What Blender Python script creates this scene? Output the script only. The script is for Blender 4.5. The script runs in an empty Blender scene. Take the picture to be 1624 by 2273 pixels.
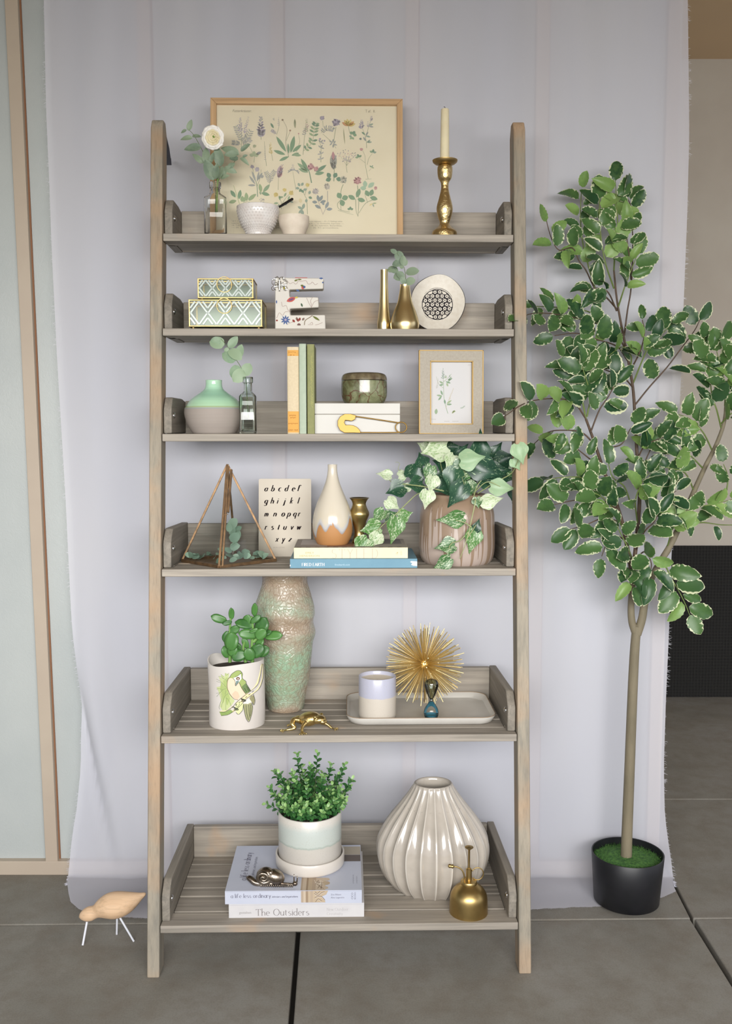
import bpy, bmesh, math, random
from mathutils import Vector, Matrix, noise
from math import sin, cos, tan, atan, pi, radians, sqrt

R = random.Random(11)
SC = bpy.context.scene
COL = SC.collection

# ------------------------------------------------------------------ camera
F, CX, CY, TH, CH = 2100.0, 812.0, 1136.5, radians(5.06), 1.213
cam_d = bpy.data.cameras.new('camera')
cam_d.sensor_fit = 'VERTICAL'
cam_d.sensor_height = 36.0
cam_d.lens = 36.0 * F / 2273.0
cam_d.clip_start = 0.05
cam = bpy.data.objects.new('camera', cam_d)
cam.location = (0, 0, CH)
cam.rotation_euler = (pi / 2 - TH, 0, 0)
COL.objects.link(cam)
SC.camera = cam

# ------------------------------------------------------------------ light: overcast daylight from the open side of the patio
world = bpy.data.worlds.new('sky')
SC.world = world
world.use_nodes = True
_wn = world.node_tree
_bg = _wn.nodes['Background']
_tc = _wn.nodes.new('ShaderNodeTexCoord')
_sep = _wn.nodes.new('ShaderNodeSeparateXYZ')
_rmp = _wn.nodes.new('ShaderNodeValToRGB')
_wn.links.new(_tc.outputs['Generated'], _sep.inputs[0])
_wn.links.new(_sep.outputs['Z'], _rmp.inputs[0])
_rmp.color_ramp.elements[0].position = 0.0
_rmp.color_ramp.elements[0].color = (0.82, 0.86, 1.0, 1)
_rmp.color_ramp.elements[1].position = 0.6
_rmp.color_ramp.elements[1].color = (0.92, 0.95, 1.0, 1)
_wn.links.new(_rmp.outputs[0], _bg.inputs['Color'])
_bg.inputs['Strength'].default_value = 0.95

def area(name, loc, rot, sx, sy, power, col):
    l = bpy.data.lights.new(name, 'AREA')
    l.shape = 'RECTANGLE'; l.size = sx; l.size_y = sy
    l.energy = power; l.color = col
    o = bpy.data.objects.new(name, l)
    o.location = loc; o.rotation_euler = rot
    COL.objects.link(o)
    return o
# daylight through the open front, a little from the right
df = area('daylight_front', (0.15, -1.2, 1.62), (radians(87), 0, radians(2)), 3.2, 0.85, 66, (1.0, 0.985, 0.955))
df.data.spread = radians(115)

SC.view_settings.view_transform = 'Standard'
SC.view_settings.look = 'None'
SC.view_settings.exposure = 0.26
SC.view_settings.gamma = 1.0
SC.view_settings.use_curve_mapping = False

# ------------------------------------------------------------------ pixel <-> world helpers (reference frame 1624 x 2273)
def ang(y): return TH + atan((y - CY) / F)
def zat(y, D): return CH - D * tan(ang(y))
def dep(D, z): return D * cos(TH) + (CH - z) * sin(TH)
def pt(x, y, D):
    z = zat(y, D)
    return Vector(((x - CX) * dep(D, z) / F, D, z))
def fpt(x, y, z=0.0):
    D = (CH - z) / tan(ang(y))
    return Vector(((x - CX) * dep(D, z) / F, D, z))
def prj(p):
    d = dep(p[1], p[2])
    return (CX + p[0] * F / d, CY + F * ((CH - p[2]) * cos(TH) - p[1] * sin(TH)) / d)

# ------------------------------------------------------------------ materials
def s2l(v):
    v /= 255.0
    return v / 12.92 if v <= 0.04045 else ((v + 0.055) / 1.055) ** 2.4
def C(r, g, b): return (s2l(r), s2l(g), s2l(b), 1.0)
MATS = {}
class NT:
    def __init__(s, name):
        s.m = bpy.data.materials.new(name); s.m.use_nodes = True
        s.t = s.m.node_tree; s.b = s.t.nodes['Principled BSDF']
        s.out = s.t.nodes['Material Output']
    def n(s, typ): return s.t.nodes.new('ShaderNode' + typ)
    def l(s, a, b): s.t.links.new(a, b)
    def coords(s, kind='Object', scale=(1, 1, 1)):
        tc = s.n('TexCoord'); mp = s.n('Mapping'); mp.inputs['Scale'].default_value = scale
        s.l(tc.outputs[kind], mp.inputs[0]); return mp.outputs[0]
    def noise(s, vec, scale, detail=4, rough=0.55, dist=0.0):
        nd = s.n('TexNoise'); nd.inputs['Scale'].default_value = scale
        nd.inputs['Detail'].default_value = detail; nd.inputs['Roughness'].default_value = rough
        nd.inputs['Distortion'].default_value = dist
        if vec: s.l(vec, nd.inputs['Vector'])
        return nd.outputs['Fac']
    def ramp(s, fac, stops):
        r = s.n('ValToRGB'); e = r.color_ramp.elements
        while len(e) < len(stops): e.new(0.5)
        for i, (p, c) in enumerate(stops): e[i].position = p; e[i].color = c
        s.l(fac, r.inputs[0]); return r.outputs[0]
    def mix(s, fac, a, b, blend='MIX'):
        m = s.n('Mix'); m.data_type = 'RGBA'; m.blend_type = blend
        for sock, v in ((m.inputs['Factor'], fac), (m.inputs[6], a), (m.inputs[7], b)):
            if hasattr(v, 'links'): s.l(v, sock)
            else: sock.default_value = v
        return m.outputs[2]
    def bump(s, h, strength=0.3, dist=0.002):
        b = s.n('Bump'); b.inputs['Strength'].default_value = strength; b.inputs['Distance'].default_value = dist
        s.l(h, b.inputs['Height']); s.l(b.outputs[0], s.b.inputs['Normal'])
    def p(s, **kw):
        for k, v in kw.items():
            s.b.inputs[k.replace('_', ' ')].default_value = v
def mat(name, col, rough=0.5, metal=0.0, col2=None, vs=12, bump=0.0, bs=80, bd=0.001, coat=0.0, spec=0.5, thr=(0.35, 0.65), stretch=(1, 1, 1), sheen=0.0):
    if name in MATS: return MATS[name]
    t = NT(name)
    t.p(Roughness=rough, Metallic=metal, Base_Color=col)
    t.b.inputs['Specular IOR Level'].default_value = spec
    t.b.inputs['Coat Weight'].default_value = coat
    t.b.inputs['Coat Roughness'].default_value = 0.08
    if sheen: t.b.inputs['Sheen Weight'].default_value = sheen
    v = None
    if col2 or bump: v = t.coords('Object', stretch)
    if col2:
        t.l(t.ramp(t.noise(v, vs, 5), [(thr[0], col), (thr[1], col2)]), t.b.inputs['Base Color'])
    if bump: t.bump(t.noise(v, bs, 3), bump, bd)
    MATS[name] = t.m
    return t.m

def wood(name, c1, c2, c3, axis=0, fine=1.0, bump=0.35, warm=None, warm_thr=(0.5, 0.62)):
    if name in MATS: return MATS[name]
    t = NT(name)
    oi = t.n('ObjectInfo'); tc = t.n('TexCoord')
    add = t.n('VectorMath'); add.operation = 'ADD'
    sc = t.n('VectorMath'); sc.operation = 'SCALE'
    comb = t.n('CombineXYZ')
    for i in range(3): t.l(oi.outputs['Random'], comb.inputs[i])
    t.l(comb.outputs[0], sc.inputs[0]); sc.inputs['Scale'].default_value = 7.0
    t.l(tc.outputs['Object'], add.inputs[0]); t.l(sc.outputs[0], add.inputs[1])
    def mp(s3):
        m = t.n('Mapping'); m.inputs['Scale'].default_value = s3
        t.l(add.outputs[0], m.inputs[0]); return m.outputs[0]
    st = [1, 1, 1]; st[axis] = 0.035
    g = t.noise(mp(tuple(60 * fine * q for q in st)), 1.0, 6, 0.62, 0.6)
    st2 = [1, 1, 1]; st2[axis] = 0.02
    g2 = t.noise(mp(tuple(260 * fine * q for q in st2)), 1.0, 3, 0.6)
    big = t.noise(mp((7, 7, 7)), 1.0, 3, 0.5, 0.4)
    c = t.ramp(g, [(0.30, c1), (0.5, c2), (0.70, c3)])
    if warm:
        f = t.ramp(big, [(warm_thr[0], (0, 0, 0, 1)), (warm_thr[1], (1, 1, 1, 1))])
        c = t.mix(f, c, t.mix(0.6, c, warm))
    lines = t.ramp(g2, [(0.32, (0.72, 0.72, 0.72, 1)), (0.5, (1, 1, 1, 1))])
    c = t.mix(0.55, c, t.mix(1.0, c, lines, 'MULTIPLY'))
    t.l(c, t.b.inputs['Base Color'])
    t.p(Roughness=0.72)
    t.bump(g2, bump, 0.0008)
    MATS[name] = t.m
    return t.m

def colmat(name='printed ink', rough=0.8, spec=0.08):
    if name in MATS: return MATS[name]
    t = NT(name); a = t.n('Attribute'); a.attribute_name = 'Col'
    t.l(a.outputs['Color'], t.b.inputs['Base Color'])
    t.p(Roughness=rough); t.b.inputs['Specular IOR Level'].default_value = spec
    MATS[name] = t.m
    return t.m

def glass(name, col, rough=0.02, ior=1.45):
    if name in MATS: return MATS[name]
    t = NT(name); t.p(Base_Color=col, Roughness=rough, IOR=ior); t.b.inputs['Transmission Weight'].default_value = 1.0
    MATS[name] = t.m
    return t.m
def pane(name, tint, refl=0.5, rough=0.02):
    """thin flat glass: clear with a Fresnel reflection"""
    if name in MATS: return MATS[name]
    t = NT(name)
    tr = t.n('BsdfTransparent'); tr.inputs[0].default_value = tint
    gl = t.n('BsdfGlossy'); gl.inputs['Roughness'].default_value = rough
    fr = t.n('Fresnel'); fr.inputs[0].default_value = 1.5
    ml = t.n('Math'); ml.operation = 'MULTIPLY'; ml.inputs[1].default_value = refl * 2
    t.l(fr.outputs[0], ml.inputs[0])
    mx = t.n('MixShader'); t.l(ml.outputs[0], mx.inputs[0]); t.l(tr.outputs[0], mx.inputs[1]); t.l(gl.outputs[0], mx.inputs[2])
    t.l(mx.outputs[0], t.out.inputs['Surface'])
    MATS[name] = t.m
    return t.m

def leafmat(name, dark, light, rim, rim_at=0.72, rim_noise=0.35, rough=0.38, blotch=0.0, bs=55, transl=0.25):
    if name in MATS: return MATS[name]
    t = NT(name)
    oi = t.n('ObjectInfo'); a = t.n('Attribute'); a.attribute_name = 'rim'
    v = t.coords('Object')
    comb = t.n('VectorMath'); comb.operation = 'ADD'
    cx = t.n('CombineXYZ')
    mu = t.n('Math'); mu.operation = 'MULTIPLY'; mu.inputs[1].default_value = 13.0
    t.l(oi.outputs['Random'], mu.inputs[0])
    for i in range(3): t.l(mu.outputs[0], cx.inputs[i])
    t.l(v, comb.inputs[0]); t.l(cx.outputs[0], comb.inputs[1])
    nz = t.noise(comb.outputs[0], bs, 3, 0.6)
    base = t.mix(oi.outputs['Random'], dark, light)
    base = t.mix(t.ramp(t.noise(comb.outputs[0], bs * 0.6, 2), [(0.4, (0, 0, 0, 1)), (0.62, (1, 1, 1, 1))]), base, t.mix(0.45, base, light))
    m1 = t.n('Math'); m1.operation = 'MULTIPLY_ADD'; m1.inputs[1].default_value = rim_noise * 2; m1.inputs[2].default_value = -rim_noise
    t.l(nz, m1.inputs[0])
    m2 = t.n('Math'); m2.operation = 'ADD'; t.l(a.outputs['Fac'], m2.inputs[0]); t.l(m1.outputs[0], m2.inputs[1])
    f = t.ramp(m2.outputs[0], [(rim_at, (0, 0, 0, 1)), (min(1, rim_at + 0.06), (1, 1, 1, 1))])
    c = t.mix(f, base, rim)
    if blotch > 0:
        wv = t.noise(t.coords('Object', (1.6, 0.5, 1)), bs * 1.3, 4, 0.75, 1.2)
        ft = t.ramp(wv, [(0.62 - blotch * 0.25, (0, 0, 0, 1)), (0.66 - blotch * 0.25, (1, 1, 1, 1))])
        c = t.mix(ft, c, rim)
    t.l(c, t.b.inputs['Base Color']); t.p(Roughness=rough)
    tl = t.n('BsdfTranslucent'); t.l(c, tl.inputs[0])
    mx = t.n('MixShader'); mx.inputs[0].default_value = transl
    t.l(t.b.outputs[0], mx.inputs[1]); t.l(tl.outputs[0], mx.inputs[2]); t.l(mx.outputs[0], t.out.inputs['Surface'])
    MATS[name] = t.m
    return t.m

# ------------------------------------------------------------------ object helpers
def tag(o, label=None, cat=None, group=None, kind=None):
    if label: o['label'] = label
    if cat: o['category'] = cat
    if group: o['group'] = group
    if kind: o['kind'] = kind
    return o
def empty(name, loc, rz=0.0, rx=0.0):
    o = bpy.data.objects.new(name, None); o.empty_display_size = 0.02
    o.location = loc; o.rotation_euler = (rx, 0, rz); COL.objects.link(o); return o
def link(name, me, m, parent=None, loc=None, kind=None, label=None):
    o = bpy.data.objects.new(name, me)
    if m is not None and not me.materials: me.materials.append(m)
    if parent: o.parent = parent
    if loc is not None: o.location = loc
    COL.objects.link(o)
    if kind: o['kind'] = kind
    if label: o['label'] = label
    return o

class G:
    """collects shapes into one mesh"""
    def __init__(s): s.v = []; s.f = []
    def add(s, vs, fs):
        o = len(s.v); s.v += [tuple(q) for q in vs]; s.f += [tuple(i + o for i in q) for q in fs]; return s
    def box(s, c, d, rot=None):
        x, y, z = d[0] / 2, d[1] / 2, d[2] / 2
        vs = [Vector((a * x, b * y, e * z)) for a in (-1, 1) for b in (-1, 1) for e in (-1, 1)]
        if rot is not None: vs = [rot @ q for q in vs]
        vs = [q + Vector(c) for q in vs]
        return s.add(vs, [(0, 1, 3, 2), (4, 6, 7, 5), (0, 4, 5, 1), (2, 3, 7, 6), (0, 2, 6, 4), (1, 5, 7, 3)])
    def box2(s, a, b):
        return s.box([(a[i] + b[i]) / 2 for i in range(3)], [abs(b[i] - a[i]) for i in range(3)])
    def lathe(s, prof, seg=40, c=(0, 0, 0), sx=1.0, sy=1.0, fn=None, cap0=True, cap1=False, loop=False):
        vs = []; fs = []; n = len(prof)
        for i, (r, z) in enumerate(prof):
            for j in range(seg):
                a = 2 * pi * j / seg; rr = r * (fn(a, i, z) if fn else 1)
                vs.append((c[0] + rr * cos(a) * sx, c[1] + rr * sin(a) * sy, c[2] + z))
        for i in range(n - 1 + (1 if loop else 0)):
            i2 = (i + 1) % n
            for j in range(seg):
                k = (j + 1) % seg
                fs.append((i * seg + j, i * seg + k, i2 * seg + k, i2 * seg + j))
        if cap0 and not loop: fs.append(tuple(reversed(range(seg))))
        if cap1 and not loop: fs.append(tuple((n - 1) * seg + j for j in range(seg)))
        return s.add(vs, fs)
    def tube(s, pts, r, seg=8, closed=False):
        pts = [Vector(p) for p in pts]; n = len(pts)
        if not hasattr(r, '__len__'): r = [r] * n
        vs = []; fs = []; up = None
        for i in range(n):
            if closed: t = pts[(i + 1) % n] - pts[i - 1]
            else: t = pts[min(i + 1, n - 1)] - pts[max(i - 1, 0)]
            t = t.normalized() if t.length > 1e-9 else Vector((0, 0, 1))
            if up is None:
                up = Vector((0, 1, 0)) if abs(t.y) < 0.9 else Vector((1, 0, 0))
            a = t.cross(up)
            if a.length < 1e-6: a = t.orthogonal()
            a.normalize(); b = t.cross(a).normalized(); up = a.cross(t).normalized()
            for j in range(seg):
                q = 2 * pi * j / seg
                vs.append(pts[i] + (a * cos(q) + b * sin(q)) * r[i])
        for i in range(n if closed else n - 1):
            i2 = (i + 1) % n
            for j in range(seg):
                k = (j + 1) % seg
                fs.append((i * seg + j, i * seg + k, i2 * seg + k, i2 * seg + j))
        if not closed: fs += [tuple(reversed(range(seg))), tuple((n - 1) * seg + j for j in range(seg))]
        return s.add(vs, fs)
    def ell(s, c, r, seg=16, rings=10, rot=None):
        vs = []; fs = []
        for i in range(1, rings):
            p = pi * i / rings
            for j in range(seg):
                a = 2 * pi * j / seg
                vs.append(Vector((r[0] * sin(p) * cos(a), r[1] * sin(p) * sin(a), r[2] * cos(p))))
        vs.append(Vector((0, 0, r[2]))); vs.append(Vector((0, 0, -r[2])))
        t, b = len(vs) - 2, len(vs) - 1
        for i in range(rings - 2):
            for j in range(seg):
                k = (j + 1) % seg
                fs.append((i * seg + j, (i + 1) * seg + j, (i + 1) * seg + k, i * seg + k))
        for j in range(seg):
            k = (j + 1) % seg
            fs.append((t, j, k)); fs.append((b, (rings - 2) * seg + k, (rings - 2) * seg + j))
        if rot is not None: vs = [rot @ q for q in vs]
        return s.add([q + Vector(c) for q in vs], fs)
    def prism(s, poly, y0, y1, plane='XZ'):
        n = len(poly)
        mk = {'XZ': lambda a, b, y: (a, y, b), 'XY': lambda a, b, y: (a, b, y), 'YZ': lambda a, b, y: (y, a, b)}[plane]
        vs = [mk(a, b, y0) for a, b in poly] + [mk(a, b, y1) for a, b in poly]
        fs = [tuple(range(n)), tuple(reversed(range(n, 2 * n)))]
        for i in range(n):
            j = (i + 1) % n; fs.append((j, i, n + i, n + j))
        return s.add(vs, fs)
    def mesh(s, name, smooth=None, uv=False):
        me = bpy.data.meshes.new(name); me.from_pydata(s.v, [], s.f)
        bm = bmesh.new(); bm.from_mesh(me); bmesh.ops.recalc_face_normals(bm, faces=bm.faces[:]); bm.to_mesh(me); bm.free()
        if smooth is not None:
            for p in me.polygons: p.use_smooth = True
            if smooth < 180: me.set_sharp_from_angle(angle=radians(smooth))
        me.update(); return me
    def go(s, name, m, parent=None, smooth=None, bevel=0.0, segs=2, loc=None, kind=None, label=None, remesh=0.0, solid=0.0, sub=0):
        me = s.mesh(name, smooth)
        o = link(name, me, m, parent, loc, kind, label)
        if remesh:
            q = o.modifiers.new('remesh', 'REMESH'); q.mode = 'VOXEL'; q.voxel_size = remesh; q.use_smooth_shade = True
            q2 = o.modifiers.new('smooth', 'SMOOTH'); q2.factor = 0.5; q2.iterations = 4
        if solid:
            q = o.modifiers.new('solid', 'SOLIDIFY'); q.thickness = solid; q.offset = 0
        if bevel:
            q = o.modifiers.new('bevel', 'BEVEL'); q.width = bevel; q.segments = segs; q.limit_method = 'ANGLE'; q.angle_limit = radians(40)
            if smooth is None:
                for p in me.polygons: p.use_smooth = True
                q.harden_normals = True
        if sub:
            q = o.modifiers.new('sub', 'SUBSURF'); q.levels = sub; q.render_levels = sub
        return o

def smoothpts(pts, n=6):
    """Catmull-Rom through the points"""
    P = [Vector(p) for p in pts]
    if len(P) < 3: return P
    out = []
    for i in range(len(P) - 1):
        p0 = P[i - 1] if i else P[0] * 2 - P[1]; p1 = P[i]; p2 = P[i + 1]
        p3 = P[i + 2] if i + 2 < len(P) else P[-1] * 2 - P[-2]
        for k in range(n):
            t = k / n
            out.append(0.5 * ((2 * p1) + (p2 - p0) * t + (2 * p0 - 5 * p1 + 4 * p2 - p3) * t * t + (3 * p1 - p0 - 3 * p2 + p3) * t ** 3))
    out.append(P[-1]); return out
def smoothprof(pr, n=5):
    return [(max(0.00001, q.x), q.y) for q in smoothpts([Vector((a, b, 0)) for a, b in pr], n)]

# ------------------------------------------------------------------ flat print: shapes laid on a surface through a mapping (u, v, layer) -> xyz
class Art:
    def __init__(s, mp): s.v = []; s.f = []; s.c = []; s.mp = mp; s.lay = 1
    def _a(s, pts, faces, col):
        o = len(s.v); s.v += [tuple(s.mp(p[0], p[1], s.lay)) for p in pts]
        for f in faces: s.f.append(tuple(i + o for i in f)); s.c.append(col)
    def poly(s, pts, col, rings=1):
        n = len(pts); cx = sum(p[0] for p in pts) / n; cy = sum(p[1] for p in pts) / n
        vs = [(cx, cy)]; fs = []
        for r in range(1, rings + 1):
            t = r / rings; vs += [(cx + (p[0] - cx) * t, cy + (p[1] - cy) * t) for p in pts]
        for i in range(n):
            j = (i + 1) % n; fs.append((0, 1 + i, 1 + j))
            for r in range(1, rings):
                a = 1 + (r - 1) * n; b = 1 + r * n; fs.append((a + i, b + i, b + j, a + j))
        keep = s.lay; s.lay = keep + .05 + (len(s.f) * 7 % 10) * .06; s._a(vs, fs, col); s.lay = keep
    def rect(s, x0, y0, x1, y1, col): s._a([(x0, y0), (x1, y0), (x1, y1), (x0, y1)], [(0, 1, 2, 3)], col)
    def disc(s, x, y, r, col, ry=None, n=14, rings=1, wob=0.0):
        ry = ry or r
        s.poly([(x + r * cos(2 * pi * i / n) * (1 + wob * R.uniform(-1, 1)), y + ry * sin(2 * pi * i / n) * (1 + wob * R.uniform(-1, 1))) for i in range(n)], col, rings)
    def ribbon(s, pts, w, col, smooth=0, closed=False):
        if smooth: pts = [(q.x, q.y) for q in smoothpts([Vector((p[0], p[1], 0)) for p in pts], smooth)]
        n = len(pts); keep = s.lay; s.lay = keep + .05 + (len(s.f) * 7 % 10) * .06
        if not hasattr(w, '__len__'): w = [w] * n
        elif len(w) != n: w = [w[0] + (w[-1] - w[0]) * i / (n - 1) for i in range(n)]
        vs = []
        for i in range(n):
            if closed: a, b = pts[i - 1], pts[(i + 1) % n]
            else: a, b = pts[max(0, i - 1)], pts[min(n - 1, i + 1)]
            dx, dy = b[0] - a[0], b[1] - a[1]; L = sqrt(dx * dx + dy * dy) or 1
            nx, ny = -dy / L * w[i] / 2, dx / L * w[i] / 2
            vs += [(pts[i][0] + nx, pts[i][1] + ny), (pts[i][0] - nx, pts[i][1] - ny)]
        fs = [(2 * i, 2 * i + 1, 2 * i + 3, 2 * i + 2) for i in range(n - 1)]
        if closed: fs.append((2 * n - 2, 2 * n - 1, 1, 0))
        s._a(vs, fs, col); s.lay = keep
    def leaf(s, x, y, a, L, W, col, n=5, tip=0.5):
        """a in degrees, 0 right, 90 up (v grows downward)"""
        a = radians(a); ux, uy = cos(a), -sin(a); px, py = -uy, ux
        P = []
        for k in range(n + 1):
            t = k / n; w = W / 2 * sin(pi * t ** (0.8 if tip < 0.5 else 1)) ** 0.8
            P.append((x + ux * L * t + px * w, y + uy * L * t + py * w))
        for k in range(n - 1, 0, -1):
            t = k / n; w = W / 2 * sin(pi * t ** (0.8 if tip < 0.5 else 1)) ** 0.8
            P.append((x + ux * L * t - px * w, y + uy * L * t - py * w))
        s.poly(P, col)
    def glyphs(s, txt, x, y, h, col, style='serif', sp=0.28, w=None, rot=0, xs=1.0):
        """h = x-height in u units, y = baseline; returns advance"""
        ca, sa = cos(radians(rot)), sin(radians(rot)); cur = 0.0
        for ch in txt:
            if ch == ' ': cur += 0.6; continue
            g = GL.get(ch)
            if g is None: cur += 0.5; continue
            wd = max(p[0] for st in g for p in st)
            for st in g:
                q = []; ws = []
                for i, p in enumerate(st):
                    a, b = st[max(0, i - 1)], st[min(len(st) - 1, i + 1)]
                    d = math.hypot(b[0] - a[0], b[1] - a[1]) or 1
                    vert = abs(b[1] - a[1]) / d
                    if style == 'brush':
                        ws.append(h * (w or 0.26) * (0.36 + 0.8 * vert ** 1.5) * (0.75 if i in (0, len(st) - 1) else 1))
                        lx = p[0] + p[1] * 0.36
                    elif style == 'serif':
                        ws.append(h * (w or 0.15) * (0.35 + 0.75 * vert ** 1.3)); lx = p[0]
                    else:
                        ws.append(h * (w or 0.13)); lx = p[0]
                    X = (cur + lx) * h * xs; Y = p[1] * h
                    q.append((x + X * ca + Y * sa, y + X * sa - Y * ca))
                s.ribbon(q, ws, col)
                if style == 'serif' and len(st) == 2 and abs(st[0][0] - st[1][0]) < 0.3 and abs(st[0][1] - st[1][1]) > 0.5:
                    for e in st:
                        a0 = (e[0] - 0.16, e[1]); a1 = (e[0] + 0.16, e[1]); qq = []
                        for p in (a0, a1):
                            X = (cur + p[0]) * h * xs; Y = p[1] * h
                            qq.append((x + X * ca + Y * sa, y + X * sa - Y * ca))
                        s.ribbon(qq, h * 0.055, col)
            cur += wd + sp
        return cur * h * xs
    def font(s, txt, x, y, size, col, rot=0, xs=1.0, shear=0.0):
        cu = bpy.data.curves.new('text', 'FONT'); cu.body = txt; cu.size = 1.0; cu.resolution_u = 2; cu.shear = shear
        ob = bpy.data.objects.new('text', cu); me = bpy.data.meshes.new_from_object(ob)
        ca, sa = cos(radians(rot)), sin(radians(rot))
        pts = [(x + (p.co.x * xs * ca + p.co.y * sa) * size, y + (p.co.x * xs * sa - p.co.y * ca) * size) for p in me.vertices]
        s._a(pts, [tuple(p.vertices) for p in me.polygons], col)
        bpy.data.objects.remove(ob); bpy.data.curves.remove(cu); bpy.data.meshes.remove(me)
    def go(s, name, parent=None, m=None, label=None):
        me = bpy.data.meshes.new(name); me.from_pydata(s.v, [], s.f)
        at = me.color_attributes.new('Col', 'FLOAT_COLOR', 'CORNER')
        i = 0
        for f, c in zip(s.f, s.c):
            for _ in f: at.data[i].color = c; i += 1
        return link(name, me, m or colmat(), parent, label=label)

def arc(cx, cy, rx, ry, a0, a1, n=9):
    return [(cx + rx * cos(radians(a0 + (a1 - a0) * i / n)), cy + ry * sin(radians(a0 + (a1 - a0) * i / n))) for i in range(n + 1)]
GL = {
 'a': [arc(.4, .42, .36, .44, 45, 325), [(.76, .9), (.76, .0)]],
 'b': [[(.06, 1.6), (.06, 0)], arc(.42, .43, .36, .45, -135, 135)],
 'c': [arc(.42, .45, .38, .47, 50, 310)],
 'd': [arc(.4, .43, .36, .45, 45, 315), [(.76, 1.6), (.76, 0)]],
 'e': [[(.06, .47), (.74, .5)] + arc(.42, .45, .36, .47, 10, 310)],
 'f': [arc(.46, 1.3, .24, .28, 20, 180) + [(.22, 0)], [(0, .9), (.5, .9)]],
 'g': [arc(.4, .45, .36, .43, 45, 325), [(.76, .9), (.76, -.2)] + arc(.42, -.25, .34, .3, 0, -150)],
 'h': [[(.06, 1.6), (.06, 0)], arc(.4, .5, .3, .4, 160, 0) + [(.7, 0)]],
 'i': [[(.08, .9), (.08, 0)], [(.08, 1.3), (.08, 1.18)]],
 'j': [[(.2, .9), (.2, -.25)] + arc(-.02, -.3, .22, .22, 0, -120), [(.2, 1.3), (.2, 1.18)]],
 'k': [[(.06, 1.6), (.06, 0)], [(.62, .9), (.1, .4)], [(.24, .5), (.66, 0)]],
 'l': [[(.08, 1.6), (.08, 0)]],
 'm': [[(.06, .9), (.06, 0)], arc(.3, .55, .23, .36, 160, 0, 6) + [(.53, 0)], arc(.78, .55, .24, .36, 160, 0, 6) + [(1.02, 0)]],
 'n': [[(.06, .9), (.06, 0)], arc(.4, .5, .3, .4, 160, 0) + [(.7, 0)]],
 'o': [arc(.42, .45, .38, .47, 90, 450, 14)],
 'p': [[(.06, .9), (.06, -.6)], arc(.42, .45, .36, .45, -135, 135)],
 'q': [arc(.4, .45, .36, .45, 45, 315), [(.76, .9), (.76, -.6)]],
 'r': [[(.06, .9), (.06, 0)], arc(.34, .55, .26, .34, 150, 50, 5)],
 's': [arc(.32, .68, .24, .22, 50, 230, 6) + arc(.34, .23, .26, .24, 70, -150, 7)],
 't': [[(.22, 1.25), (.22, .2)] + arc(.42, .2, .2, .2, 180, 280, 4), [(0, .9), (.52, .9)]],
 'u': [[(.06, .9), (.06, .35)] + arc(.36, .35, .3, .36, 180, 340, 6), [(.72, .9), (.72, 0)]],
 'v': [[(.02, .9), (.34, 0)], [(.34, 0), (.68, .9)]],
 'w': [[(0, .9), (.26, 0)], [(.26, 0), (.5, .85)], [(.5, .85), (.76, 0)], [(.76, 0), (1.02, .9)]],
 'x': [[(.04, .9), (.66, 0)], [(.64, .9), (.04, 0)]],
 'y': [[(.02, .9), (.36, .02)], [(.68, .9), (.22, -.55)]],
 'z': [[(.04, .88), (.62, .88), (.04, .02), (.66, .02)]],
 'T': [[(.5, 1.5), (.5, 0)], [(0, 1.5), (1.0, 1.5)], [(0, 1.5), (0, 1.3)], [(1.0, 1.5), (1.0, 1.3)]],
 'O': [arc(.7, .75, .64, .77, 90, 450, 18)],
 'F': [[(.1, 1.5), (.1, 0)], [(.1, 1.5), (.8, 1.5)], [(.1, .78), (.62, .78)]],
 'I': [[(.1, 1.5), (.1, 0)]],
 'R': [[(.1, 1.5), (.1, 0)], [(.1, 1.5)] + arc(.48, 1.13, .32, .37, 90, -90, 8) + [(.1, .76)], [(.45, .76), (.92, 0)]],
 'E': [[(.1, 1.5), (.1, 0)], [(.1, 1.5), (.8, 1.5)], [(.1, .78), (.65, .78)], [(.1, 0), (.84, 0)]],
 'D': [[(.1, 1.5), (.1, 0)], [(.1, 1.5)] + arc(.5, .75, .6, .75, 90, -90, 12) + [(.1, 0)]],
 'A': [[(.55, 1.5), (.02, 0)], [(.55, 1.5), (1.1, 0)], [(.22, .5), (.88, .5)]],
 'H': [[(.1, 1.5), (.1, 0)], [(1.0, 1.5), (1.0, 0)], [(.1, .78), (1.0, .78)]],
 'S': [arc(.45, 1.13, .36, .37, 40, 235, 8) + arc(.47, .38, .4, .4, 60, -150, 9)],
 'Y': [[(.02, 1.5), (.5, .75)], [(1.0, 1.5), (.5, .75)], [(.5, .75), (.5, 0)]],
 'L': [[(.1, 1.5), (.1, 0)], [(.1, 0), (.8, 0)]],
 'C': [arc(.65, .75, .6, .77, 45, 315, 14)],
 'N': [[(.1, 1.5), (.1, 0)], [(.1, 1.5), (1.05, 0)], [(1.05, 1.5), (1.05, 0)]],
 'M': [[(.1, 1.5), (.1, 0)], [(.1, 1.5), (.65, .3)], [(.65, .3), (1.2, 1.5)], [(1.2, 1.5), (1.2, 0)]],
}

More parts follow.
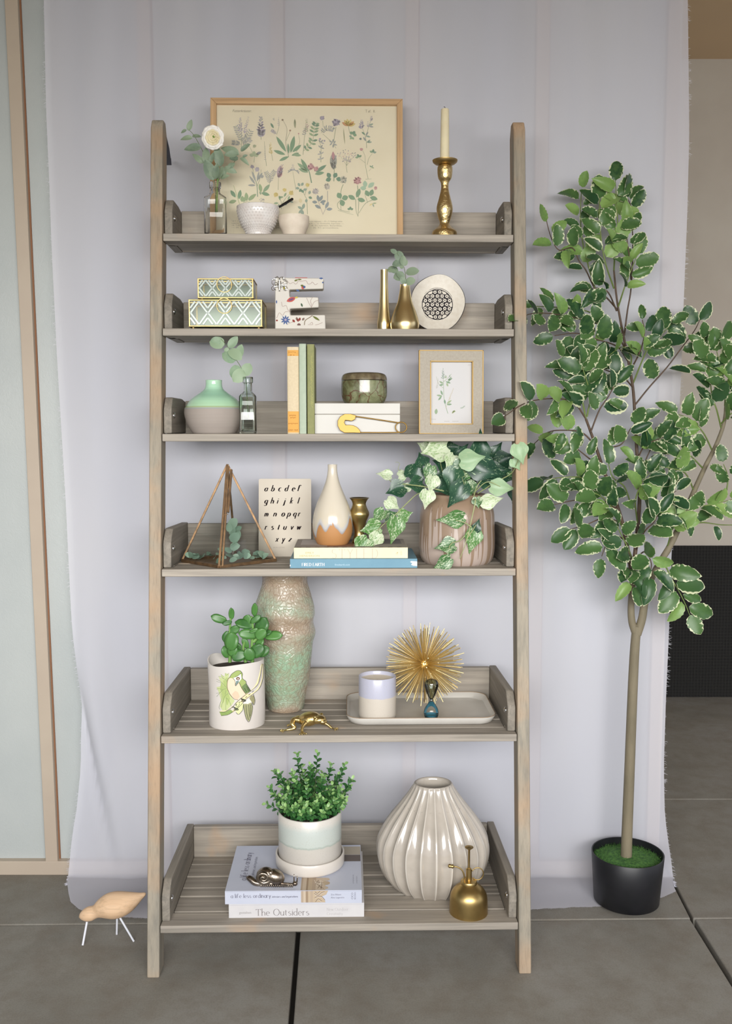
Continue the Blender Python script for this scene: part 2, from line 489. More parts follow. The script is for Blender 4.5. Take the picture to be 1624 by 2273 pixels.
# ------------------------------------------------------------------ leaf meshes (unit length along +y, face towards +z)
def leafmesh(name, W, peak=0.45, serr=0.0, curl=0.12, fold=0.12, nl=9, na=2, thick=0.0, point=0.8, tooth=2, stem=0.0, heart=0.0, lobe=0.0):
    vs = []; fs = []; rim = []
    for i in range(nl + 1):
        t = i / nl
        a = (t / peak) ** 0.7 * 0.5 if t < peak else 0.5 + 0.5 * ((t - peak) / (1 - peak)) ** 1.0
        w = W / 2 * max(0.0, sin(pi * a)) ** point
        if heart and t < peak: w = max(w, W / 2 * heart * (1 - (1 - t / peak) ** 4)) if i else W * 0.16
        if lobe and t >= peak: w = W / 2 * (1 - (t - peak) / (1 - peak)) ** 1.05 * (1 + lobe * sin(pi * (t - peak) / (1 - peak) * 2.2))
        if serr and 0 < i < nl: w *= 1 + (serr if i % tooth else -serr)
        if i == 0 and not heart: w = W * 0.03
        if i == nl: w = W * 0.015
        for j in range(-na, na + 1):
            s = j / na
            vs.append((s * w, t + (0.0 if not serr else 0.02 * abs(s)) - (0.09 * abs(s) ** 2 if heart and i < 2 else 0), -curl * (t - 0.15) ** 2 * 1.5 + fold * abs(s) * w * 2 + 0.03 * sin(3 * t + 2 * s) * abs(s)))
            rim.append(max(abs(s) * (0.96 if w > W * 0.1 else 1), max(0, (t - 0.86) / 0.14), 0.95 if (i == nl) else 0))
    m = 2 * na + 1
    for i in range(nl):
        for j in range(m - 1): fs.append((i * m + j, i * m + j + 1, (i + 1) * m + j + 1, (i + 1) * m + j))
    if stem:
        o = len(vs); vs += [(-.012, -stem, -.01), (.012, -stem, -.01), (.012, 0.03, 0), (-.012, 0.03, 0)]; rim += [.2] * 4; fs.append((o, o + 1, o + 2, o + 3))
    me = bpy.data.meshes.new(name); me.from_pydata(vs, [], fs)
    at = me.attributes.new('rim', 'FLOAT', 'POINT')
    for k, r in enumerate(rim): at.data[k].value = r
    for p in me.polygons: p.use_smooth = True
    if thick:
        bm = bmesh.new(); bm.from_mesh(me); bmesh.ops.solidify(bm, geom=bm.faces[:], thickness=thick); bm.to_mesh(me); bm.free()
    me.update(); return me
def leafmat4(p, d, nrm, L):
    """matrix that puts a unit leaf at p, growing along d, facing nrm"""
    y = d.normalized(); z = nrm - y * nrm.dot(y); z = z.normalized() if z.length > 1e-5 else y.orthogonal().normalized(); x = y.cross(z)
    m = Matrix((x, y, z)).transposed().to_4x4() @ Matrix.Scale(L, 4); m.translation = p
    return m
def putleaf(name, meshes, p, d, nrm, L, parent, parent_inv):
    o = bpy.data.objects.new(name, R.choice(meshes)); COL.objects.link(o); o.parent = parent
    o.matrix_basis = parent_inv @ leafmat4(p, d, nrm, L)
    return o
def dir2(a, toward=0.0):
    """direction in the picture plane by angle (0 right, 90 up), leaning toward the camera by `toward`"""
    a = radians(a); return Vector((cos(a), -toward, sin(a))).normalized()

# ------------------------------------------------------------------ shelf frame of reference
YAW = 0.0192
LEAN = 0.1178
SO = Vector((-0.058, 2.003, 0))
SR = Matrix.Rotation(YAW, 4, 'Z')
SM = Matrix.Translation(SO) @ SR
ZS = {}
for _s, _y in ((1, 519.5), (2, 729.5), (3, 963.0), (4, 1262.5), (5, 1631.5), (6, 2051.0)):
    _t = tan(ang(_y)); ZS[_s] = (CH - SO.y * _t) / (1 + LEAN * _t)
def back_y(z):
    """local y of the front face of the back boards"""
    f = (z - ZS[6]) / (ZS[1] - ZS[6]); return (2.357 * (1 - f) + 2.330 * f) - SO.y
def front_y(z): return LEAN * z

class Spot:
    """a place on shelf s, d metres behind its front edge, seen in column px; dz lifts it"""
    def __init__(s, sh, px, d, dz=0.0):
        z = ZS[sh] if sh else 0.0; ly = front_y(z) + d; lx = (px - CX) / 1000.0 + 0.058
        for _ in range(6):
            w = SM @ Vector((lx, ly, z + dz)); e = px - prj(w)[0]; lx += e * dep(w.y, w.z) / F
        s.w = SM @ Vector((lx, ly, z + dz)); s.D = s.w.y; s.px = px
    def z(s, y): return zat(y, s.D) - s.w.z
    def k(s, z=0.0): return dep(s.D, s.w.z + z) / F
    def x(s, px, z=0.0): return (px - CX) * dep(s.D, s.w.z + z) / F - s.w.x
    def prof(s, pr):
        """[(half width in px, y in px or None for the base)] -> [(r, z)]"""
        out = []
        for r, y in pr:
            z = 0.0 if y is None else s.z(y); out.append((r * s.k(z), z))
        return out
def thing(name, label, cat, spot, rz=YAW, group=None):
    o = empty(name, spot.w if isinstance(spot, Spot) else spot, rz); return tag(o, label, cat, group)

# ================================================================== structure
# floor: concrete slabs with recessed joints
def concrete():
    t = NT('concrete')
    v = t.coords('Object')
    n1 = t.noise(v, 2.2, 4, 0.6, 0.5); n2 = t.noise(v, 14, 6, 0.7); n3 = t.noise(v, 260, 2, 0.5)
    c = t.ramp(n1, [(0.3, C(124, 121, 113)), (0.5, C(137, 134, 126)), (0.72, C(145, 143, 138))])
    c = t.mix(t.ramp(n2, [(0.42, (0, 0, 0, 1)), (0.7, (0.55, 0.55, 0.55, 1))]), c, C(118, 108, 96))
    c = t.mix(0.5, c, t.mix(1.0, c, t.ramp(n3, [(0.3, (0.82, 0.82, 0.82, 1)), (0.6, (1.05, 1.05, 1.05, 1))]), 'MULTIPLY'))
    t.l(c, t.b.inputs['Base Color']); t.p(Roughness=0.78); t.b.inputs['Specular IOR Level'].default_value = 0.25
    t.bump(n2, 0.15, 0.002)
    return t.m
M_CONC = concrete()
floor = G().box2((-6, -2.5, -0.2), (6, 6.4, -0.03)).go('floor', mat('joint filler', C(52, 48, 44), 0.9))
tag(floor, kind='structure')
drive = G().box2((-40, -60, -0.2), (40, -2.51, -0.002)).go('ground', mat('grey driveway', C(168, 164, 156), 0.9)); tag(drive, kind='structure')
def slab(poly):
    g = G(); g.prism([(p[0], p[1]) for p in poly], -0.03, 0.0, 'XY')
    g.go('slab', M_CONC, floor, bevel=0.0035)
A0 = fpt(120, 2052); A1 = fpt(1536, 2039); M_dir = (A1 - A0).normalized()
def on_main(x): return A0 + M_dir * ((x - A0.x) / M_dir.x)
J1a = fpt(661, 2073); J1b = fpt(645, 2273); J2a = fpt(1492, 1953); J2b = fpt(1536, 2039); J2c = fpt(1624, 2179)
def ext(a, b, y): return a + (b - a) * ((y - a.y) / (b.y - a.y))
g1 = 0.0055
n1 = Vector((1, 0, 0)) * g1; n2 = Vector((1, 0, 0)) * 0.010
j1t = ext(J1a, J1b, on_main(J1a.x).y); j1b = ext(J1a, J1b, -2.5)
j2m = on_main(J2b.x); j2b = ext(j2m, J2c, -2.5); j2t = ext(J2a, J2b, 3.0)
gy = Vector((0, 0.0022, 0))
xl = -5.5
slab([on_main(xl) - gy, j1t - gy - n1, j1b - n1, Vector((xl, -2.5, 0))])
slab([j1t - gy + n1, j2m - gy - n2 * .6, j2b - n2, j1b + n1])
slab([j2m - gy + n2 * .6, on_main(5.5) - gy, Vector((5.5, -2.5, 0)), j2b + n2])
yt = fpt(1560, 1774).y; yt2 = 3.1
lft = Vector((xl, yt, 0)); j2y = ext(J2a, J2b, yt - 0.004)
slab([on_main(xl) + gy, Vector((xl, yt, 0)), ext(J2a, J2b, yt) - n2 * .4, j2m + gy - n2 * .4])
slab([j2m + gy + n2 * .3, ext(J2a, J2b, yt - .003) + n2 * .3, Vector((5.5, yt - .003, 0)), on_main(5.5) + gy])
slab([Vector((0.2, yt + .003, 0)), Vector((0.2, 6, 0)), Vector((5.5, 6, 0)), Vector((5.5, yt + .003, 0))])

# garage-side wall with battens, right end under the curtain edge
WY = 2.50
wxr = pt(1467, 1700, WY).x
M_PANEL = NT('painted panel')
_v = M_PANEL.coords('Object', (1, 1, 0.7))
_n = M_PANEL.noise(_v, 3, 3); M_PANEL.l(M_PANEL.ramp(_n, [(0.35, C(176, 182, 181)), (0.65, C(186, 191, 189))]), M_PANEL.b.inputs['Base Color'])
M_PANEL.p(Roughness=0.42); M_PANEL.bump(M_PANEL.noise(_v, 90, 3, 0.7, 2.5), 0.35, 0.0015)
M_PANEL = M_PANEL.m
M_BAT = mat('cream batten paint', C(188, 174, 156), 0.5, col2=C(182, 167, 150), vs=5)
wall = G().box2((-3.2, WY, 0), (wxr, WY + 0.12, 2.80)).go('wall_back', M_PANEL)
tag(wall, kind='structure')
def bat(xt, xb, w0=30, w1=25, yb=1912):
    """vertical batten by its centre column at the top and foot of the picture"""
    D = WY - 0.009; zt = 2.78; zb = 0.03
    pa, pb = pt(xt, 0, D), pt(xb, yb, D); k = (pa.x - pb.x) / (pa.z - pb.z)
    q = lambda z: pb.x + k * (z - pb.z)
    w = 0.0165; g = G()
    g.prism([(q(zb) - w, zb), (q(zb) + w, zb), (q(zt) + w, zt), (q(zt) - w, zt)], WY - 0.018, WY + 0.001)
    g.go('batten', M_BAT, wall, bevel=0.0015)
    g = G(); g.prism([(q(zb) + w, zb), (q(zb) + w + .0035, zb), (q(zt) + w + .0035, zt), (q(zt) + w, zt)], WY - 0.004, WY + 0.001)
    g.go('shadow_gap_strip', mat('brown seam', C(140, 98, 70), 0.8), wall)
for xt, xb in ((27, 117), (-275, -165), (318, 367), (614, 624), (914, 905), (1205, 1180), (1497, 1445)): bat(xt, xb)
zb0 = zat(1938, WY - .02); zb1 = zat(1912, WY - .02)
g = G().box2((-3.2, WY - 0.02, 0.0), (wxr, WY + 0.001, zb1)).go('baseboard_back', M_BAT, bevel=0.002)
tag(g, kind='structure')

# space beyond on the right: far wall with a dark screened opening, warm ceiling
FY = fpt(1560, 1545).y
ztop = zat(131, FY); zop = zat(1211, FY)
M_FAR = mat('beige stucco', C(216, 209, 196), 0.85, col2=C(208, 199, 186), vs=2.5, bump=0.15, bs=220)
x0, x1 = pt(1380, 1211, FY).x, pt(1900, 1211, FY).x
w = G().box2((-1.0, FY, zop), (4.5, FY + 0.15, ztop + .05))
w.box2((-1.0, FY, -0.03), (x0, FY + 0.15, zop)); w.box2((x1, FY, -0.03), (4.5, FY + 0.15, zop))
w = w.go('wall_far', M_FAR); tag(w, kind='structure')
rec = G().box2((x0 - .05, FY + 0.5, -0.03), (x1 + .05, FY + 0.55, zop + .05))
rec.box2((x0 - .05, FY + .15, -0.03), (x0, FY + .55, zop + .05)); rec.box2((x1, FY + .15, -0.03), (x1 + .05, FY + .55, zop + .05))
rec.box2((x0 - .05, FY + .15, zop), (x1 + .05, FY + .5, zop + .05))
rec = rec.go('wall_recess', mat('dark recess', C(40, 38, 34), 0.9)); tag(rec, kind='structure')
scr = empty('mesh_screen', Vector(((x0 + x1) / 2, FY - .024, 0))); tag(scr, 'dark woven mesh screen across the opening low in the far beige wall', 'screen')
G().box2((x0 - (x0 + x1) / 2, .012, 0), (x1 - (x0 + x1) / 2, .016, zop)).go('screen_cloth', mat('black screen cloth', C(27, 26, 24), 0.8), scr)
g = G(); hw = (x1 - x0) / 2
for i in range(int(2 * hw / 0.014)): g.box((-hw + i * .014, 0.008, zop / 2), (0.0016, 0.0016, zop))
for i in range(int(zop / 0.014)): g.box((0, 0.0065, i * .014), (2 * hw, 0.0016, 0.0016))
g.go('screen_wires', mat('dark screen wire', C(42, 41, 37), 0.7), scr, kind='stuff')
M_CEIL = NT('warm ceiling'); _v = M_CEIL.coords('Object')
M_CEIL.l(M_CEIL.ramp(M_CEIL.noise(_v, 1.2, 2), [(0.35, C(214, 186, 150)), (0.65, C(222, 192, 152))]), M_CEIL.b.inputs['Base Color']); M_CEIL.p(Roughness=0.9)
ceil = G().box2((-3.6, -0.5, ztop), (4.5, 6.0, ztop + 0.12)).go('ceiling', M_CEIL.m); tag(ceil, kind='structure')
lt = G().box2((-3.3, -0.36, 1.735), (4.5, -0.26, ztop)).go('light_blocker_header', M_BAT); tag(lt, kind='structure')  # unseen header behind the camera, added to darken the top of the backdrop
wl = G().box2((-3.3, WY - 2.6, 0), (-3.2, WY + .12, 2.8)).go('wall_left', M_PANEL); tag(wl, kind='structure')

# ------------------------------------------------------------------ sheer cloth backdrop
def interp(tab, y):
    if y <= tab[0][0]: return tab[0][1]
    for (a, p), (b, q) in zip(tab, tab[1:]):
        if y <= b: return p + (q - p) * (y - a) / (b - a)
    return tab[-1][1]
LE = [(-300, 92), (0, 97), (250, 103), (400, 110), (560, 116), (800, 128), (1100, 146), (1400, 160), (1560, 180), (1700, 180), (1800, 170), (1850, 161), (1900, 156), (1940, 152)]
RE = [(-300, 1522), (0, 1523), (300, 1527), (480, 1523), (640, 1517), (850, 1510), (960, 1505), (1080, 1496), (1230, 1490), (1400, 1484), (1550, 1477), (1700, 1472), (1800, 1474), (1850, 1479), (1900, 1487), (1935, 1492)]
CD = 2.455
NU, NV = 300, 60
def fold(u, z):
    x = u * 3.2
    h = max(0.0, min(1.0, z / 2.6))
    f = 0.0050 * sin(2 * pi * (2.3 * x + 0.35 * sin(1.1 * z + 5 * u))) + 0.0018 * sin(2 * pi * (5.1 * x + 0.5 * sin(1.3 * z) + .3))
    f += 0.006 * noise.noise(Vector((x * 3.2, z * 0.45, 1.7))) + 0.0022 * noise.noise(Vector((x * 9, z * 0.7, 4.2)))
    f *= 0.35 + 0.65 * h
    return f
g = G(); rows = []
ytop = -330
for i in range(NV + 1):
    y = ytop + (1948 - ytop) * i / NV
    z = zat(y, CD); row = []
    for j in range(NU + 1):
        u = j / NU; px = interp(LE, y) * (1 - u) + interp(RE, y) * u
        # long soft crease sweeping down on the left side
        xc = 165 + 75 * max(0, (y - 1440) / 400) ** 1.2 if y > 1300 else 165 - (1440 - y) * 0.05
        amp = math.exp(-((y - 1680) / 220) ** 2)
        d = px - xc
        cr = -0.022 * amp * math.exp(-((d - 26) / 24) ** 2) + 0.016 * amp * math.exp(-((d + 4) / 8) ** 2)
        p = pt(px, y, CD); p.y += fold(u, z) + cr; p.z = max(p.z, 0.012)
        edge = min(u, 1 - u)
        if edge < 0.006: p.y -= 0.003 * (1 - edge / 0.006)
        row.append(p)
    rows.append(row)
def bot(px):
    tab = [(150, 1972), (156, 2000), (175, 2016), (200, 2026), (260, 2034), (330, 2037), (700, 2040), (1180, 2017), (1260, 2013), (1330, 2010), (1400, 2003), (1470, 1990), (1500, 1976)]
    return interp(tab, px)
NB = 12
for i in range(1, NB + 1):
    row = []
    for j in range(NU + 1):
        u = j / NU; t = i / NB
        pxl = 152 - 4 * sin(t * pi); pxr = 1492 + 8 * t
        px = pxl * (1 - u) + pxr * u
        b = fpt(px, bot(px) + 1.6 * noise.noise(Vector((px * .05, 3, 0))), 0.006); a = rows[NV][j]
        p = Vector((a.x + (b.x - a.x) * t, a.y + (b.y - a.y) * t, 0))
        p.z = 0.0035 + 0.006 * (1 - t) ** 2 + 0.0022 * (1 + noise.noise(Vector((p.x * 9, p.y * 16, 2)))) * (1 - t * .6) * (1.0 if px < 1290 or px > 1500 else .25)
        row.append(p)
    rows.append(row)
for r in rows: g.v += [tuple(p) for p in r]
W1 = NU + 1
for i in range(len(rows) - 1):
    for j in range(NU): g.f.append((i * W1 + j, i * W1 + j + 1, (i + 1) * W1 + j + 1, (i + 1) * W1 + j))
t = NT('sheer white cloth')
dif = t.n('BsdfDiffuse'); trl = t.n('BsdfTranslucent'); trp = t.n('BsdfTransparent')
ccol = t.ramp(t.noise(t.coords('Object', (1, 1, 0.25)), 4, 3), [(0.35, C(227, 227, 238)), (0.65, C(232, 231, 239))])
t.l(ccol, dif.inputs[0]); t.l(ccol, trl.inputs[0])
weave = t.noise(t.coords('Object', (1, 1, 1)), 700, 1)
b = t.n('Bump'); b.inputs['Strength'].default_value = 0.15; b.inputs['Distance'].default_value = .0005; t.l(weave, b.inputs['Height']); t.l(b.outputs[0], dif.inputs['Normal'])
m1 = t.n('MixShader'); m1.inputs[0].default_value = 0.22; t.l(dif.outputs[0], m1.inputs[1]); t.l(trl.outputs[0], m1.inputs[2])
m2 = t.n('MixShader'); m2.inputs[0].default_value = 0.32; t.l(m1.outputs[0], m2.inputs[1]); t.l(trp.outputs[0], m2.inputs[2])
t.l(m2.outputs[0], t.out.inputs['Surface'])
M_CLOTH = t.m
cur = empty('sheer_curtain', Vector((0, 0, 0))); tag(cur, 'sheer white fabric backdrop hanging on the wall and trailing on the floor', 'curtain')
co = g.go('cloth', M_CLOTH, cur, smooth=180)
# frayed threads along the two side edges and the hem
g = G()
def thread(p, d):
    q = p + d; m = (p + q) / 2 + Vector((0, R.uniform(-.002, .002), R.uniform(-.002, .002)))
    w = Vector((0, 0, .0004)); g.add([p - w, p + w, m + w, q, m - w], [(0, 1, 2, 4), (4, 2, 3)])
for i in range(2, NV + 8):
    for e, sgn in ((0, -1), (NU, 1)):
        dens = noise.noise(Vector((i * .35, sgn * 5, 0)))
        for k in range(9 if dens > -0.1 else 3):
            f = R.random(); p = rows[i][e].lerp(rows[i + 1][e], f)
            if p.z < 0.006: p = p.copy(); p.z = .006
            g_len = R.uniform(.002, .009) * (1.2 if dens > 0 else .6)
            thread(p, Vector((sgn * g_len, R.uniform(-.003, .001), R.uniform(-.006, .003) if p.z > .02 else 0)))
for j in range(0, NU, 1):
    for k in range(3):
        p = rows[-1][j].lerp(rows[-1][j + 1], R.random()); p.z += .001; thread(p, Vector((R.uniform(-.002, .002), -R.uniform(.001, .005), 0)))
g.go('frayed_threads', M_CLOTH, cur, kind='stuff')

# ================================================================== ladder shelf
WA = (C(150, 141, 126), C(168, 159, 144), C(184, 176, 162))
M_WOODX = wood('weathered pine across', C(130, 124, 114), C(155, 147, 136), C(174, 165, 152), 0, warm=C(184, 152, 120), warm_thr=(0.62, 0.78))
M_WOODY = wood('weathered pine end board', C(112, 107, 98), C(134, 127, 116), C(150, 142, 130), 1)
M_WOODZ = wood('weathered pine rail', C(132, 127, 116), C(152, 144, 129), C(166, 155, 138), 2, warm=C(184, 148, 112), warm_thr=(0.42, 0.66))
M_WOODZD = wood('weathered pine cut top', C(120, 114, 102), C(138, 130, 116), C(150, 142, 126), 2)
M_BOLT = mat('zinc bolt', C(205, 205, 205), 0.25, 1.0)
lad = empty('ladder_shelf', SO, YAW)
tag(lad, 'six tier weathered wood ladder shelf leaning back in front of the cloth', 'shelf')
RW, RD, HT = 0.0275, 0.052, 1.915   # rail width, depth, height
IN = 0.3995                          # half of the inner width between rails
for sgn in (-1, 1):
    a, b2 = sgn * IN, sgn * (IN + RW)
    xa, xb = min(a, b2), max(a, b2)
    prof = [(0, 0), (RD, 0), (front_y(HT - .03) + RD, HT - .03), (front_y(HT) + RD - .018, HT), (front_y(HT) + .012, HT), (front_y(HT - .02), HT - .02)]
    G().prism(prof, xa, xb, 'YZ').go('rail', M_WOODZ, lad, bevel=0.003)
zz = {i: ZS[i] for i in ZS}
SLF = [(0.0, .17), (.185, .375), (.395, .50), (.515, .665), (.685, .855), (.875, 1.0)]
for i in range(1, 7):
    z = zz[i]; T = 0.017; yf = front_y(z) - .0015; yb = back_y(z); dp = yb - yf; hi = IN - .0015
    # front slat carries its tray
    if i >= 4: bands = SLF
    elif i == 3: bands = [(0, .27), (.30, .60), (.63, 1.0)]
    else: bands = [(0, .45), (.48, 1.0)]
    tray = None
    for n_, (u, v) in enumerate(bands):
        ya, yb_ = yf + dp * u, yf + dp * v
        hx = hi if n_ == 0 else hi - .0195
        if n_ == 0:
            tray = G().box2((-hx, ya, z - T), (hx, yb_, z)).go('shelf_tray', M_WOODX, lad, bevel=0.002)
        else:
            G().box2((-hx, ya, z - T + .002), (hx, yb_, z - .0003 * (n_ % 2))).go('slat', M_WOODX, tray, bevel=0.002)
    H = .079
    G().box2((-hi + .0195, yb, z - T + .001), (hi - .0195, yb + .017, z + H)).go('back_board', M_WOODX, tray, bevel=.002)
    ye = front_y(z) + .016
    for sgn in (-1, 1):
        xo, xi = sgn * (hi - .0005), sgn * (hi - .019)
        He = .088
        pr = [(ye, z + .0008), (ye, z + .055), (ye + .006, z + .064), (ye + .026, z + He - .003), (ye + .034, z + He), (yb + .017, z + H + .002), (yb + .017, z + .0008)]
        if i <= 3: pr = [(ye, z + .0008), (ye, z + .052), (ye + .004, z + .06), (ye + .018, z + .08), (ye + .026, z + .083), (yb - .03, z + .083), (yb + .017, z + .077), (yb + .017, z + .0008)]
        G().prism(pr, min(xo, xi), max(xo, xi), 'YZ').go('end_board', M_WOODY, tray, bevel=.003)
        if i >= 4:  # slats rest on a cleat under each end
            G().box2((min(xo, xi), front_y(z) + .06, z - T), (max(xo, xi), yb + .015, z + .0006)).go('cleat', M_WOODY, tray, bevel=.001)
        else:
            G().box2((min(xo, xi), front_y(z) + .05, z - T), (max(xo, xi), yb + .015, z + .0006)).go('cleat', M_WOODY, tray, bevel=.001)
        g = G(); xx = sgn * (hi - .019)
        pr2 = [(.0072, 0), (.0070, .0012), (.005, .0032), (.002, .0042)]
        g.lathe(pr2, 16, cap1=True)
        rot = Matrix.Rotation(-sgn * pi / 2, 4, 'Y')
        g.v = [tuple(rot @ Vector(q) + Vector((xx, ye + .027, z + .042))) for q in g.v]
        g.go('bolt', M_BOLT, tray, smooth=40)
# anti-tip strap from the left rail to the wall
st = pt(372, 330, 2.29)
g = G(); P = [pt(366, 305, 2.262), pt(372, 330, 2.30), pt(377, 366, 2.345), pt(376, 352, 2.40)]
vs = []; 
for p in P: vs += [p + Vector((-.012, 0, 0.0)), p + Vector((.004, 0, 0))]
g.v = [tuple(Vector(q) - st) for q in vs]; g.f = [(2 * i, 2 * i + 1, 2 * i + 3, 2 * i + 2) for i in range(len(P) - 1)]
sto = empty('webbing_strap', st); tag(sto, 'short dark grey webbing strap behind the top of the left rail', 'strap')
g.go('webbing', mat('charcoal webbing', C(72, 72, 80), 0.8), sto, solid=.0015)

# ================================================================== shared object materials
M_INK = colmat()
M_GLASS = glass('clear glass', (0.97, 0.98, 0.97, 1)); M_GGLASS = glass('pale green glass', (0.90, 0.965, 0.93, 1))
M_BRASS = mat('aged brass', C(196, 170, 118), 0.45, 1.0, col2=C(174, 146, 96), vs=30, bump=.1, bs=90)
M_HBRASS = mat('hammered brass', C(232, 208, 152), 0.36, 1.0, coat=0.4, col2=C(206, 176, 118), vs=20, bump=.9, bs=130, bd=.002)
M_GOLD = mat('polished gold', C(244, 222, 166), 0.3, 1.0, coat=0.7)
M_GEDGE = mat('brushed gold edge', C(168, 142, 94), 0.6, 1.0)
M_PAPER = mat('page edges', C(232, 226, 212), 0.9, col2=C(214, 206, 190), vs=300, stretch=(.02, .02, 1))
EUN = [leafmesh('leaf', .5, peak=.42, curl=.16, fold=.14, point=.75), leafmesh('leaf', .42, peak=.4, curl=.3, fold=.2, point=.8), leafmesh('leaf', .56, peak=.45, curl=-.15, fold=.16, point=.7)]
EUC = [leafmesh('leaf', .72, peak=.5, curl=.12, fold=.08, point=.62), leafmesh('leaf', .85, peak=.52, curl=.2, fold=.05, point=.55), leafmesh('leaf', .6, peak=.45, curl=-.1, fold=.14, point=.7)]
M_EUC = leafmat('eucalyptus leaf', C(118, 138, 118), C(152, 170, 142), C(168, 182, 155), .93, .05, .5, bs=5)
M_EUCP = leafmat('pale eucalyptus leaf', C(134, 162, 134), C(162, 184, 152), C(174, 192, 162), .93, .05, .5, bs=5)
M_STEM = mat('green stem', C(96, 116, 70), 0.5); M_STEMB = mat('grey brown stem', C(120, 112, 96), 0.6)
for me_ in EUC + EUN: me_.materials.append(None)

def withmat(o, m):
    """a leaf that shares its mesh keeps its own material slot"""
    if not o.data.materials: o.data.materials.append(m)
    o.material_slots[0].link = 'OBJECT'; o.material_slots[0].material = m; return o

def sprig(name, label, base_px, D0, stem_pts, leaves, mleaf, meshes=EUC, cat='leaf sprig', stem_m=None, r=.0009, zbase=None):
    """cut sprig: stem polyline [(px, py, D)], leaves [(px, py, angle, length px, D, toward)]"""
    P = [pt(*p) for p in stem_pts]; o0 = P[0]
    t = empty(name, o0); tag(t, label, cat)
    g = G(); sp = smoothpts([p - o0 for p in P], 5); g.tube(sp, [r * (1.25 - .8 * i / len(sp)) for i in range(len(sp))], 6)
    g.go('stem', stem_m or M_STEM, t, smooth=60)
    for (x, y, a, L, D, tw) in leaves:
        p = pt(x, y, D); k = dep(D, p.z) / F
        n = Vector((R.uniform(-.35, .35), -1, R.uniform(-.1, .5)))
        o = putleaf('leaf', meshes, p - o0, dir2(a, tw), n, L * k, t, Matrix.Identity(4)); withmat(o, mleaf)
    return t

# ================================================================== shelf 1
sp = Spot(1, 680.5, .100)
k = sp.k(.15)
W2 = 215.5 * k; ht = sp.z(204) / cos(.12); fr = thing('framed_print', 'large oak framed botanical print of meadow flowers on cream paper', 'framed print', sp)
fr.rotation_euler = (-.12, 0, YAW)
M_OAK = wood('light oak', C(176, 142, 104), C(196, 160, 118), C(208, 174, 132), 2, 1.3, .2)
M_OAKX = wood('light oak across', C(176, 142, 104), C(196, 160, 118), C(208, 174, 132), 0, 1.3, .2)
fw = 13.0 * k
G().prism([(-W2, 0), (-W2 + fw, fw), (-W2 + fw, ht - fw), (-W2, ht)], 0, .018).go('frame_side', M_OAK, fr, bevel=.001)
G().prism([(W2, 0), (W2 - fw, fw), (W2 - fw, ht - fw), (W2, ht)], 0, .018).go('frame_side', M_OAK, fr, bevel=.001)
G().prism([(-W2, ht), (-W2 + fw, ht - fw), (W2 - fw, ht - fw), (W2, ht)], 0, .018).go('frame_rail', M_OAKX, fr, bevel=.001)
G().prism([(-W2, 0), (-W2 + fw, fw), (W2 - fw, fw), (W2, 0)], 0, .018).go('frame_rail', M_OAKX, fr, bevel=.001)
sheet = G().box2((-W2 + fw, .010, fw), (W2 - fw, .015, ht - fw)).go('paper', mat('cream paper', C(226, 217, 192), .8, col2=C(220, 210, 184), vs=6), fr)
gx0, gx1, gy0, gy1 = 478.0, 883.0, 216.0, 516.0
def fmap(u, v, l):
    return ((u - gx0) / (gx1 - gx0) * 2 * (W2 - fw) - (W2 - fw), .010 - .00012 * l, (ht - fw) - (v - gy0) / 300.0 * (300.0 * k * 1.0))
A = Art(fmap)
_C = C
def C(r, g, b): return _C(r + (214 - r) * .34, g + (206 - g) * .34, b + (184 - b) * .34)   # inks paled toward the paper to imitate reflection haze on the glass
GRN = [C(118, 150, 120), C(96, 136, 108), C(132, 158, 118), C(84, 124, 104), C(120, 146, 136)]
LIL = [C(150, 142, 168), C(132, 128, 158), C(168, 160, 182), C(142, 140, 160)]
GRY = [C(140, 146, 150), C(124, 132, 138), C(156, 158, 164)]
YEL = [C(206, 186, 108), C(214, 196, 124), C(196, 168, 90)]
PNK = [C(186, 132, 140), C(196, 148, 156), C(170, 118, 132)]
STM = C(128, 142, 118)
rc = R.choice
def stem(pts, w=1.0, col=STM): A.lay = 1; A.ribbon(pts, [w * 1.2, w * .7], col, smooth=4)
def spike(x, y0, y1, w, cols, n, x2=None):
    x2 = x if x2 is None else x2; A.lay = 3
    for i in range(n):
        t = i / n; y = y0 + (y1 - y0) * t; xx = x + (x2 - x) * t; ww = w * (.35 + .65 * (1 - t))
        for sg in (-1, 1): A.leaf(xx, y, 90 - sg * R.uniform(20, 75), ww * R.uniform(.7, 1.1), ww * .34, rc(cols))
def pom(x, y, r, cols, n=34):
    A.lay = 3; A.disc(x, y, r * .7, cols[0]); A.lay = 4
    for i in range(n):
        a = R.uniform(0, 360); q = r * R.uniform(.1, .6); A.leaf(x + q * cos(radians(a)), y - q * sin(radians(a)), a + R.uniform(-15, 15), r * .42, r * .2, rc(cols))
def fern(pts, n, L, W, cols, up=55):
    q = smoothpts([Vector((a, b, 0)) for a, b in pts], 8); stem([(p.x, p.y) for p in q], .8); A.lay = 2
    for i in range(n):
        j = int((len(q) - 2) * (i + 1) / (n + .5)); p = q[j]; d = q[j + 1] - q[j]; a = math.degrees(math.atan2(-d.y, d.x))
        s_ = L * (.65 + .35 * sin(pi * (i + 1) / (n + 1)))
        A.leaf(p.x, p.y, a + up, s_, W, rc(cols)); A.leaf(p.x, p.y, a - up, s_, W, rc(cols))
def trefoil(x, y, a, L, W, cols):
    A.lay = 2
    for d in (-75, 0, 75): A.leaf(x, y, a + d, L, W, rc(cols), n=6)
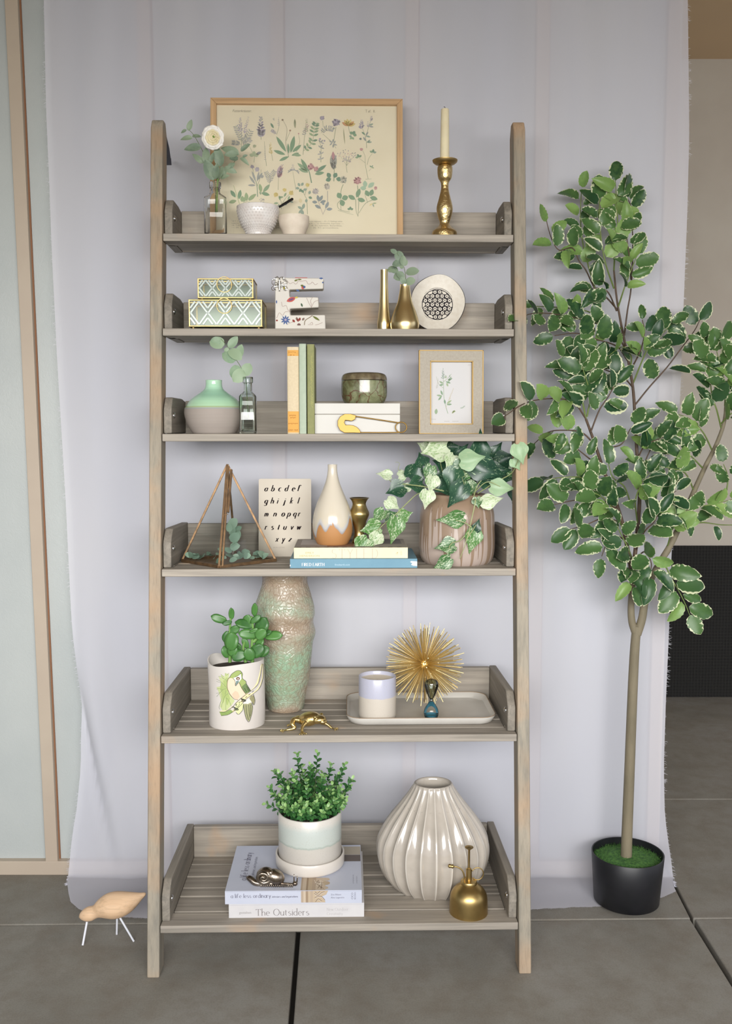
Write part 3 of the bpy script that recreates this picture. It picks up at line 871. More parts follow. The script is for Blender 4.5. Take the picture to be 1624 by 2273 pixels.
# row 1
stem([(533, 320), (534, 290), (532, 255)]); spike(531, 275, 243, 8, LIL + GRY, 9); spike(541, 280, 240, 7, LIL, 10, 550)
fern([(534, 300), (528, 280), (520, 262)], 7, 10, 2.6, GRY); fern([(536, 302), (546, 290), (556, 272)], 8, 11, 2.4, GRY); fern([(532, 305), (522, 302), (511, 301)], 6, 8, 2.4, GRY); fern([(537, 310), (546, 300), (556, 292)], 6, 9, 2.2, GRY)
stem([(578, 294), (577, 270)]); spike(577, 284, 240, 13, LIL + GRY, 12); spike(577, 288, 260, 17, LIL, 6)
stem([(613, 282), (618, 262), (617, 246)], .8); spike(617, 262, 240, 4, LIL, 5); A.lay = 2; A.leaf(606, 268, 120, 14, 5, GRN[3]); fern([(612, 281), (606, 276), (600, 272)], 5, 5, 2, LIL); spike(606, 250, 244, 4, GRY, 3)
stem([(640, 334), (633, 300), (636, 270), (627, 250)], 1.1, C(142, 138, 122)); pom(626, 249, 3.2, [C(122, 104, 88)], 8); stem([(634, 296), (640, 282), (643, 274)], .8); pom(643, 273, 3, [C(150, 108, 96)], 8)
stem([(657, 322), (664, 300), (662, 282)], .8); pom(662, 280, 2.4, PNK, 6)
A.lay = 2
for a, L, W, x, y in ((122, 42, 9, 634, 322), (78, 40, 10, 644, 324), (95, 24, 5, 640, 326), (160, 28, 8, 632, 328), (40, 26, 8, 648, 322), (-8, 20, 7, 648, 327), (205, 24, 7, 640, 332), (20, 18, 6, 646, 330)): A.leaf(x, y, a, L, W, rc(GRN[:3]), n=7)
A.lay = 3; A.leaf(654, 268, 92, 22, 5, C(120, 132, 104)); 
for i in range(5): A.disc(654, 252 + i * 3.2, 1.5, C(150, 150, 120))
stem([(672, 328), (675, 290), (680, 262)], 1); spike(680, 276, 244, 8, [C(168, 164, 150), C(150, 158, 130), C(176, 150, 150)], 8); spike(675, 282, 266, 7, GRY, 4)
fern([(672, 320), (692, 300), (697, 270), (702, 252)], 9, 12, 5, GRN[:4], 62)
# row 1 right
pom(715, 244, 6.5, LIL, 22); stem([(716, 250), (717, 264)], .9); fern([(713, 278), (722, 268), (734, 268), (742, 272)], 9, 8, 2.4, GRY, 70); stem([(738, 300), (716, 280)], .9)
pom(746, 254, 11, LIL, 44); stem([(746, 264), (741, 300), (746, 313)], 1.1); trefoil(738, 300, 150, 9, 3.5, GRY); trefoil(740, 303, -20, 9, 3.5, GRY)
A.lay = 3
for a, c in ((100, YEL[0]), (70, YEL[1]), (150, C(186, 120, 80)), (125, YEL[2]), (40, C(200, 140, 84)), (20, YEL[2])): A.leaf(774, 262, a, 17, 7, c)
stem([(774, 262), (776, 274), (780, 284)], 1); trefoil(784, 281, 60, 9, 7, GRN); trefoil(782, 287, 230, 7, 5, GRN); A.lay = 2; A.leaf(766, 304, 95, 38, 2.4, C(136, 140, 110))
stem([(815, 312), (813, 290), (806, 268)], 1); stem([(813, 288), (820, 262), (826, 246)], .9); spike(804, 268, 246, 9, LIL, 8); spike(826, 250, 238, 6, LIL, 5); spike(818, 264, 250, 5, LIL, 4)
A.lay = 2
for x, y, a in ((813, 284, 60), (812, 282, 140), (815, 300, 40), (816, 299, 5), (813, 296, 120), (820, 262, -10), (820, 260, 20), (813, 284, -15)): A.leaf(x, y, a, 11, 4, rc(GRY + GRN[3:]))
pom(801, 291, 3.6, [C(92, 112, 116)], 8)
# row 2
stem([(512 + 50, 346), (563, 330)], 1); stem([(562, 332), (556, 318), (551, 309)], .8); trefoil(562, 331, 90, 11, 8, [C(158, 178, 144)]); pom(563, 309, 5, [C(150, 160, 132)], 12); A.lay = 2; A.leaf(566, 328, 25, 14, 6, GRY[1])
stem([(590, 354), (587, 330), (585, 298)], .9); spike(587, 340, 306, 3.5, LIL, 8)
stem([(604, 342), (600, 320), (596, 304)], .8); spike(599, 326, 300, 6, YEL, 9)
stem([(712, 345), (712, 310), (708, 296)], 1)
for y_ in (300, 312, 326, 338): trefoil(712, y_, 90 + R.uniform(-50, 50), 8, 3, GRY)
pom(710, 292, 3.5, LIL, 8); pom(720, 296, 3, LIL, 8)
stem([(691, 392), (687, 372), (684, 360)], 2, GRN[3]); pom(689, 356, 9, PNK, 40); pom(701, 360, 7, PNK, 28)
A.lay = 2
for a, L, x, y in ((120, 34, 684, 366), (140, 30, 682, 366), (160, 24, 684, 368), (35, 30, 700, 368), (10, 22, 698, 372), (62, 18, 684, 364)): A.leaf(x, y, a, L, 8, rc([GRN[1], GRN[3], GRN[0]]))
A.lay = 3; A.leaf(740, 362, 90, 40, 16, C(140, 144, 142)); spike(740, 360, 326, 10, [C(128, 136, 132), C(150, 146, 150)], 16); A.lay = 5; A.leaf(740, 340, 92, 20, 7, PNK[2]); stem([(741, 388), (742, 360)], 2)
for x, y, a in ((733, 380, 120), (735, 382, 200), (741, 380, 60), (746, 382, -10)): A.lay = 2; A.leaf(x, y, a, 13, 10, C(74, 116, 100), n=7)
stem([(771, 368), (769, 350), (772, 338)], .9); 
for i in range(46):
    a = R.uniform(35, 145); q = R.uniform(6, 32); x, y = 770 + q * cos(radians(a)), 352 - q * sin(radians(a)) * 1.1; A.lay = 3; A.leaf(x, y, R.uniform(40, 140), 3.4, 1.8, rc(LIL + GRY + PNK[:1]))
for a in (50, 75, 100, 125): stem([(770, 352), (770 + 26 * cos(radians(a)), 352 - 28 * sin(radians(a)))], .5)
pom(803, 315, 4.5, PNK, 16); stem([(818, 382), (812, 350), (811, 330), (806, 318)], .9); trefoil(829, 322, 80, 8, 5, GRN); stem([(816, 350), (820, 335), (828, 324)], .8); trefoil(797, 333, 110, 8, 5, GRN); stem([(812, 346), (798, 335)], .7); trefoil(826, 356, 60, 6, 3, GRN); stem([(820, 364), (826, 357)], .6)
stem([(812, 383), (826, 382)], .8)
# row 3
stem([(570, 424), (568, 396), (560, 372)], 1.4, GRN[3]); stem([(569, 400), (576, 380), (578, 362)], 1); stem([(558, 356), (562, 374)], 1); pom(558, 356, 5.5, LIL, 20); pom(569, 362, 7, [C(176, 170, 190)], 22); pom(580, 378, 5, GRY, 12)
A.lay = 2
for a, L, x, y in ((110, 26, 566, 390), (125, 24, 565, 396), (80, 24, 569, 390), (60, 20, 571, 386), (180, 18, 566, 398)): A.leaf(x, y, a, L, 5, rc([GRN[4], GRY[0]]))
for a, L, x, y in ((100, 20, 578, 414), (50, 24, 582, 414), (-15, 20, 578, 415), (200, 4, 578, 415), (215, 22, 567, 418)): A.leaf(x, y, a, L, 8, rc(GRN[:3]), n=7)
fern([(597, 395), (594, 380), (588, 366)], 7, 8, 2, GRY); fern([(598, 392), (602, 376), (609, 364)], 7, 8, 2, GRY)
stem([(616, 408), (617, 380)], .9); spike(619, 380, 350, 9, PNK + LIL, 10, 626); A.lay = 3; A.leaf(617, 382, 82, 30, 12, C(172, 150, 168)); spike(619, 380, 354, 7, LIL + PNK, 9, 624)
stem([(656, 408), (652, 385), (649, 366)], .8); spike(649, 362, 348, 5, LIL, 4)
for i in range(9): a = R.uniform(20, 160); trefoil(650 + 12 * cos(radians(a)), 374 - 10 * sin(radians(a)), a, 5, 1.8, GRY)
stem([(536, 458), (528, 436), (520, 410), (516, 398)], 1.2, C(150, 168, 110)); stem([(535, 456), (536, 440), (548, 434)], 1)
A.lay = 2
for a, L, x, y in ((125, 20, 521, 426), (80, 22, 528, 430), (195, 18, 523, 433), (95, 20, 546, 434), (-35, 22, 549, 436), (45, 22, 550, 433), (85, 14, 535, 436), (70, 12, 538, 436)): A.leaf(x, y, a, L, 8.5, rc(GRN[:3]), n=7)
for x, y, r in ((611, 419, 7), (630, 408, 5.5), (645, 415, 7)): pom(x, y, r, YEL, 20)
stem([(623, 452), (623, 436), (616, 422)], 1); stem([(622, 445), (632, 428), (641, 418)], 1)
for x, y, a in ((620, 432, 95), (617, 438, 185), (618, 440, 260), (629, 424, 60), (628, 424, 190), (638, 432, 70), (640, 433, -20), (636, 434, 250)): A.lay = 2; A.leaf(x, y, a, 11, 4.6, rc([GRN[0], GRN[4]]))
for i in range(60):
    t_ = R.random(); A.lay = 2; A.disc(580 + R.gauss(0, 3 + 9 * t_) + 6 * t_, 428 + 32 * t_, 1.0, rc(LIL + GRY), n=5)
pom(682, 397, 6, YEL, 16); stem([(682, 463), (680, 430), (676, 420), (681, 402)], 1.1); stem([(676, 420), (668, 408)], .8)
for x, y, a in ((665, 400, 120), (668, 399, 60), (664, 405, 170), (668, 405, 240), (674, 414, 140), (685, 418, 70), (684, 424, -20), (680, 428, 260), (672, 408, 10)): A.lay = 2; A.leaf(x, y, a, 9, 6, rc([GRN[3], GRN[4]]))
A.lay = 3; A.leaf(667, 438, 100, 11, 8, C(214, 200, 158)); trefoil(671, 452, 150, 13, 6, [GRN[4]]); A.leaf(671, 452, 75, 14, 7, GRN[4]); A.leaf(671, 454, 265, 13, 7, GRN[4])
pom(700, 411, 8.5, [C(178, 172, 176), C(164, 160, 168)], 34); stem([(704, 420), (707, 436), (716, 462)], 1.4, C(168, 150, 150))
pom(726, 400, 9, [C(186, 180, 172), C(170, 166, 160)], 34); stem([(727, 410), (726, 440), (716, 464)], 1.4, C(150, 148, 150))
for x, y, a, L in ((708, 434, 60, 16), (707, 434, 100, 15), (704, 436, 175, 12), (710, 437, 20, 14), (712, 450, 150, 16), (722, 450, 65, 17), (724, 452, 5, 14), (720, 438, 200, 6)): A.lay = 2; A.leaf(x, y, a, L, 7, rc([C(120, 134, 146), C(110, 126, 136)]), n=7)
pom(763, 385, 9.5, [C(172, 170, 160), C(150, 158, 150)], 38); stem([(762, 395), (757, 412), (757, 455)], 1.4); stem([(757, 430), (749, 440), (754, 452), (777, 458)], 1.2)
for a, x, y in ((120, 757, 427), (20, 759, 428), (285, 758, 430)): A.lay = 2; A.leaf(x, y, a, 15, 12, GRN[1], n=8)
trefoil(778, 452, 90, 7, 5, GRN[3:]); stem([(750, 454), (785, 464)], .7)
pom(794, 387, 10.5, PNK, 46); stem([(794, 397), (797, 430), (795, 468)], 1.5); stem([(790, 428), (791, 455), (795, 467)], 1.2); stem([(828, 430), (812, 438), (797, 460)], 1.2)
for a, x, y, L, c in ((150, 789, 429, 18, 1), (70, 792, 425, 22, 1), (-15, 794, 428, 18, 1), (95, 812, 402, 16, 4), (40, 818, 402, 18, 4), (175, 814, 404, 14, 4), (120, 820, 422, 16, 1), (70, 823, 421, 16, 1), (-15, 822, 424, 18, 1)): A.lay = 2; A.leaf(x, y, a, L, 10, [GRN[1], GRN[1], GRN[1], GRN[1], C(148, 184, 160)][c], n=8)
pom(835, 403, 5, PNK, 18); stem([(817, 436), (812, 422), (810, 414)], .9); trefoil(828, 438, -70, 9, 3, YEL + GRN)
# printed words
INK = C(104, 98, 88); A.lay = 2
A.font('Futterkräuter.', 513, 231.5, 8.4, INK, xs=.9, shear=.3)
A.glyphs('T', 812, 230.5, 4.2, INK); A.font('af.  II.', 818, 230.5, 8, INK)
cap = ['Taf. II. 1. 2. Lathyrus, Platterbse. — 3. u. 4. Vicia sativa, Wicke — 4. Coronilla, Kronwicke. — 5. u. 6. Lotus uliginosus. — 8. u. 9. Medicago sativa,',
       'Luzerne, 10. Med. falcata — 11. Ono. spinosa, gen. Hauhechel. — 12. Bot. montana, Berg Kl. — 13. Onobrychis, Esparsette. —',
       '14. Trifolium — 15. Tri. rubens, roter Klee — 17. Tri. pratense, Wiesen. — 18. Tri. hybridum, Bastardklee,',
       '— 20. Tri. Filiforme, Fadenklee. — 24. Tri. agrarium, Hopfen. — 25. Tri. procumbens,', 'Gelber, Feldklee.']
for i, c_ in enumerate(cap): A.font(c_, 512 if i < 4 else 640, 480.5 + 4.9 * i, 4.3, C(128, 122, 108), xs=[.98, 1.13, 1.32, 1.6, 1][i])
A.go('printed_flowers', sheet)
C = _C
G().box2((-W2 + fw, .0055, fw), (W2 - fw, .0065, ht - fw)).go('glass_pane', pane('picture glass', (1, 1, 1, 1), .45), fr)

# bottle with a ranunculus
sp = Spot(1, 479, .036); t = thing('bottle', 'clear glass bottle holding a cream ranunculus and eucalyptus', 'bottle', sp)
k = sp.k(.03); hw = 24.5 * k
def rrect(w, d, r, n=5):
    P = []
    for cx, cy, a0 in ((w - r, d - r, 0), (-w + r, d - r, 90), (-w + r, -d + r, 180), (w - r, -d + r, 270)):
        for i in range(n): a = radians(a0 + 90 * i / (n - 1)); P.append((cx + r * cos(a), cy + r * sin(a)))
    return P
def loft(g, secs, closed_top=False):
    """secs: list of (polygon, z)"""
    o = len(g.v); n = len(secs[0][0])
    for P, z in secs: g.v += [(a, b, z) for a, b in P]
    for i in range(len(secs) - 1):
        for j in range(n): q = (j + 1) % n; g.f.append((o + i * n + j, o + i * n + q, o + (i + 1) * n + q, o + (i + 1) * n + j))
    g.f.append(tuple(reversed([o + j for j in range(n)])))
    if closed_top: g.f.append(tuple(o + (len(secs) - 1) * n + j for j in range(n)))
    return g
def bottle(parent, hw, hd, hs, hn, H, rn, rl, m, wall=.0022):
    """square bottle: half width/depth, shoulder start, shoulder end, height, neck and lip radius"""
    N = 20
    circ = lambda r: [(r * cos(radians(a)), r * sin(radians(a))) for P0, a0 in ((0, 0), (0, 90), (0, 180), (0, 270)) for a in [a0 + 90 * i / 4 for i in range(5)]]
    def mixp(A_, B_, t): return [(a[0] * (1 - t) + b[0] * t, a[1] * (1 - t) + b[1] * t) for a, b in zip(A_, B_)]
    body = rrect(hw, hd, hw * .28); g = G()
    out = [(mixp(body, circ(hw * .5), .12), 0), (body, .003), (body, hs), (mixp(body, circ(rn), .3), hs + (hn - hs) * .35), (mixp(body, circ(rn), .75), hs + (hn - hs) * .7), (circ(rn), hn), (circ(rn), H - .014), (circ(rl * .98), H - .013), (circ(rl), H - .008), (circ(rl), H - .001), (circ(rl * .94), H)]
    inn = rrect(hw - wall, hd - wall, hw * .24)
    ins = [(circ(rn * .72), H), (circ(rn * .7), hn), (mixp(inn, circ(rn * .7), .7), hs + (hn - hs) * .6), (mixp(inn, circ(rn * .7), .25), hs + (hn - hs) * .25), (inn, hs - .002), (inn, .007), (mixp(inn, circ(hw * .4), .3), .0055)]
    loft(g, out + ins); g.f.append(tuple(len(g.v) - 1 - j for j in range(20)))
    return g.go('glass_body', m, parent, smooth=50)
zt = sp.z(405); bottle(t, hw, .013, sp.z(440), sp.z(428), zt, 10.5 * k, 13 * k, M_GLASS)
# flower
D = sp.D; fc = pt(477, 306, D - .012); base = pt(481, 470, D)
t = empty('ranunculus', base); tag(t, 'cream many petalled ranunculus bloom above the clear bottle', 'flower')
g = G(); g.tube(smoothpts([Vector((0, 0, 0)), pt(482, 420, D) - base, pt(484, 360, D) - base, fc - base + Vector((0, .012, -.004))], 5), .0019, 8); g.go('stem', mat('fresh green stem', C(130, 160, 84), .45), t, smooth=60)
M_PET = mat('cream petal', C(226, 212, 168), .6, col2=C(230, 220, 186), vs=40, sheen=.2)
M_PETO = mat('outer white petal', C(236, 232, 222), .6, col2=C(242, 238, 232), vs=40, sheen=.2)
def petal(w, h, cup, nn=6):
    g = G()
    for i in range(nn + 1):
        v = i / nn
        for j in range(nn + 1):
            u = j / nn * 2 - 1; ww = w * sin(pi * (.16 + .6 * v)) ** .7
            g.v.append((u * ww, -cup * (sin(v * 2.2)) * h - .25 * cup * h * (1 - u * u) * v, h * v * (1 - .13 * u * u) + .03 * h * sin(5 * u)))
    for i in range(nn):
        for j in range(nn): a = i * (nn + 1) + j; g.f.append((a, a + 1, a + nn + 2, a + nn + 1))
    return g
fr_ = 28 * dep(D, fc.z) / F
face = Matrix.Rotation(radians(14), 3, 'X') @ Matrix.Rotation(radians(-8), 3, 'Z')
for ring, (n, rr, hh, tilt, mm) in enumerate([(7, .30, 1.02, 68, M_PETO), (8, .30, .95, 60, M_PETO), (8, .28, .84, 50, M_PET), (8, .26, .72, 38, M_PET), (7, .22, .60, 28, M_PET), (7, .17, .50, 18, M_PET), (6, .12, .42, 10, M_PET), (5, .07, .34, 4, M_PET)]):
    for q in range(n):
        g = petal(.36 * fr_ * hh * 1.5, fr_ * hh * .92, .32)
        a = 2 * pi * (q + ring * .37) / n + R.uniform(-.08, .08)
        # petal base on a small ring, leaning outward by tilt; flower axis is -Y (toward camera)
        Mx = face @ Matrix.Rotation(a, 3, 'Y') @ Matrix.Rotation(radians(90 - tilt + R.uniform(-4, 4)), 3, 'X').inverted()
        off = face @ (Matrix.Rotation(a, 3, 'Y') @ Vector((0, 0, rr * fr_ * .5)))
        # rotate so that growth (z) goes between axis (-Y) and outward
        Mx = face @ Matrix.Rotation(a, 3, 'Y') @ Matrix.Rotation(radians(90 - tilt), 3, 'X')
        g.v = [tuple(Mx @ Vector((v[0], -v[1] if False else v[1], v[2])) + off + (fc - base)) for v in g.v]
        g.go('petal', mm, t, smooth=180, solid=.0005)
g = G(); g.ell(fc - base + Vector((0, -fr_ * .45, 0)), (.004, .003, .004), 10, 6); g.go('flower_centre', mat('green centre', C(110, 140, 60), .5), t, smooth=180)
sprig('eucalyptus_sprig', 'eucalyptus sprig fanning out around the cream ranunculus', 0, 0,
      [(478, 475, D), (478, 430, D), (472, 385, D), (452, 340, D + .004), (430, 300, D + .004), (416, 286, D + .004)],
      [(417, 290, 68, 25, D, .2), (427, 306, 182, 28, D, .1), (426, 303, 8, 20, D + .003, -.1), (446, 326, 190, 38, D, .3), (452, 362, 142, 32, D, .2), (414, 288, 205, 15, D, 0),
       (458, 364, 90, 36, D - .004, .1), (466, 364, 72, 26, D - .01, .3), (474, 400, 112, 46, D - .015, .2), (480, 396, 125, 40, D - .012, .5),
       (478, 398, 84, 34, D - .018, .3), (484, 397, 70, 30, D - .006, .1), (490, 370, 100, 42, D - .001, .1)], M_EUC, EUN)
sprig('eucalyptus_sprig', 'broad leaved eucalyptus sprig leaning right in front of the print', 0, 0,
      [(482, 472, D), (482, 420, D + .002), (490, 390, D), (510, 372, D + .01), (528, 348, D + .01)],
      [(530, 343, 158, 42, D, .2), (534, 336, 40, 26, D, .2), (527, 341, 190, 30, D - .006, .4), (533, 350, -35, 24, D, .2), (528, 350, 205, 24, D, .6), (538, 348, 15, 12, D, .3),
       (492, 392, 60, 26, D, .2), (497, 372, -20, 30, D, .1), (505, 372, 25, 20, D, .2), (489, 397, 20, 22, D, .4)], M_EUC, EUN)

# bowls
M_WCER = mat('white glazed ceramic', C(226, 222, 218), .22, col2=C(216, 208, 202), vs=40, coat=.4)
sp = Spot(1, 573, .047); t = thing('bowl', 'white bowl with a raised scale pattern holding a black handled spoon', 'bowl', sp)
out = sp.prof([(26, None), (29, 514), (37, 502), (43, 487), (46.5, 472), (47, 460)])
pr = smoothprof(out, 5); r1, z1 = pr[-1]
pr += [(r1 - .0015, z1 + .0008), (r1 - .003, z1 - .001)] + [(max(.004, r - .0035), max(.004, z)) for r, z in reversed(smoothprof(out, 3)[1:-1])]
G().lathe(pr, 56).go('bowl_body', M_WCER, t, smooth=60)
g = G(); op = smoothprof(out, 8)
rows_ = 11; nseg = 40
for rI in range(rows_):
    f = .06 + .86 * rI / rows_; q = f * (len(op) - 1); i0 = int(q); rr = op[i0][0] + (op[i0 + 1][0] - op[i0][0]) * (q - i0); zz_ = op[i0][1] + (op[i0 + 1][1] - op[i0][1]) * (q - i0)
    for c in range(nseg):
        a = 2 * pi * (c + (rI % 2) * .5) / nseg; s_ = rr * pi / nseg * .82
        tx = Vector((-sin(a), cos(a), 0)); nn_ = Vector((cos(a), sin(a), -.3)).normalized(); up_ = nn_.cross(tx) * (1 if nn_.cross(tx).z > 0 else -1)
        p = Vector((rr * cos(a), rr * sin(a), zz_)); hh = .0023
        P = [p - tx * s_, p - up_ * hh * 1.1, p + tx * s_, p + up_ * hh * 1.1, p + nn_ * .0011]
        g.add(P, [(0, 1, 4), (1, 2, 4), (2, 3, 4), (3, 0, 4)])
g.go('raised_scales', M_WCER, t, kind='stuff')
a, b = pt(650, 441, sp.D + .045), pt(596, 474, sp.D + .005)
t2 = empty('spoon', b); tag(t2, 'black handled spoon resting in the scale patterned white bowl', 'spoon')
G().tube([Vector((0, 0, 0)), (a - b) * .3, (a - b) * .6, (a - b) * .97, (a - b)], [.0014, .0022, .0032, .0034, .0018], 10).go('handle', mat('black lacquer', C(28, 26, 28), .2), t2, smooth=50)
g = G(); g.ell(Vector((-.008, -.001, -.008)), (.011, .007, .003), 12, 6, Matrix.Rotation(radians(-35), 3, 'Y')); g.go('spoon_bowl', mat('black lacquer', C(28, 26, 28), .2), t2, smooth=180)
sp = Spot(1, 652.5, .040); t = thing('bowl', 'small plain matte cream bowl beside the patterned one', 'bowl', sp)
out = sp.prof([(23, None), (27, 514), (32, 502), (33.5, 489), (33.5, 481)]); pr = smoothprof(out, 5); r1, z1 = pr[-1]
pr += [(r1 - .0015, z1 + .0004), (r1 - .003, z1 - .001)] + [(max(.004, r - .0035), max(.004, z)) for r, z in reversed(smoothprof(out, 3)[1:-1])]
G().lathe(pr, 48).go('bowl_body', mat('matte cream ceramic', C(224, 212, 194), .6, col2=C(216, 202, 184), vs=60), t, smooth=60)

# candlestick and candle
sp = Spot(1, 986, .055); t = thing('candlestick', 'hammered brass candlestick with a round drip pan', 'candlestick', sp)
pr = smoothprof(sp.prof([(28, None), (27, 515), (20, 508), (12, 500), (11, 493), (14, 484), (17.5, 470), (17.5, 458), (13, 440), (8.5, 420), (9, 406), (14.5, 396), (16.5, 384), (16.5, 372), (14, 367)]), 4)
G().lathe(pr, 40, cap1=True).go('stem_and_foot', M_HBRASS, t, smooth=60)
pn = sp.prof([(12, 367), (22, 364), (27, 360), (28, 356), (26.5, 356), (20, 359), (11, 361)])
G().lathe(pn, 40, cap1=True).go('drip_pan', M_BRASS, t, smooth=60)
zc = sp.z(361); zt = sp.z(243)
t2 = empty('candle', sp.w + Vector((-.0008, 0, zc + .0005)), 0); tag(t2, 'plain ivory taper candle in the brass candlestick', 'candle')
kk = sp.k(zc); M_WAX = mat('ivory wax', C(232, 222, 188), .45, col2=C(226, 214, 180), vs=30)
M_WAX.node_tree.nodes['Principled BSDF'].inputs['Subsurface Weight'].default_value = .25
M_WAX.node_tree.nodes['Principled BSDF'].inputs['Subsurface Radius'].default_value = (.01, .008, .005)
G().lathe([(10.3 * kk, 0), (10.2 * kk, .01), (8.9 * kk, zt - zc - .002), (8.2 * kk, zt - zc), (3 * kk, zt - zc - .001)], 28, cap1=True).go('wax', M_WAX, t2, smooth=60)
g = G(); q = zt - zc - .001; g.tube([(0, 0, q), (.0003, 0, q + .004), (-.001, 0, q + .0065), (-.0028, 0, q + .006)], .0007, 6); g.go('wick', mat('burnt wick', C(40, 34, 30), .9), t2, smooth=60)

# ================================================================== shelf 2
def glassbox(name, label, px0, px1, ytop, ybot, ft, d, sh=2, dz=0.0, depth=.10):
    sp = Spot(sh, (px0 + px1) / 2, d + depth / 2, dz); t = thing(name, label, 'box', sp)
    spf = Spot(sh, (px0 + px1) / 2, d, dz); k = spf.k(.03); W = (px1 - px0) / 2 * k; z0 = ft; z1 = spf.z(ytop); hd = depth / 2
    e = .0028
    g = G()
    for zz_ in (z0, z1 - e * .5):
        for sy in (-1, 1): g.box((0, sy * hd, zz_), (2 * W, e, e))
        for sx in (-1, 1): g.box((sx * W, 0, zz_), (e, 2 * hd, e))
    for sx in (-1, 1):
        for sy in (-1, 1): g.box((sx * (W - e * .3), sy * hd, (z0 + z1) / 2), (e * 1.1, e * 1.1, z1 - z0))
    g.go('brass_edging', M_BRASS, t, bevel=.0005)
    zl = z1 - .0075
    g = G(); g.box((0, -hd - e * .2, zl + .0005), (2 * W - 2 * e, .0012, .0016)); g.go('lid_seam', M_BRASS, t)
    M_P = pane('patterned pane', (.90, .94, .90, 1), .3, .2)
    pn = G().box2((-W + e, -hd - .0006, z0 + e * .6), (W - e, -hd + .0006, z1 - e)).go('front_pane', M_P, t)
    H_ = z1 - z0 - 2.2 * e; n = max(3, int(round(2 * W / H_ * 1.15))); g = G(); st_ = (2 * W - 2 * e) / n
    M_R = mat('pressed glass rib', C(172, 184, 176), .2, spec=.7)
    for i in range(n + 1):
        x0_ = -W + e + st_ * i
        for (ax, az, bx, bz) in ((0, .02, .5, .52), (.5, .52, 1, .02), (0, .98, .5, .48), (.5, .48, 1, .98), (.22, .02, .5, .3), (.5, .3, .78, .02), (.22, .98, .5, .7), (.5, .7, .78, .98)):
            a_ = Vector((x0_ + (ax - .5) * st_, 0, z0 + e + az * H_)); b_ = Vector((x0_ + (bx - .5) * st_, 0, z0 + e + bz * H_))
            lim = W - e
            if a_.x < -lim or b_.x > lim:
                if b_.x < -lim or a_.x > lim: continue
                if a_.x < -lim: f = (-lim - a_.x) / (b_.x - a_.x); a_ = a_.lerp(b_, f)
                if b_.x > lim: f = (lim - a_.x) / (b_.x - a_.x); b_ = a_.lerp(b_, f)
            m_ = (a_ + b_) / 2; L = (b_ - a_).length; an = math.atan2(b_.z - a_.z, b_.x - a_.x)
            g.box((m_.x, -hd - .0012, m_.z), (L, .0012, .0040), Matrix.Rotation(-an, 3, 'Y'))
    g.go('herringbone_ribs', M_R, pn, bevel=.0005)
    M_P2 = pane('clear pane', (.93, .96, .93, 1), .4, .03)
    for sx in (-1, 1): G().box((sx * W, 0, (z0 + z1) / 2), (.001, 2 * hd - 2 * e, z1 - z0 - e)).go('side_pane', M_P2, t)
    G().box((0, 0, z1), (2 * W - e, 2 * hd - e, .0012)).go('lid_pane', M_P2, t)
    G().box((0, hd, (z0 + z1) / 2), (2 * W - e, .001, z1 - z0)).go('back_pane', mat('mirror back', C(176, 186, 170), .5, .1), t)
    G().box((0, 0, z0), (2 * W - e, 2 * hd - e, .001)).go('base_plate', mat('dark mirror base', C(150, 156, 144), .3, .1), t)
    rr = 16.5 * k; xc_ = {5: 0}.get(0, 0) - .002
    P = [Vector((xc_ + rr * cos(a), -hd - .004 - .0015 * sin(a), z1 - rr * .84 + rr * sin(a))) for a in [2 * pi * i / 28 for i in range(28)]]
    G().tube(P, .0010, 6, True).go('ring_pull', M_BRASS, t, smooth=60)
    for sx in (-1, 1):
        for sy in (-1, 1): G().ell((sx * (W - .008), sy * (hd - .008), ft * .5 + .0002), (.0038, .0038, ft * .5), 12, 8).go('ball_foot', M_BRASS, t, smooth=180)
    return spf, z1
spf, z1 = glassbox('glass_box', 'larger brass edged patterned glass box, lower of the two', 427, 588, 665, 727, .007, .018, depth=.112)
glassbox('glass_box', 'smaller brass edged patterned glass box on top of the other', 445, 567, 618, 664, .0045, .030, dz=z1 + .0012, depth=.088)

# letter E
sp = Spot(2, 667, .050); t = thing('letter_block', 'chunky letter E covered in white floral fabric', 'letter', sp)
k = sp.k(.05)
def ex(px): return (px - 667) * k
def ez(y): return sp.z(y)
E = [(611, None), (723, None), (722, 700), (645, 701), (644, 687), (708, 684), (707, 661), (644, 661), (643, 645), (718, 643), (719, 619), (612, 618)]
P = [(ex(x), 0.0 if y is None else ez(y)) for x, y in E]
M_FAB = mat('white cotton', C(216, 212, 202), .8, col2=C(210, 205, 196), vs=20, bump=.1, bs=600, bd=.0004)
G().prism(P, -.014, .024).go('letter_body', M_FAB, t, bevel=.003, segs=3)
A = Art(lambda u, v, l: (ex(u), -.0142 - .00008 * l, ez(v) if v < 724 else ez(724)))
BR, RD_, BL, OL, RDK = C(150, 122, 116), C(190, 96, 88), C(84, 104, 148), C(110, 116, 66), C(140, 70, 64)
for pts in ([(640, 627), (645, 632), (652, 629), (658, 633), (664, 625), (668, 627), (680, 625), (684, 632), (690, 632), (694, 628), (700, 634), (706, 631)], [(626, 672), (628, 682), (636, 680), (640, 690), (645, 692)], [(615, 708), (621, 696), (628, 702), (634, 694), (645, 694)],
            [(681, 663), (687, 676), (692, 684)], [(694, 662), (690, 670), (693, 682)], [(708, 668), (698, 672), (691, 685)], [(638, 722), (645, 718), (656, 715)], [(684, 722), (688, 722), (694, 722), (693, 717), (688, 720)], [(700, 723), (710, 720), (716, 717)]):
    A.ribbon(pts, .7, BR, smooth=4)
A.lay = 2; A.ribbon([(676, 723), (678, 713), (688, 706), (694, 702)], 1.6, C(128, 112, 90), smooth=4); A.leaf(694, 703, -32, 19, 5, OL); A.leaf(654, 626, 20, 9, 4, OL); A.leaf(661, 622, -5, 10, 3, OL)
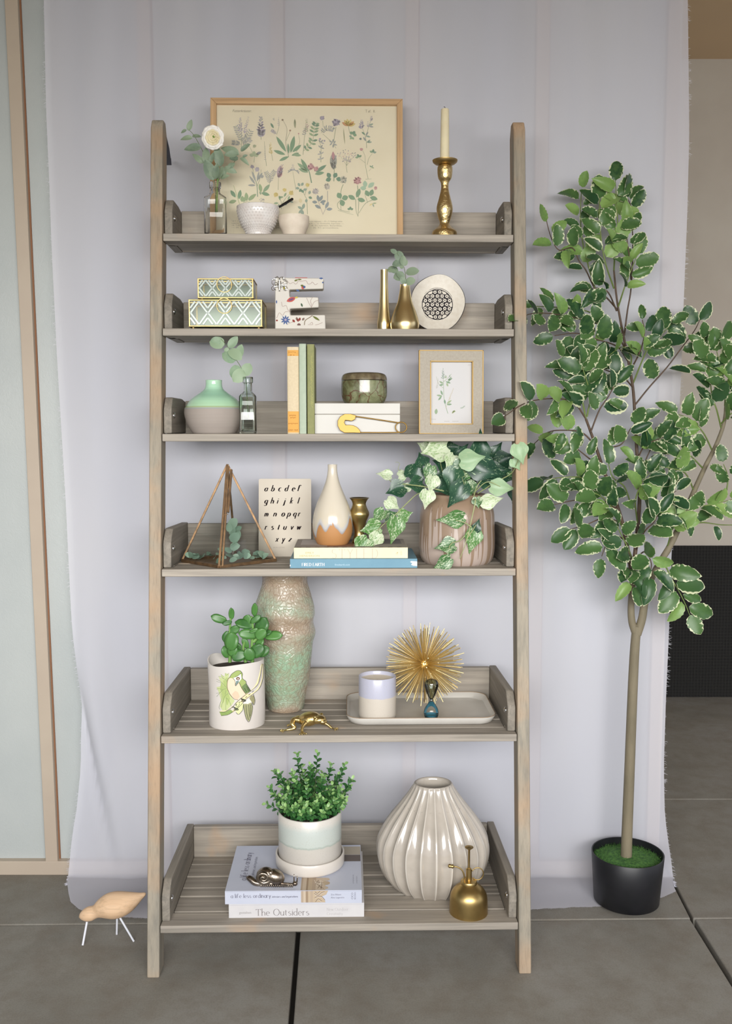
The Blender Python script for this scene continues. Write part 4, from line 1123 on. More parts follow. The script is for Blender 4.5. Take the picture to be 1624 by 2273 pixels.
A.leaf(637, 671, 22, 22, 10, RD_, n=7); A.lay = 3; A.leaf(641, 669, 20, 14, 4, C(110, 84, 120)); A.leaf(655, 663, 10, 8, 4, C(200, 180, 90)); A.leaf(631, 645, 70, 9, 5, C(150, 140, 50)); A.leaf(672, 683, 110, 9, 4, C(80, 100, 80))
A.lay = 2; A.leaf(668, 635, -20, 8, 5, OL); A.leaf(670, 638, -50, 8, 5, RD_); A.disc(676, 639, 3, BL); A.disc(717, 629, 1.8, BL); A.leaf(709, 620, 0, 9, 4, BL)
for i in range(9): A.lay = 3; A.leaf(634.5, 712, i * 40 + 8, 11, 3.4, BL)
A.lay = 4; A.disc(634.5, 711.5, 2.8, C(170, 160, 180)); A.lay = 2
for x, y, a in ((655, 717, 130), (663, 716, 110), (665, 714, 80), (671, 713, 50), (660, 713, 100)): A.leaf(x, y, a, 8, 5, rc([RDK, C(130, 110, 100)]))
A.disc(664, 723, 4, C(120, 96, 92)); A.leaf(618, 713, 180, 5, 4, RDK); A.leaf(615, 676, 90, 8, 3, BL); A.ribbon([(656, 618.6), (683, 618.6)], 1.2, RD_)
A.leaf(658, 645.5, -20, 8, 4, BL)
A.go('floral_print', t)
# silver brooch
M_SIL = mat('silver filigree', C(225, 225, 222), .15, 1.0)
bp = Vector((ex(622), -.0185, ez(634))); t2 = empty('brooch', sp.w + SR.to_3x3() @ bp); t2.rotation_euler = (0, 0, YAW); tag(t2, 'openwork silver brooch pinned to the top left corner of the letter E', 'brooch')
g = G(); g.tube([(0, 0, -.014), (0, -.001, .010)], .0011, 6)
for sx in (-1, 1):
    for (cx_, cz_, r_, a0, a1) in ((.010, .005, .0075, -200, 120), (.0075, -.007, .006, -60, 220), (.005, .011, .0055, -30, 260), (.013, -.009, .005, -100, 160), (.0085, .0, .0045, 0, 320), (.004, -.003, .0035, 90, 400)):
        P = [(sx * (cx_ + r_ * cos(radians(a0 + (a1 - a0) * i / 14))), -.0015 * sin(i * .4), cz_ + r_ * sin(radians(a0 + (a1 - a0) * i / 14))) for i in range(15)]; g.tube(P, .00065, 5)
g.go('filigree', M_SIL, t2, smooth=60)
for (x_, z_) in ((-.0045, .0165), (.0075, .0155), (0, -.0145), (.014, .008), (-.013, .010), (-.010, -.012), (.011, -.012), (0, .0115)): G().ell((x_, -.001, z_), (.0017, .0014, .0017), 8, 6).go('crystal', M_SIL, t2)

# gold vases
sp = Spot(2, 852, .075); t = thing('bud_vase', 'tall narrow polished gold bud vase', 'vase', sp)
pr = smoothprof(sp.prof([(14, None), (15, 722), (14.8, 712), (11, 680), (9, 640), (8.3, 604), (8.4, 599)]), 5)
pr += [(pr[-1][0] - .0015, pr[-1][1]), (pr[-1][0] - .002, pr[-1][1] - .03), (.002, pr[-1][1] - .031)]
G().lathe(pr, 48).go('vase_body', M_GOLD, t, smooth=60)
D = sp.D; sprig('eucalyptus_sprig', 'short dark eucalyptus tip in the tall gold bud vase', 0, 0, [(852, 625, D), (853, 600, D), (862, 598, D), (872, 596, D)], [(860, 601, 20, 20, D, .2), (872, 600, 60, 15, D, .3), (866, 598, -10, 18, D, .2), (875, 596, -60, 10, D, .2)], M_EUC)
sp = Spot(2, 898, .045); t = thing('bud_vase', 'polished gold pear shaped bud vase', 'vase', sp)
pr = smoothprof(sp.prof([(30, None), (32, 722), (31, 712), (25, 692), (17, 672), (13, 652), (11, 638), (11, 632)]), 6)
pr += [(pr[-1][0] - .0015, pr[-1][1]), (pr[-1][0] - .002, pr[-1][1] - .03), (.002, pr[-1][1] - .031)]
G().lathe(pr, 56).go('vase_body', M_GOLD, t, smooth=60)
D = sp.D; sprig('eucalyptus_sprig', 'eucalyptus sprig in the pear shaped gold vase', 0, 0, [(898, 655, D), (900, 628, D), (899, 605, D), (893, 585, D), (880, 560, D)],
   [(880, 562, 150, 16, D, .2), (892, 578, 125, 24, D, .1), (895, 590, 95, 24, D - .002, .2), (893, 582, 190, 24, D, -.1), (897, 590, 60, 14, D, .2), (900, 606, 12, 30, D, .2), (898, 610, 195, 26, D - .003, .3), (897, 617, 150, 24, D - .008, .2), (900, 628, 20, 22, D - .008, .4), (898, 630, 120, 18, D - .01, .3), (891, 597, 90, 14, D + .003, .4)], M_EUC)

# plate
sp = Spot(2, 971, .108); t = thing('plate', 'round cream plate with a black drawn honeycomb of dots, leaning at the back', 'plate', sp)
lean = .20; t.rotation_euler = (-lean, 0, YAW)
k = sp.k(.07); rp = 59.5 * k; cz = rp * 1.11
M_PLT = mat('speckled cream stoneware', C(222, 216, 204), .45, col2=C(214, 206, 192), vs=120)
def platefn(a, i, z): return 1 + .02 * sin(a * 2 + .5) + .012 * sin(a * 5 + 1) + (.06 if False else 0)
g = G(); g.lathe([(.001, .004), (rp * .5, .004), (rp * .66, .005), (rp * .95, .014), (rp, .016), (rp * .995, .0185), (rp * .93, .0165), (rp * .64, .0085), (rp * .58, .0075), (.001, .0075)], 72, sy=1.1, fn=platefn, cap1=True)
rotp = Matrix.Rotation(pi / 2, 3, 'X')
g.v = [tuple(rotp @ Vector(q) + Vector((0, 0.006, cz + .001))) for q in g.v]; g.go('plate_body', M_PLT, t, smooth=60)
def plmap(u, v, l):
    x = (u - 966) * k; z = cz + (661 - v) * k * 1.02; return (x, 0.006 - .0077 - .00008 * l, z)
A = Art(plmap); BK = C(38, 34, 40)
def ringp(cx, cy, r, n=32, w=.012): return [(cx + r * (1 + w * sin(3 * i)) * cos(2 * pi * i / n), cy + r * (1 + w * sin(3 * i + 1)) * sin(2 * pi * i / n)) for i in range(n)]
RPX = 34.0
A.ribbon(ringp(966, 661, RPX * 1.0), 1.6, BK, closed=True); A.ribbon(ringp(966, 661, RPX * 1.10), .9, BK, closed=True)
hs = 10.8
for i in range(-4, 5):
    for j in range(-4, 5):
        x = 966 + (i + (j % 2) * .5) * hs + R.uniform(-.7, .7); y = 661 + j * hs * .87 + R.uniform(-.7, .7)
        if math.hypot(x - 966, y - 661) > RPX - 3.2: continue
        A.lay = 1; A.ribbon(ringp(x, y, 4.6, 14, .05), 1.5, BK, closed=True); A.lay = 2; A.disc(x, y, 1.4, BK, n=8)
        for q in range(6): a = radians(60 * q + 30); A.lay = 1; (A.disc(x + 6.2 * cos(a), y + 6.2 * sin(a), 1.3, BK, n=6) if math.hypot(x + 7 * cos(a) - 966, y + 7 * sin(a) - 661) < RPX - .5 else None)
A.go('dot_drawing', t)
g = G(); P = []
for i in range(72):
    a = 2 * pi * i / 72; f = platefn(a, 0, 0) * rp * 1.0; q = rotp @ Vector((f * cos(a), f * sin(a) * 1.1, .0172)); P.append(q + Vector((0, .006, cz + .001)))
g.tube(P, [.0009 + .0004 * sin(i * .3) for i in range(72)], 6, True); g.go('rim_line', mat('black glaze line', BK, .4), t, smooth=60)

# ================================================================== shelf 3
sp = Spot(3, 476, .095); t = thing('vase', 'squat round vase, mint green glaze above raw grey clay', 'vase', sp)
pr = smoothprof(sp.prof([(46, None), (50, 958), (60, 940), (65.5, 920), (65, 908), (62, 902), (50, 886), (32, 873), (21, 864), (18, 855), (18, 846), (18.5, 844)]), 5)
pr += [(pr[-1][0] - .002, pr[-1][1] + .0005), (pr[-1][0] - .003, pr[-1][1] - .02), (.002, pr[-1][1] - .022)]
zb_ = sp.z(905)
t_ = NT('mint and grey glaze'); tc = t_.n('TexCoord'); se = t_.n('SeparateXYZ'); t_.l(tc.outputs['Object'], se.inputs[0])
ml = t_.n('Math'); ml.operation = 'MULTIPLY'; ml.inputs[1].default_value = 8.0; t_.l(se.outputs[2], ml.inputs[0])
zz8 = zb_ * 8; zt8 = sp.z(844) * 8
c_ = t_.ramp(ml.outputs[0], [(0, C(168, 158, 150)), (zz8 - .03, C(160, 150, 142)), (zz8 - .022, C(140, 148, 148)), (zz8 - .006, C(172, 178, 176)), (zz8, C(160, 168, 120)), (zz8 + .03, C(178, 214, 178)), (zz8 + .25, C(164, 210, 182)), (zt8, C(178, 214, 184))])
ri = t_.noise(t_.coords('Object', (.5, .5, 60)), 8, 2)
c_ = t_.mix(.35, c_, t_.mix(1.0, c_, t_.ramp(ri, [(.3, (.85, .85, .83, 1)), (.7, (1.05, 1.05, 1.05, 1))]), 'MULTIPLY'))
t_.l(c_, t_.b.inputs['Base Color']); t_.l(t_.ramp(ml.outputs[0], [(zz8 - .02, (.75, .75, .75, 1)), (zz8, (.15, .15, .15, 1))]), t_.b.inputs['Roughness']); t_.bump(ri, .15, .001)
G().lathe(pr, 64).go('vase_body', t_.m, t, smooth=60)

sp = Spot(3, 551, .028); t = thing('bottle', 'small pale green antique glass bottle with square sides', 'bottle', sp); k = sp.k(.05)
bottle(t, 18.6 * k, .0165, sp.z(880), sp.z(868), sp.z(837), 9 * k, 11.5 * k, M_GGLASS, .003)
D = sp.D; sprig('eucalyptus_sprig', 'round leaved eucalyptus sprig rising from the small green bottle', 0, 0, [(551, 930, D), (548, 880, D), (545, 840, D), (536, 818, D), (520, 792, D), (507, 772, D), (490, 752, D)],
   [(488, 752, 215, 26, D, .1), (498, 765, 165, 34, D, .1), (508, 774, 200, 12, D, 0), (524, 800, 150, 34, D, .2), (508, 776, -35, 36, D - .002, .2), (527, 797, 70, 34, D + .003, .1), (507, 772, 50, 32, D, -.1), (541, 822, 230, 34, D - .002, .3), (541, 834, 65, 30, D, .1), (530, 812, 240, 30, D - .003, .2)], M_EUCP)

def book_up(name, label, px0, px1, y0, d, depth, cover, art=None, sh=3, roundness=.25):
    sp = Spot(sh, (px0 + px1) / 2, d); t = thing(name, label, 'book', sp); k = sp.k(.1); W = (px1 - px0) / 2 * k; H = sp.z(y0)
    n = 7; P = [(W * cos(radians(180 + 180 * i / n)) * 1.0, W * roundness * sin(radians(180 + 180 * i / n)) + W * roundness) for i in range(n + 1)]
    poly = P + [(W, depth), (W - .0022, depth), (W - .0022, .004), (-W + .0022, .004), (-W + .0022, depth), (-W, depth)]
    g = G(); g.prism(poly, 0, H, 'XY'); g.go('cover', cover, t, smooth=30)
    G().box2((-W + .0024, .0045, .003), (W - .0024, depth - .004, H - .003)).go('pages', M_PAPER, t)
    if art:
        A = Art(lambda u, v, l: ((u - (px0 + px1) / 2) * k, W * roundness * (1 - sqrt(max(0, 1 - min(1, ((u - (px0 + px1) / 2) / ((px1 - px0) / 2)) ** 2)))) - .0003 - .00008 * l, sp.z(v)))
        art(A); A.go('spine_print', t)
    return t
def art_or(A):
    OR = C(218, 166, 92); DK = C(150, 84, 40)
    def band(y0, y1, c, lay=1):
        A.lay = lay
        for i in range(10):
            x0 = 638.6 + i * 2.48; A.rect(x0, y0, x0 + 2.48, y1, c)
    band(777, 790, OR); band(913, 960, OR); A.lay = 3
    for x0, y0, n, s_ in ((642, 780.5, 4, 4.4), (645, 787, 4, 2.6), (643, 921, 7, 2.1), (645, 926, 6, 2.1), (640.5, 939, 9, 2.4), (640.5, 953.5, 12, 1.8)):
        for q in range(n):
            if (n, q) in ((4, 2), (12, 6)) and s_ < 3: continue
            x = x0 + q * s_; h = 1.9 if q % 3 else 2.8; A.ribbon([(x, y0), (x + .2, y0 + h)], .7, DK); A.ribbon([(x, y0 + h * (q % 2)), (x + s_ * .5, y0 + h * .6)], .5, DK)
    A.ribbon([(641, 783.8), (661, 783.8)], .5, DK); A.ribbon([(641, 951), (662, 951)], .5, DK)
book_up('book', 'cream clothbound book with orange bands on its spine', 638, 664, 770, .018, .12, mat('cream book cloth', C(212, 196, 164), .7, col2=C(205, 188, 156), vs=200), art_or)
def art_gr(A):
    A.lay = 1
    for i in range(28): A.disc(671.5 + R.uniform(-.6, .6), 790 + i * 5.6, .8, C(168, 186, 156), n=5)
book_up('book', 'slim pale sage green book with a dark back cover', 664.5, 680, 763, .016, .125, mat('sage book cloth', C(172, 184, 164), .65, col2=C(164, 177, 157), vs=90), art_gr)
def art_ol(A):
    A.lay = 1
    for i in range(34): A.ribbon([(691 + R.uniform(-1.5, 1.5), 790 + i * 3.4), (693 + R.uniform(-1.5, 1.5), 791.6 + i * 3.4)], .6, C(196, 190, 110))
book_up('book', 'olive green clothbound book beside the white box', 682, 698, 764, .017, .13, mat('olive book cloth', C(140, 141, 92), .7, col2=C(130, 133, 86), vs=90), art_ol)
# the dark back board of the slim book shows as a dark strip
spk = Spot(3, 681, .018)

sp = Spot(3, 793, .036); t = thing('storage_box', 'long white painted wooden box with a closed lid', 'box', sp); k = sp.k(.03); W = 94.7 * k
H = sp.z(895); hl = sp.z(919.5)
M_WP = mat('white paint', C(203, 201, 195), .5, col2=C(198, 196, 189), vs=10)
G().box2((-W, 0, 0), (W, .12, hl - .0006)).go('box_base', M_WP, t, bevel=.001)
G().box2((-W, 0, hl + .0006), (W, .12, H)).go('lid', M_WP, t, bevel=.001)
G().box2((-W + .002, .002, hl - .001), (W - .002, .118, hl + .001)).go('lid_gap', mat('grey gap', C(150, 145, 136), .8), t)
topz = H
sp2 = Spot(3, 808, .036 + .060, topz + .0005); t = thing('stone_jar', 'polished green and brown veined stone jar with lid on the white box', 'jar', sp2)
t_ = NT('rainforest stone'); v = t_.coords('Object'); n_a = t_.noise(v, 22, 6, .7, .6)
c_ = t_.ramp(n_a, [(.3, C(84, 62, 44)), (.42, C(96, 96, 68)), (.55, C(122, 126, 94)), (.68, C(148, 150, 118)), (.8, C(120, 84, 58))])
vo = t_.n('TexVoronoi'); vo.feature = 'DISTANCE_TO_EDGE'; vo.inputs['Scale'].default_value = 26; vd = t_.n('Mapping'); t_.l(v, vd.inputs[0])
ns = t_.n('TexNoise'); ns.inputs['Scale'].default_value = 30; t_.l(v, ns.inputs['Vector']); vm = t_.n('VectorMath'); vm.operation = 'MULTIPLY_ADD'; vm.inputs[1].default_value = (.04, .04, .04); t_.l(ns.outputs['Color'], vm.inputs[0]); t_.l(v, vm.inputs[2]); t_.l(vm.outputs[0], vo.inputs['Vector'])
ve = t_.ramp(vo.outputs['Distance'], [(.0, (1, 1, 1, 1)), (.035, (0, 0, 0, 1))]); c_ = t_.mix(ve, c_, C(92, 50, 38)); t_.l(c_, t_.b.inputs['Base Color']); t_.p(Roughness=.12); M_STONE = t_.m
zs = sp2.z(845); pr = smoothprof([(r, z) for r, z in sp2.prof([(42, None), (47, 889), (50.5, 878), (51, 862), (50.5, 846)])], 5)
G().lathe(pr + [(pr[-1][0] - .004, pr[-1][1]), (pr[-1][0] - .006, .01), (.002, .008)], 56).go('jar_body', M_STONE, t, smooth=60)
pr = smoothprof(sp2.prof([(50.8, 844.6), (50, 838), (47, 832), (41, 829), (36, 828)]), 4)
G().lathe([(.03, sp2.z(845.5))] + pr + [(.002, pr[-1][1] - .003)], 56).go('jar_lid', mat('dark stone lid', C(88, 76, 60), .14, col2=C(134, 124, 96), vs=34), t, smooth=60)

# oversized safety pin
sp = Spot(3, 826, .0262); t = thing('safety_pin', 'oversized brass safety pin leaning against the white box', 'ornament', sp); k = sp.k(.03)
X = lambda px: (px - 826) * k
Z = lambda y: sp.z(y)
cap_ = [(790, 922), (778, 918.5), (765, 918.5), (755, 924), (749, 934), (749, 945), (754, 955), (764, 961), (783, 961), (801, 961.5), (798, 954), (792, 948), (784, 944), (775, 943), (767, 943), (764, 938), (766, 933), (772, 933.5), (780, 935), (788, 931)]
pin = G(); pin.prism([(X(a), Z(b)) for a, b in cap_], -.0035, .0035); pin.go('clasp', mat('satin brass', C(158, 128, 74), .5, 1.0, bump=.05), t, bevel=.0012)
P = [(X(788), 0, Z(924)), (X(830), 0, Z(930)), (X(886), 0, Z(938.5))]
ring = [(X(890 + 12.5 * sin(a)), .0009 * a / 3, Z(948.5 - 11.5 * cos(a))) for a in [2 * pi * i / 20 * 1.0 for i in range(31)]]
low = [(X(880), 0, Z(960)), (X(840), 0, Z(960.2)), (X(798), 0, Z(960))]
G().tube(P + ring[:-1] + low, .0014, 8).go('wire', mat('satin brass', C(158, 128, 74), .5, 1.0), t, smooth=60)

# small frame
sp = Spot(3, 1001, .100); t = thing('framed_print', 'small taupe and gold frame holding a slender botanical sprig drawing', 'framed print', sp); k = sp.k(.1)
t.rotation_euler = (-.05, 0, YAW + .03)
W = 71 * k; H = sp.z(777); X = lambda px: (px - 1001) * k; Z = lambda y: (962.5 - y) / (962.5 - 777) * H
M_TAU = mat('taupe shagreen', C(172, 164, 150), .6, col2=C(162, 153, 138), vs=200, bump=.5, bs=420, bd=.0008)
ix0, ix1, iz0, iz1 = X(955), X(1049), Z(941), Z(801)
for a, b, nm in (((-W, 0), (ix0, H), 'frame_side'), ((ix1, 0), (W, H), 'frame_side'), ((ix0, iz1), (ix1, H), 'frame_rail'), ((ix0, 0), (ix1, iz0), 'frame_rail')):
    G().box2((a[0], 0, a[1]), (b[0], .014, b[1])).go(nm, M_TAU, t)
g = G(); e = .0011
for (a, b, c, d) in ((-W, 0, W, H), (ix0, iz0, ix1, iz1)):
    for q in ((a, b, a, d), (c, b, c, d), (a, b, c, b), (a, d, c, d)): g.box2((q[0] - e, -.0015, q[1] - e), (q[2] + e, .012, q[3] + e))
g.go('gold_edging', M_GEDGE, t)
pp = G().box2((ix0, .011, iz0), (ix1, .013, iz1)).go('paper', mat('white drawing paper', C(206, 205, 205), .8), t)
A = Art(lambda u, v, l: (X(u), .011 - .00008 * l, Z(v)))
def stem(pts, w=1.0, col=STM): A.lay = 1; A.ribbon(pts, [w * 1.2, w * .7], col, smooth=4)
stem([(995, 917), (990, 900), (986, 880), (985, 850), (984, 836)], 1.1, GRN[0]); stem([(990, 905), (996, 890), (1008, 860)], .7, C(190, 180, 160)); stem([(985, 860), (974, 850), (969, 834)], .7); stem([(985, 846), (994, 838), (1003, 828)], .8)
spike(984, 838, 814, 5, [GRN[3], C(110, 130, 120)], 9); spike(970, 860, 836, 3.4, [C(180, 176, 160), GRY[0]], 10, 974); spike(998, 886, 858, 3.4, [C(196, 188, 170)], 12, 1008); spike(1000, 840, 828, 6, GRN, 3); spike(990, 838, 830, 5, GRN, 3)
for x, y, a, L in ((985, 850, 150, 11), (985, 852, 190, 10), (990, 845, -20, 12), (994, 842, 20, 12), (996, 846, 60, 12), (992, 848, -70, 9), (983, 876, 110, 12), (983, 878, 170, 14), (981, 878, 230, 12), (989, 896, 100, 11), (992, 895, 35, 14), (992, 897, 5, 12)): A.lay = 2; A.leaf(x, y, a, L, 4.2, rc(GRN))
A.leaf(968, 919, 85, 13, 7, GRN[0]); A.leaf(1004, 917, 50, 10, 4, C(150, 160, 120)); A.leaf(1005, 914, 20, 8, 3, C(150, 160, 120)); A.leaf(1022, 905, 10, 9, 3, C(170, 180, 170)); A.leaf(1028, 903, 30, 7, 3, C(170, 180, 170))
A.lay = 1
for x_, y_, n_ in ((987, 934.5, 5), (1005, 934.5, 6), (957, 930, 5), (1040, 808, 3)):
    for q_ in range(n_): A.ribbon([(x_ + q_ * 2.4, y_), (x_ + q_ * 2.4 + 1.7, y_ - .2)], .8, C(160, 156, 148))
A.go('printed_sprig', pp)

# ================================================================== shelf 4
# pyramid terrarium
sp = Spot(4, 505, .112); t = thing('terrarium', 'antique brass and glass pyramid terrarium with dried eucalyptus inside', 'terrarium', sp)
k = sp.k(.0); A_ = sp.z(1031)
rk = 104 * k
cL, cR = Vector((sp.x(404), .004, .004)), Vector((sp.x(611), .006, .004)); cF = Vector((sp.x(499), -.100, .004)); cB = Vector((sp.x(512), .100, .004)); ap = Vector((sp.x(504.5, A_), 0, A_))
M_AB = mat('antique brass came', C(150, 120, 88), .5, .8, col2=C(116, 94, 72), vs=60, bump=.2, bs=200)
def bar(a, b, r, name='frame_bar'):
    d = b - a; L = d.length; g = G(); q = d.to_track_quat('Z', 'Y').to_matrix()
    g.box((a + b) / 2, (r * 2, r * 2, L), q); g.go(name, M_AB, t, bevel=.0005)
for c_ in (cL, cR, cB): bar(c_, ap, .0024)
bar(cF, ap, .0026); bar(cF + Vector((.0075, .002, 0)), ap + Vector((.003, -.002, -.004)), .0022, 'door_bar')
bar(cF.lerp(ap, .52) + Vector((.010, .003, 0)), ap + Vector((.009, 0, -.012)), .0028, 'door_bar')
for a, b in ((cL, cF), (cF, cR), (cR, cB), (cB, cL)): bar(a, b, .0036, 'base_bar')
M_PN = pane('terrarium glass', (.97, .985, .98, 1), .35, .01)
for a, b in ((cL, cF), (cF, cR), (cR, cB), (cB, cL)):
    g = G(); g.add([a, b, ap], [(0, 1, 2)]); g.go('glass_pane', M_PN, t)
G().add([cL + Vector((0, 0, -.002)), cF + Vector((0, 0, -.002)), cR + Vector((0, 0, -.002)), cB + Vector((0, 0, -.002))], [(0, 1, 2, 3)]).go('base_plate', mat('brass base plate', C(140, 112, 80), .5, .6), t, solid=.001)
g = G(); g.tube([cF.lerp(ap, .5) + Vector((.003, -.005, 0)), cF.lerp(ap, .5) + Vector((.012, -.006, .002))], .0009, 6); g.go('latch', M_AB, t)
M_EUCM = leafmat('dried eucalyptus leaf', C(126, 158, 138), C(158, 184, 162), C(170, 190, 170), .95, .03, .6)
t2 = empty('dried_eucalyptus', sp.w + Vector((0, 0, .006))); tag(t2, 'pile of dried eucalyptus leaves and an upright sprig inside the glass pyramid', 'dried leaves')
g = G(); P = [Vector((.012, .0, .006)), Vector((.014, .005, .03)), Vector((.014, .005, .07)), Vector((.013, .006, .098))]; g.tube(P, .001, 6); g.go('stem', M_STEMB, t2)
def lp(x, y, a, L, yy, tw=.3, n=None):
    p = Vector((sp.x(x), yy, max(.004, sp.z(y) - .006))); o = putleaf('leaf', EUC, p, dir2(a, tw), n or Vector((R.uniform(-.4, .4), -1, R.uniform(-.1, .8))), L * k, t2, Matrix.Identity(4)); withmat(o, M_EUCM)
for x, y, a, L, yy in ((512, 1172, 60, 26, -.005), (520, 1180, 30, 22, .008), (512, 1180, 100, 24, -.008), (513, 1200, 40, 26, -.01), (522, 1198, 60, 26, .0), (512, 1214, 15, 24, -.012), (524, 1208, 100, 22, 0), (518, 1222, 70, 24, -.01), (516, 1190, 85, 26, -.004)): lp(x, y, a, L, yy)
for i in range(46):
    a = R.uniform(0, 2 * pi); u, v = R.uniform(0, 1), R.uniform(0, 1)
    p = cL.lerp(cR, .08 + .84 * u) * .5 + cF.lerp(cB, .08 + .84 * v) * .5
    p = Vector((0, 0, 0)) + (cL + (cR - cL) * (.1 + .8 * u)) * 1.0; p.y = (v - .5) * .16 * (1 - abs(u - .5) * 1.9); p.z = .003 + R.uniform(0, .016) * (1 - abs(u - .5) * 1.4)
    o = putleaf('leaf', EUC, p, Vector((cos(a), sin(a), R.uniform(-.1, .55))), Vector((R.uniform(-.6, .6), -.8, R.uniform(.3, 1))), R.uniform(12, 22) * k, t2, Matrix.Identity(4)); withmat(o, M_EUCM)

# alphabet card
sp = Spot(4, 632, .205); t = thing('alphabet_card', 'cream card printed with a brush lettered lowercase alphabet', 'card', sp)
k = sp.k(.1); H = sp.z(1064); th_ = .13; t.rotation_euler = (-th_, 0, YAW); H /= cos(th_); kz = H / (1246 - 1064)
X = lambda px: (px - 632) * k; Z = lambda y: (1246 - y) * kz
W = 58.5 * k
P = [(a, b + H / 2) for a, b in rrect(W, H / 2, .004)]
G().prism(P, 0, .0012).go('card_body', mat('aged cream card', C(208, 199, 184), .75, col2=C(202, 192, 176), vs=9), t)
A = Art(lambda u, v, l: (X(u), -.0002 - .00008 * l, Z(v))); BKI = C(30, 20, 24)
A.lay = 1
for row, y, xs_, in (('abcdef', 1093, (587, 602, 618, 632, 648, 660)), ('ghijkl', 1122, (587, 601, 615, 630, 644, 661)), ('mnopqr', 1152, (587, 607, 625, 638, 651, 662)), ('rstuvw', 1183, (588, 602, 616, 629, 645, 659)), ('xyz', 1211, (612, 626, 641))):
    if row == 'rstuvw': row = 'rstuvw'
    for ch, x in zip(row, xs_): A.glyphs(ch, x - 1, y, 8.9 if ch not in 'm' else 8.2, BKI, 'brush', w=.29, xs=.84)
A.font('BRUSH LETTERS.', 606, 1226, 3.6, C(170, 160, 150))
A.go('printed_letters', t)

def book_flat(name, label, px0, px1, y_top, y_bot, sh, d, dz, depth, cover, top_m, art=None, tart=None, top_px=None):
    sp = Spot(sh, (px0 + px1) / 2, d, dz); t = thing(name, label, 'book', sp); k = sp.k(0); W = (px1 - px0) / 2 * k
    H = sp.z(y_top)
    g = G(); e = .0024
    g.prism([(0, 0), (0, H), (depth, H), (depth, H - e), (.004, H - e), (.004, e), (depth, e), (depth, 0)], -W, W, 'YZ'); g.go('cover', cover, t, bevel=.0007)
    G().box2((-W + .003, .0045, e + .0002), (W - .003, depth - .003, H - e - .0002)).go('pages', M_PAPER, t)
    cxp = (px0 + px1) / 2
    if art:
        A = Art(lambda u, v, l: ((u - cxp) * k, -.0002 - .00006 * l, sp.z(v))); art(A); A.go('spine_print', t)
    if tart:
        A = Art(lambda u, v, l: (u, v, H + .0002 + .00006 * l)); tart(A, W, depth, k); A.go('cover_print', t)
    return sp, H, W
def art_blue(A):
    WH = C(238, 240, 244)
    A.lay = 2; A.glyphs('FIRED EARTH', 670, 1256.0, 4.3, WH, 'serif', sp=.30, w=.24, xs=.96); A.font('firedearth.com', 743, 1255.3, 5.6, C(190, 214, 226))
    A.poly([(925.5, 1246.5), (912, 1245.8), (910, 1248), (915, 1250.5), (912, 1254), (917, 1256), (925.5, 1256.8)], WH); A.rect(643.5, 1253, 645, 1256.8, WH)
BLC = mat('dusty blue cover', C(104, 148, 168), .5, col2=C(98, 142, 163), vs=20)
sp1, H1, W1_ = book_flat('book', 'slim dusty blue book lying flat, lower of the two under the vases', 643.5, 926, 1240.5, 1258, 4, .010, 0, .188, BLC, None, art_blue)
def art_yel(A):
    A.lay = 2; c = C(186, 172, 130); A.font('EMILY', 677.5, 1229, 6, c, xs=1.22); A.font('HENDERSON', 664.5, 1235.6, 6, c, xs=1.26)
    x = 736
    for ch, dx in zip('STYLED', (17, 18, 19, 16, 19, 0)): A.glyphs(ch, x, 1239, 13.6, C(192, 180, 164), 'serif', w=.08, xs=.86); x += dx
    A.disc(882, 1227, 1.2, c); A.ribbon([(878, 1230), (882, 1226), (881, 1232)], .6, c, smooth=3)
    for i in range(5): A.ribbon([(888, 1224 + i * 2), (892, 1224 + i * 2)], .5, c)
CRC = mat('pale cream cover', C(224, 217, 186), .5, col2=C(220, 212, 178), vs=20)
def top_yel(A, W, dp, k):
    A.lay = 1; A.rect(-W + .001, .001, W - .001, dp - .001, C(170, 162, 154)); A.lay = 2
    for x0, x1, y0, y1, c in ((-.9, -.45, .3, .9, C(200, 194, 188)), (-.42, .05, .1, .6, C(150, 118, 98)), (.1, .5, .2, .9, C(188, 182, 176)), (.55, .92, .4, .95, C(140, 136, 134)), (-.3, .3, .65, .95, C(120, 112, 106))): A.rect(x0 * W, y0 * dp, x1 * W, y1 * dp, c)
    for i in range(12): x = (-.95 + .16 * i) * W; A.rect(x, .002, x + .08 * W, .008, C(90, 84, 82))
sp2_, H2, W2_ = book_flat('book', 'thick cream spined book with a grey photo cover, upper of the two under the vases', 652, 905, 1215.5, 1240, 4, .014, H1 + .0004, .165, CRC, None, art_yel, top_yel)
zb = H1 + H2 + .0012

# dripped bottle vase
sp = Spot(4, 738, .085, zb); t = thing('bottle_vase', 'teardrop bottle vase, cream and silver drip glaze over tan clay', 'vase', sp)
t_ = NT('cream drip glaze'); tc = t_.n('TexCoord'); se = t_.n('SeparateXYZ'); t_.l(tc.outputs['Object'], se.inputs[0])
zd = sp.z(1150)
at2 = t_.n('Math'); at2.operation = 'ARCTAN2'; t_.l(se.outputs[0], at2.inputs[0]); t_.l(se.outputs[1], at2.inputs[1])
w1 = t_.n('TexNoise'); w1.noise_dimensions = '1D'; w1.inputs['Scale'].default_value = 1.7; w1.inputs['Detail'].default_value = 0; t_.l(at2.outputs[0], w1.inputs['W'])
ad = t_.n('Math'); ad.operation = 'MULTIPLY_ADD'; ad.inputs[1].default_value = .085; t_.l(w1.outputs['Fac'], ad.inputs[0]); t_.l(se.outputs[2], ad.inputs[2])
sb = t_.n('Math'); sb.operation = 'SUBTRACT'; t_.l(ad.outputs[0], sb.inputs[0]); sb.inputs[1].default_value = zd + .042 - .012
mu = t_.n('Math'); mu.operation = 'MULTIPLY_ADD'; mu.inputs[1].default_value = 12.0; mu.inputs[2].default_value = .5; t_.l(sb.outputs[0], mu.inputs[0])
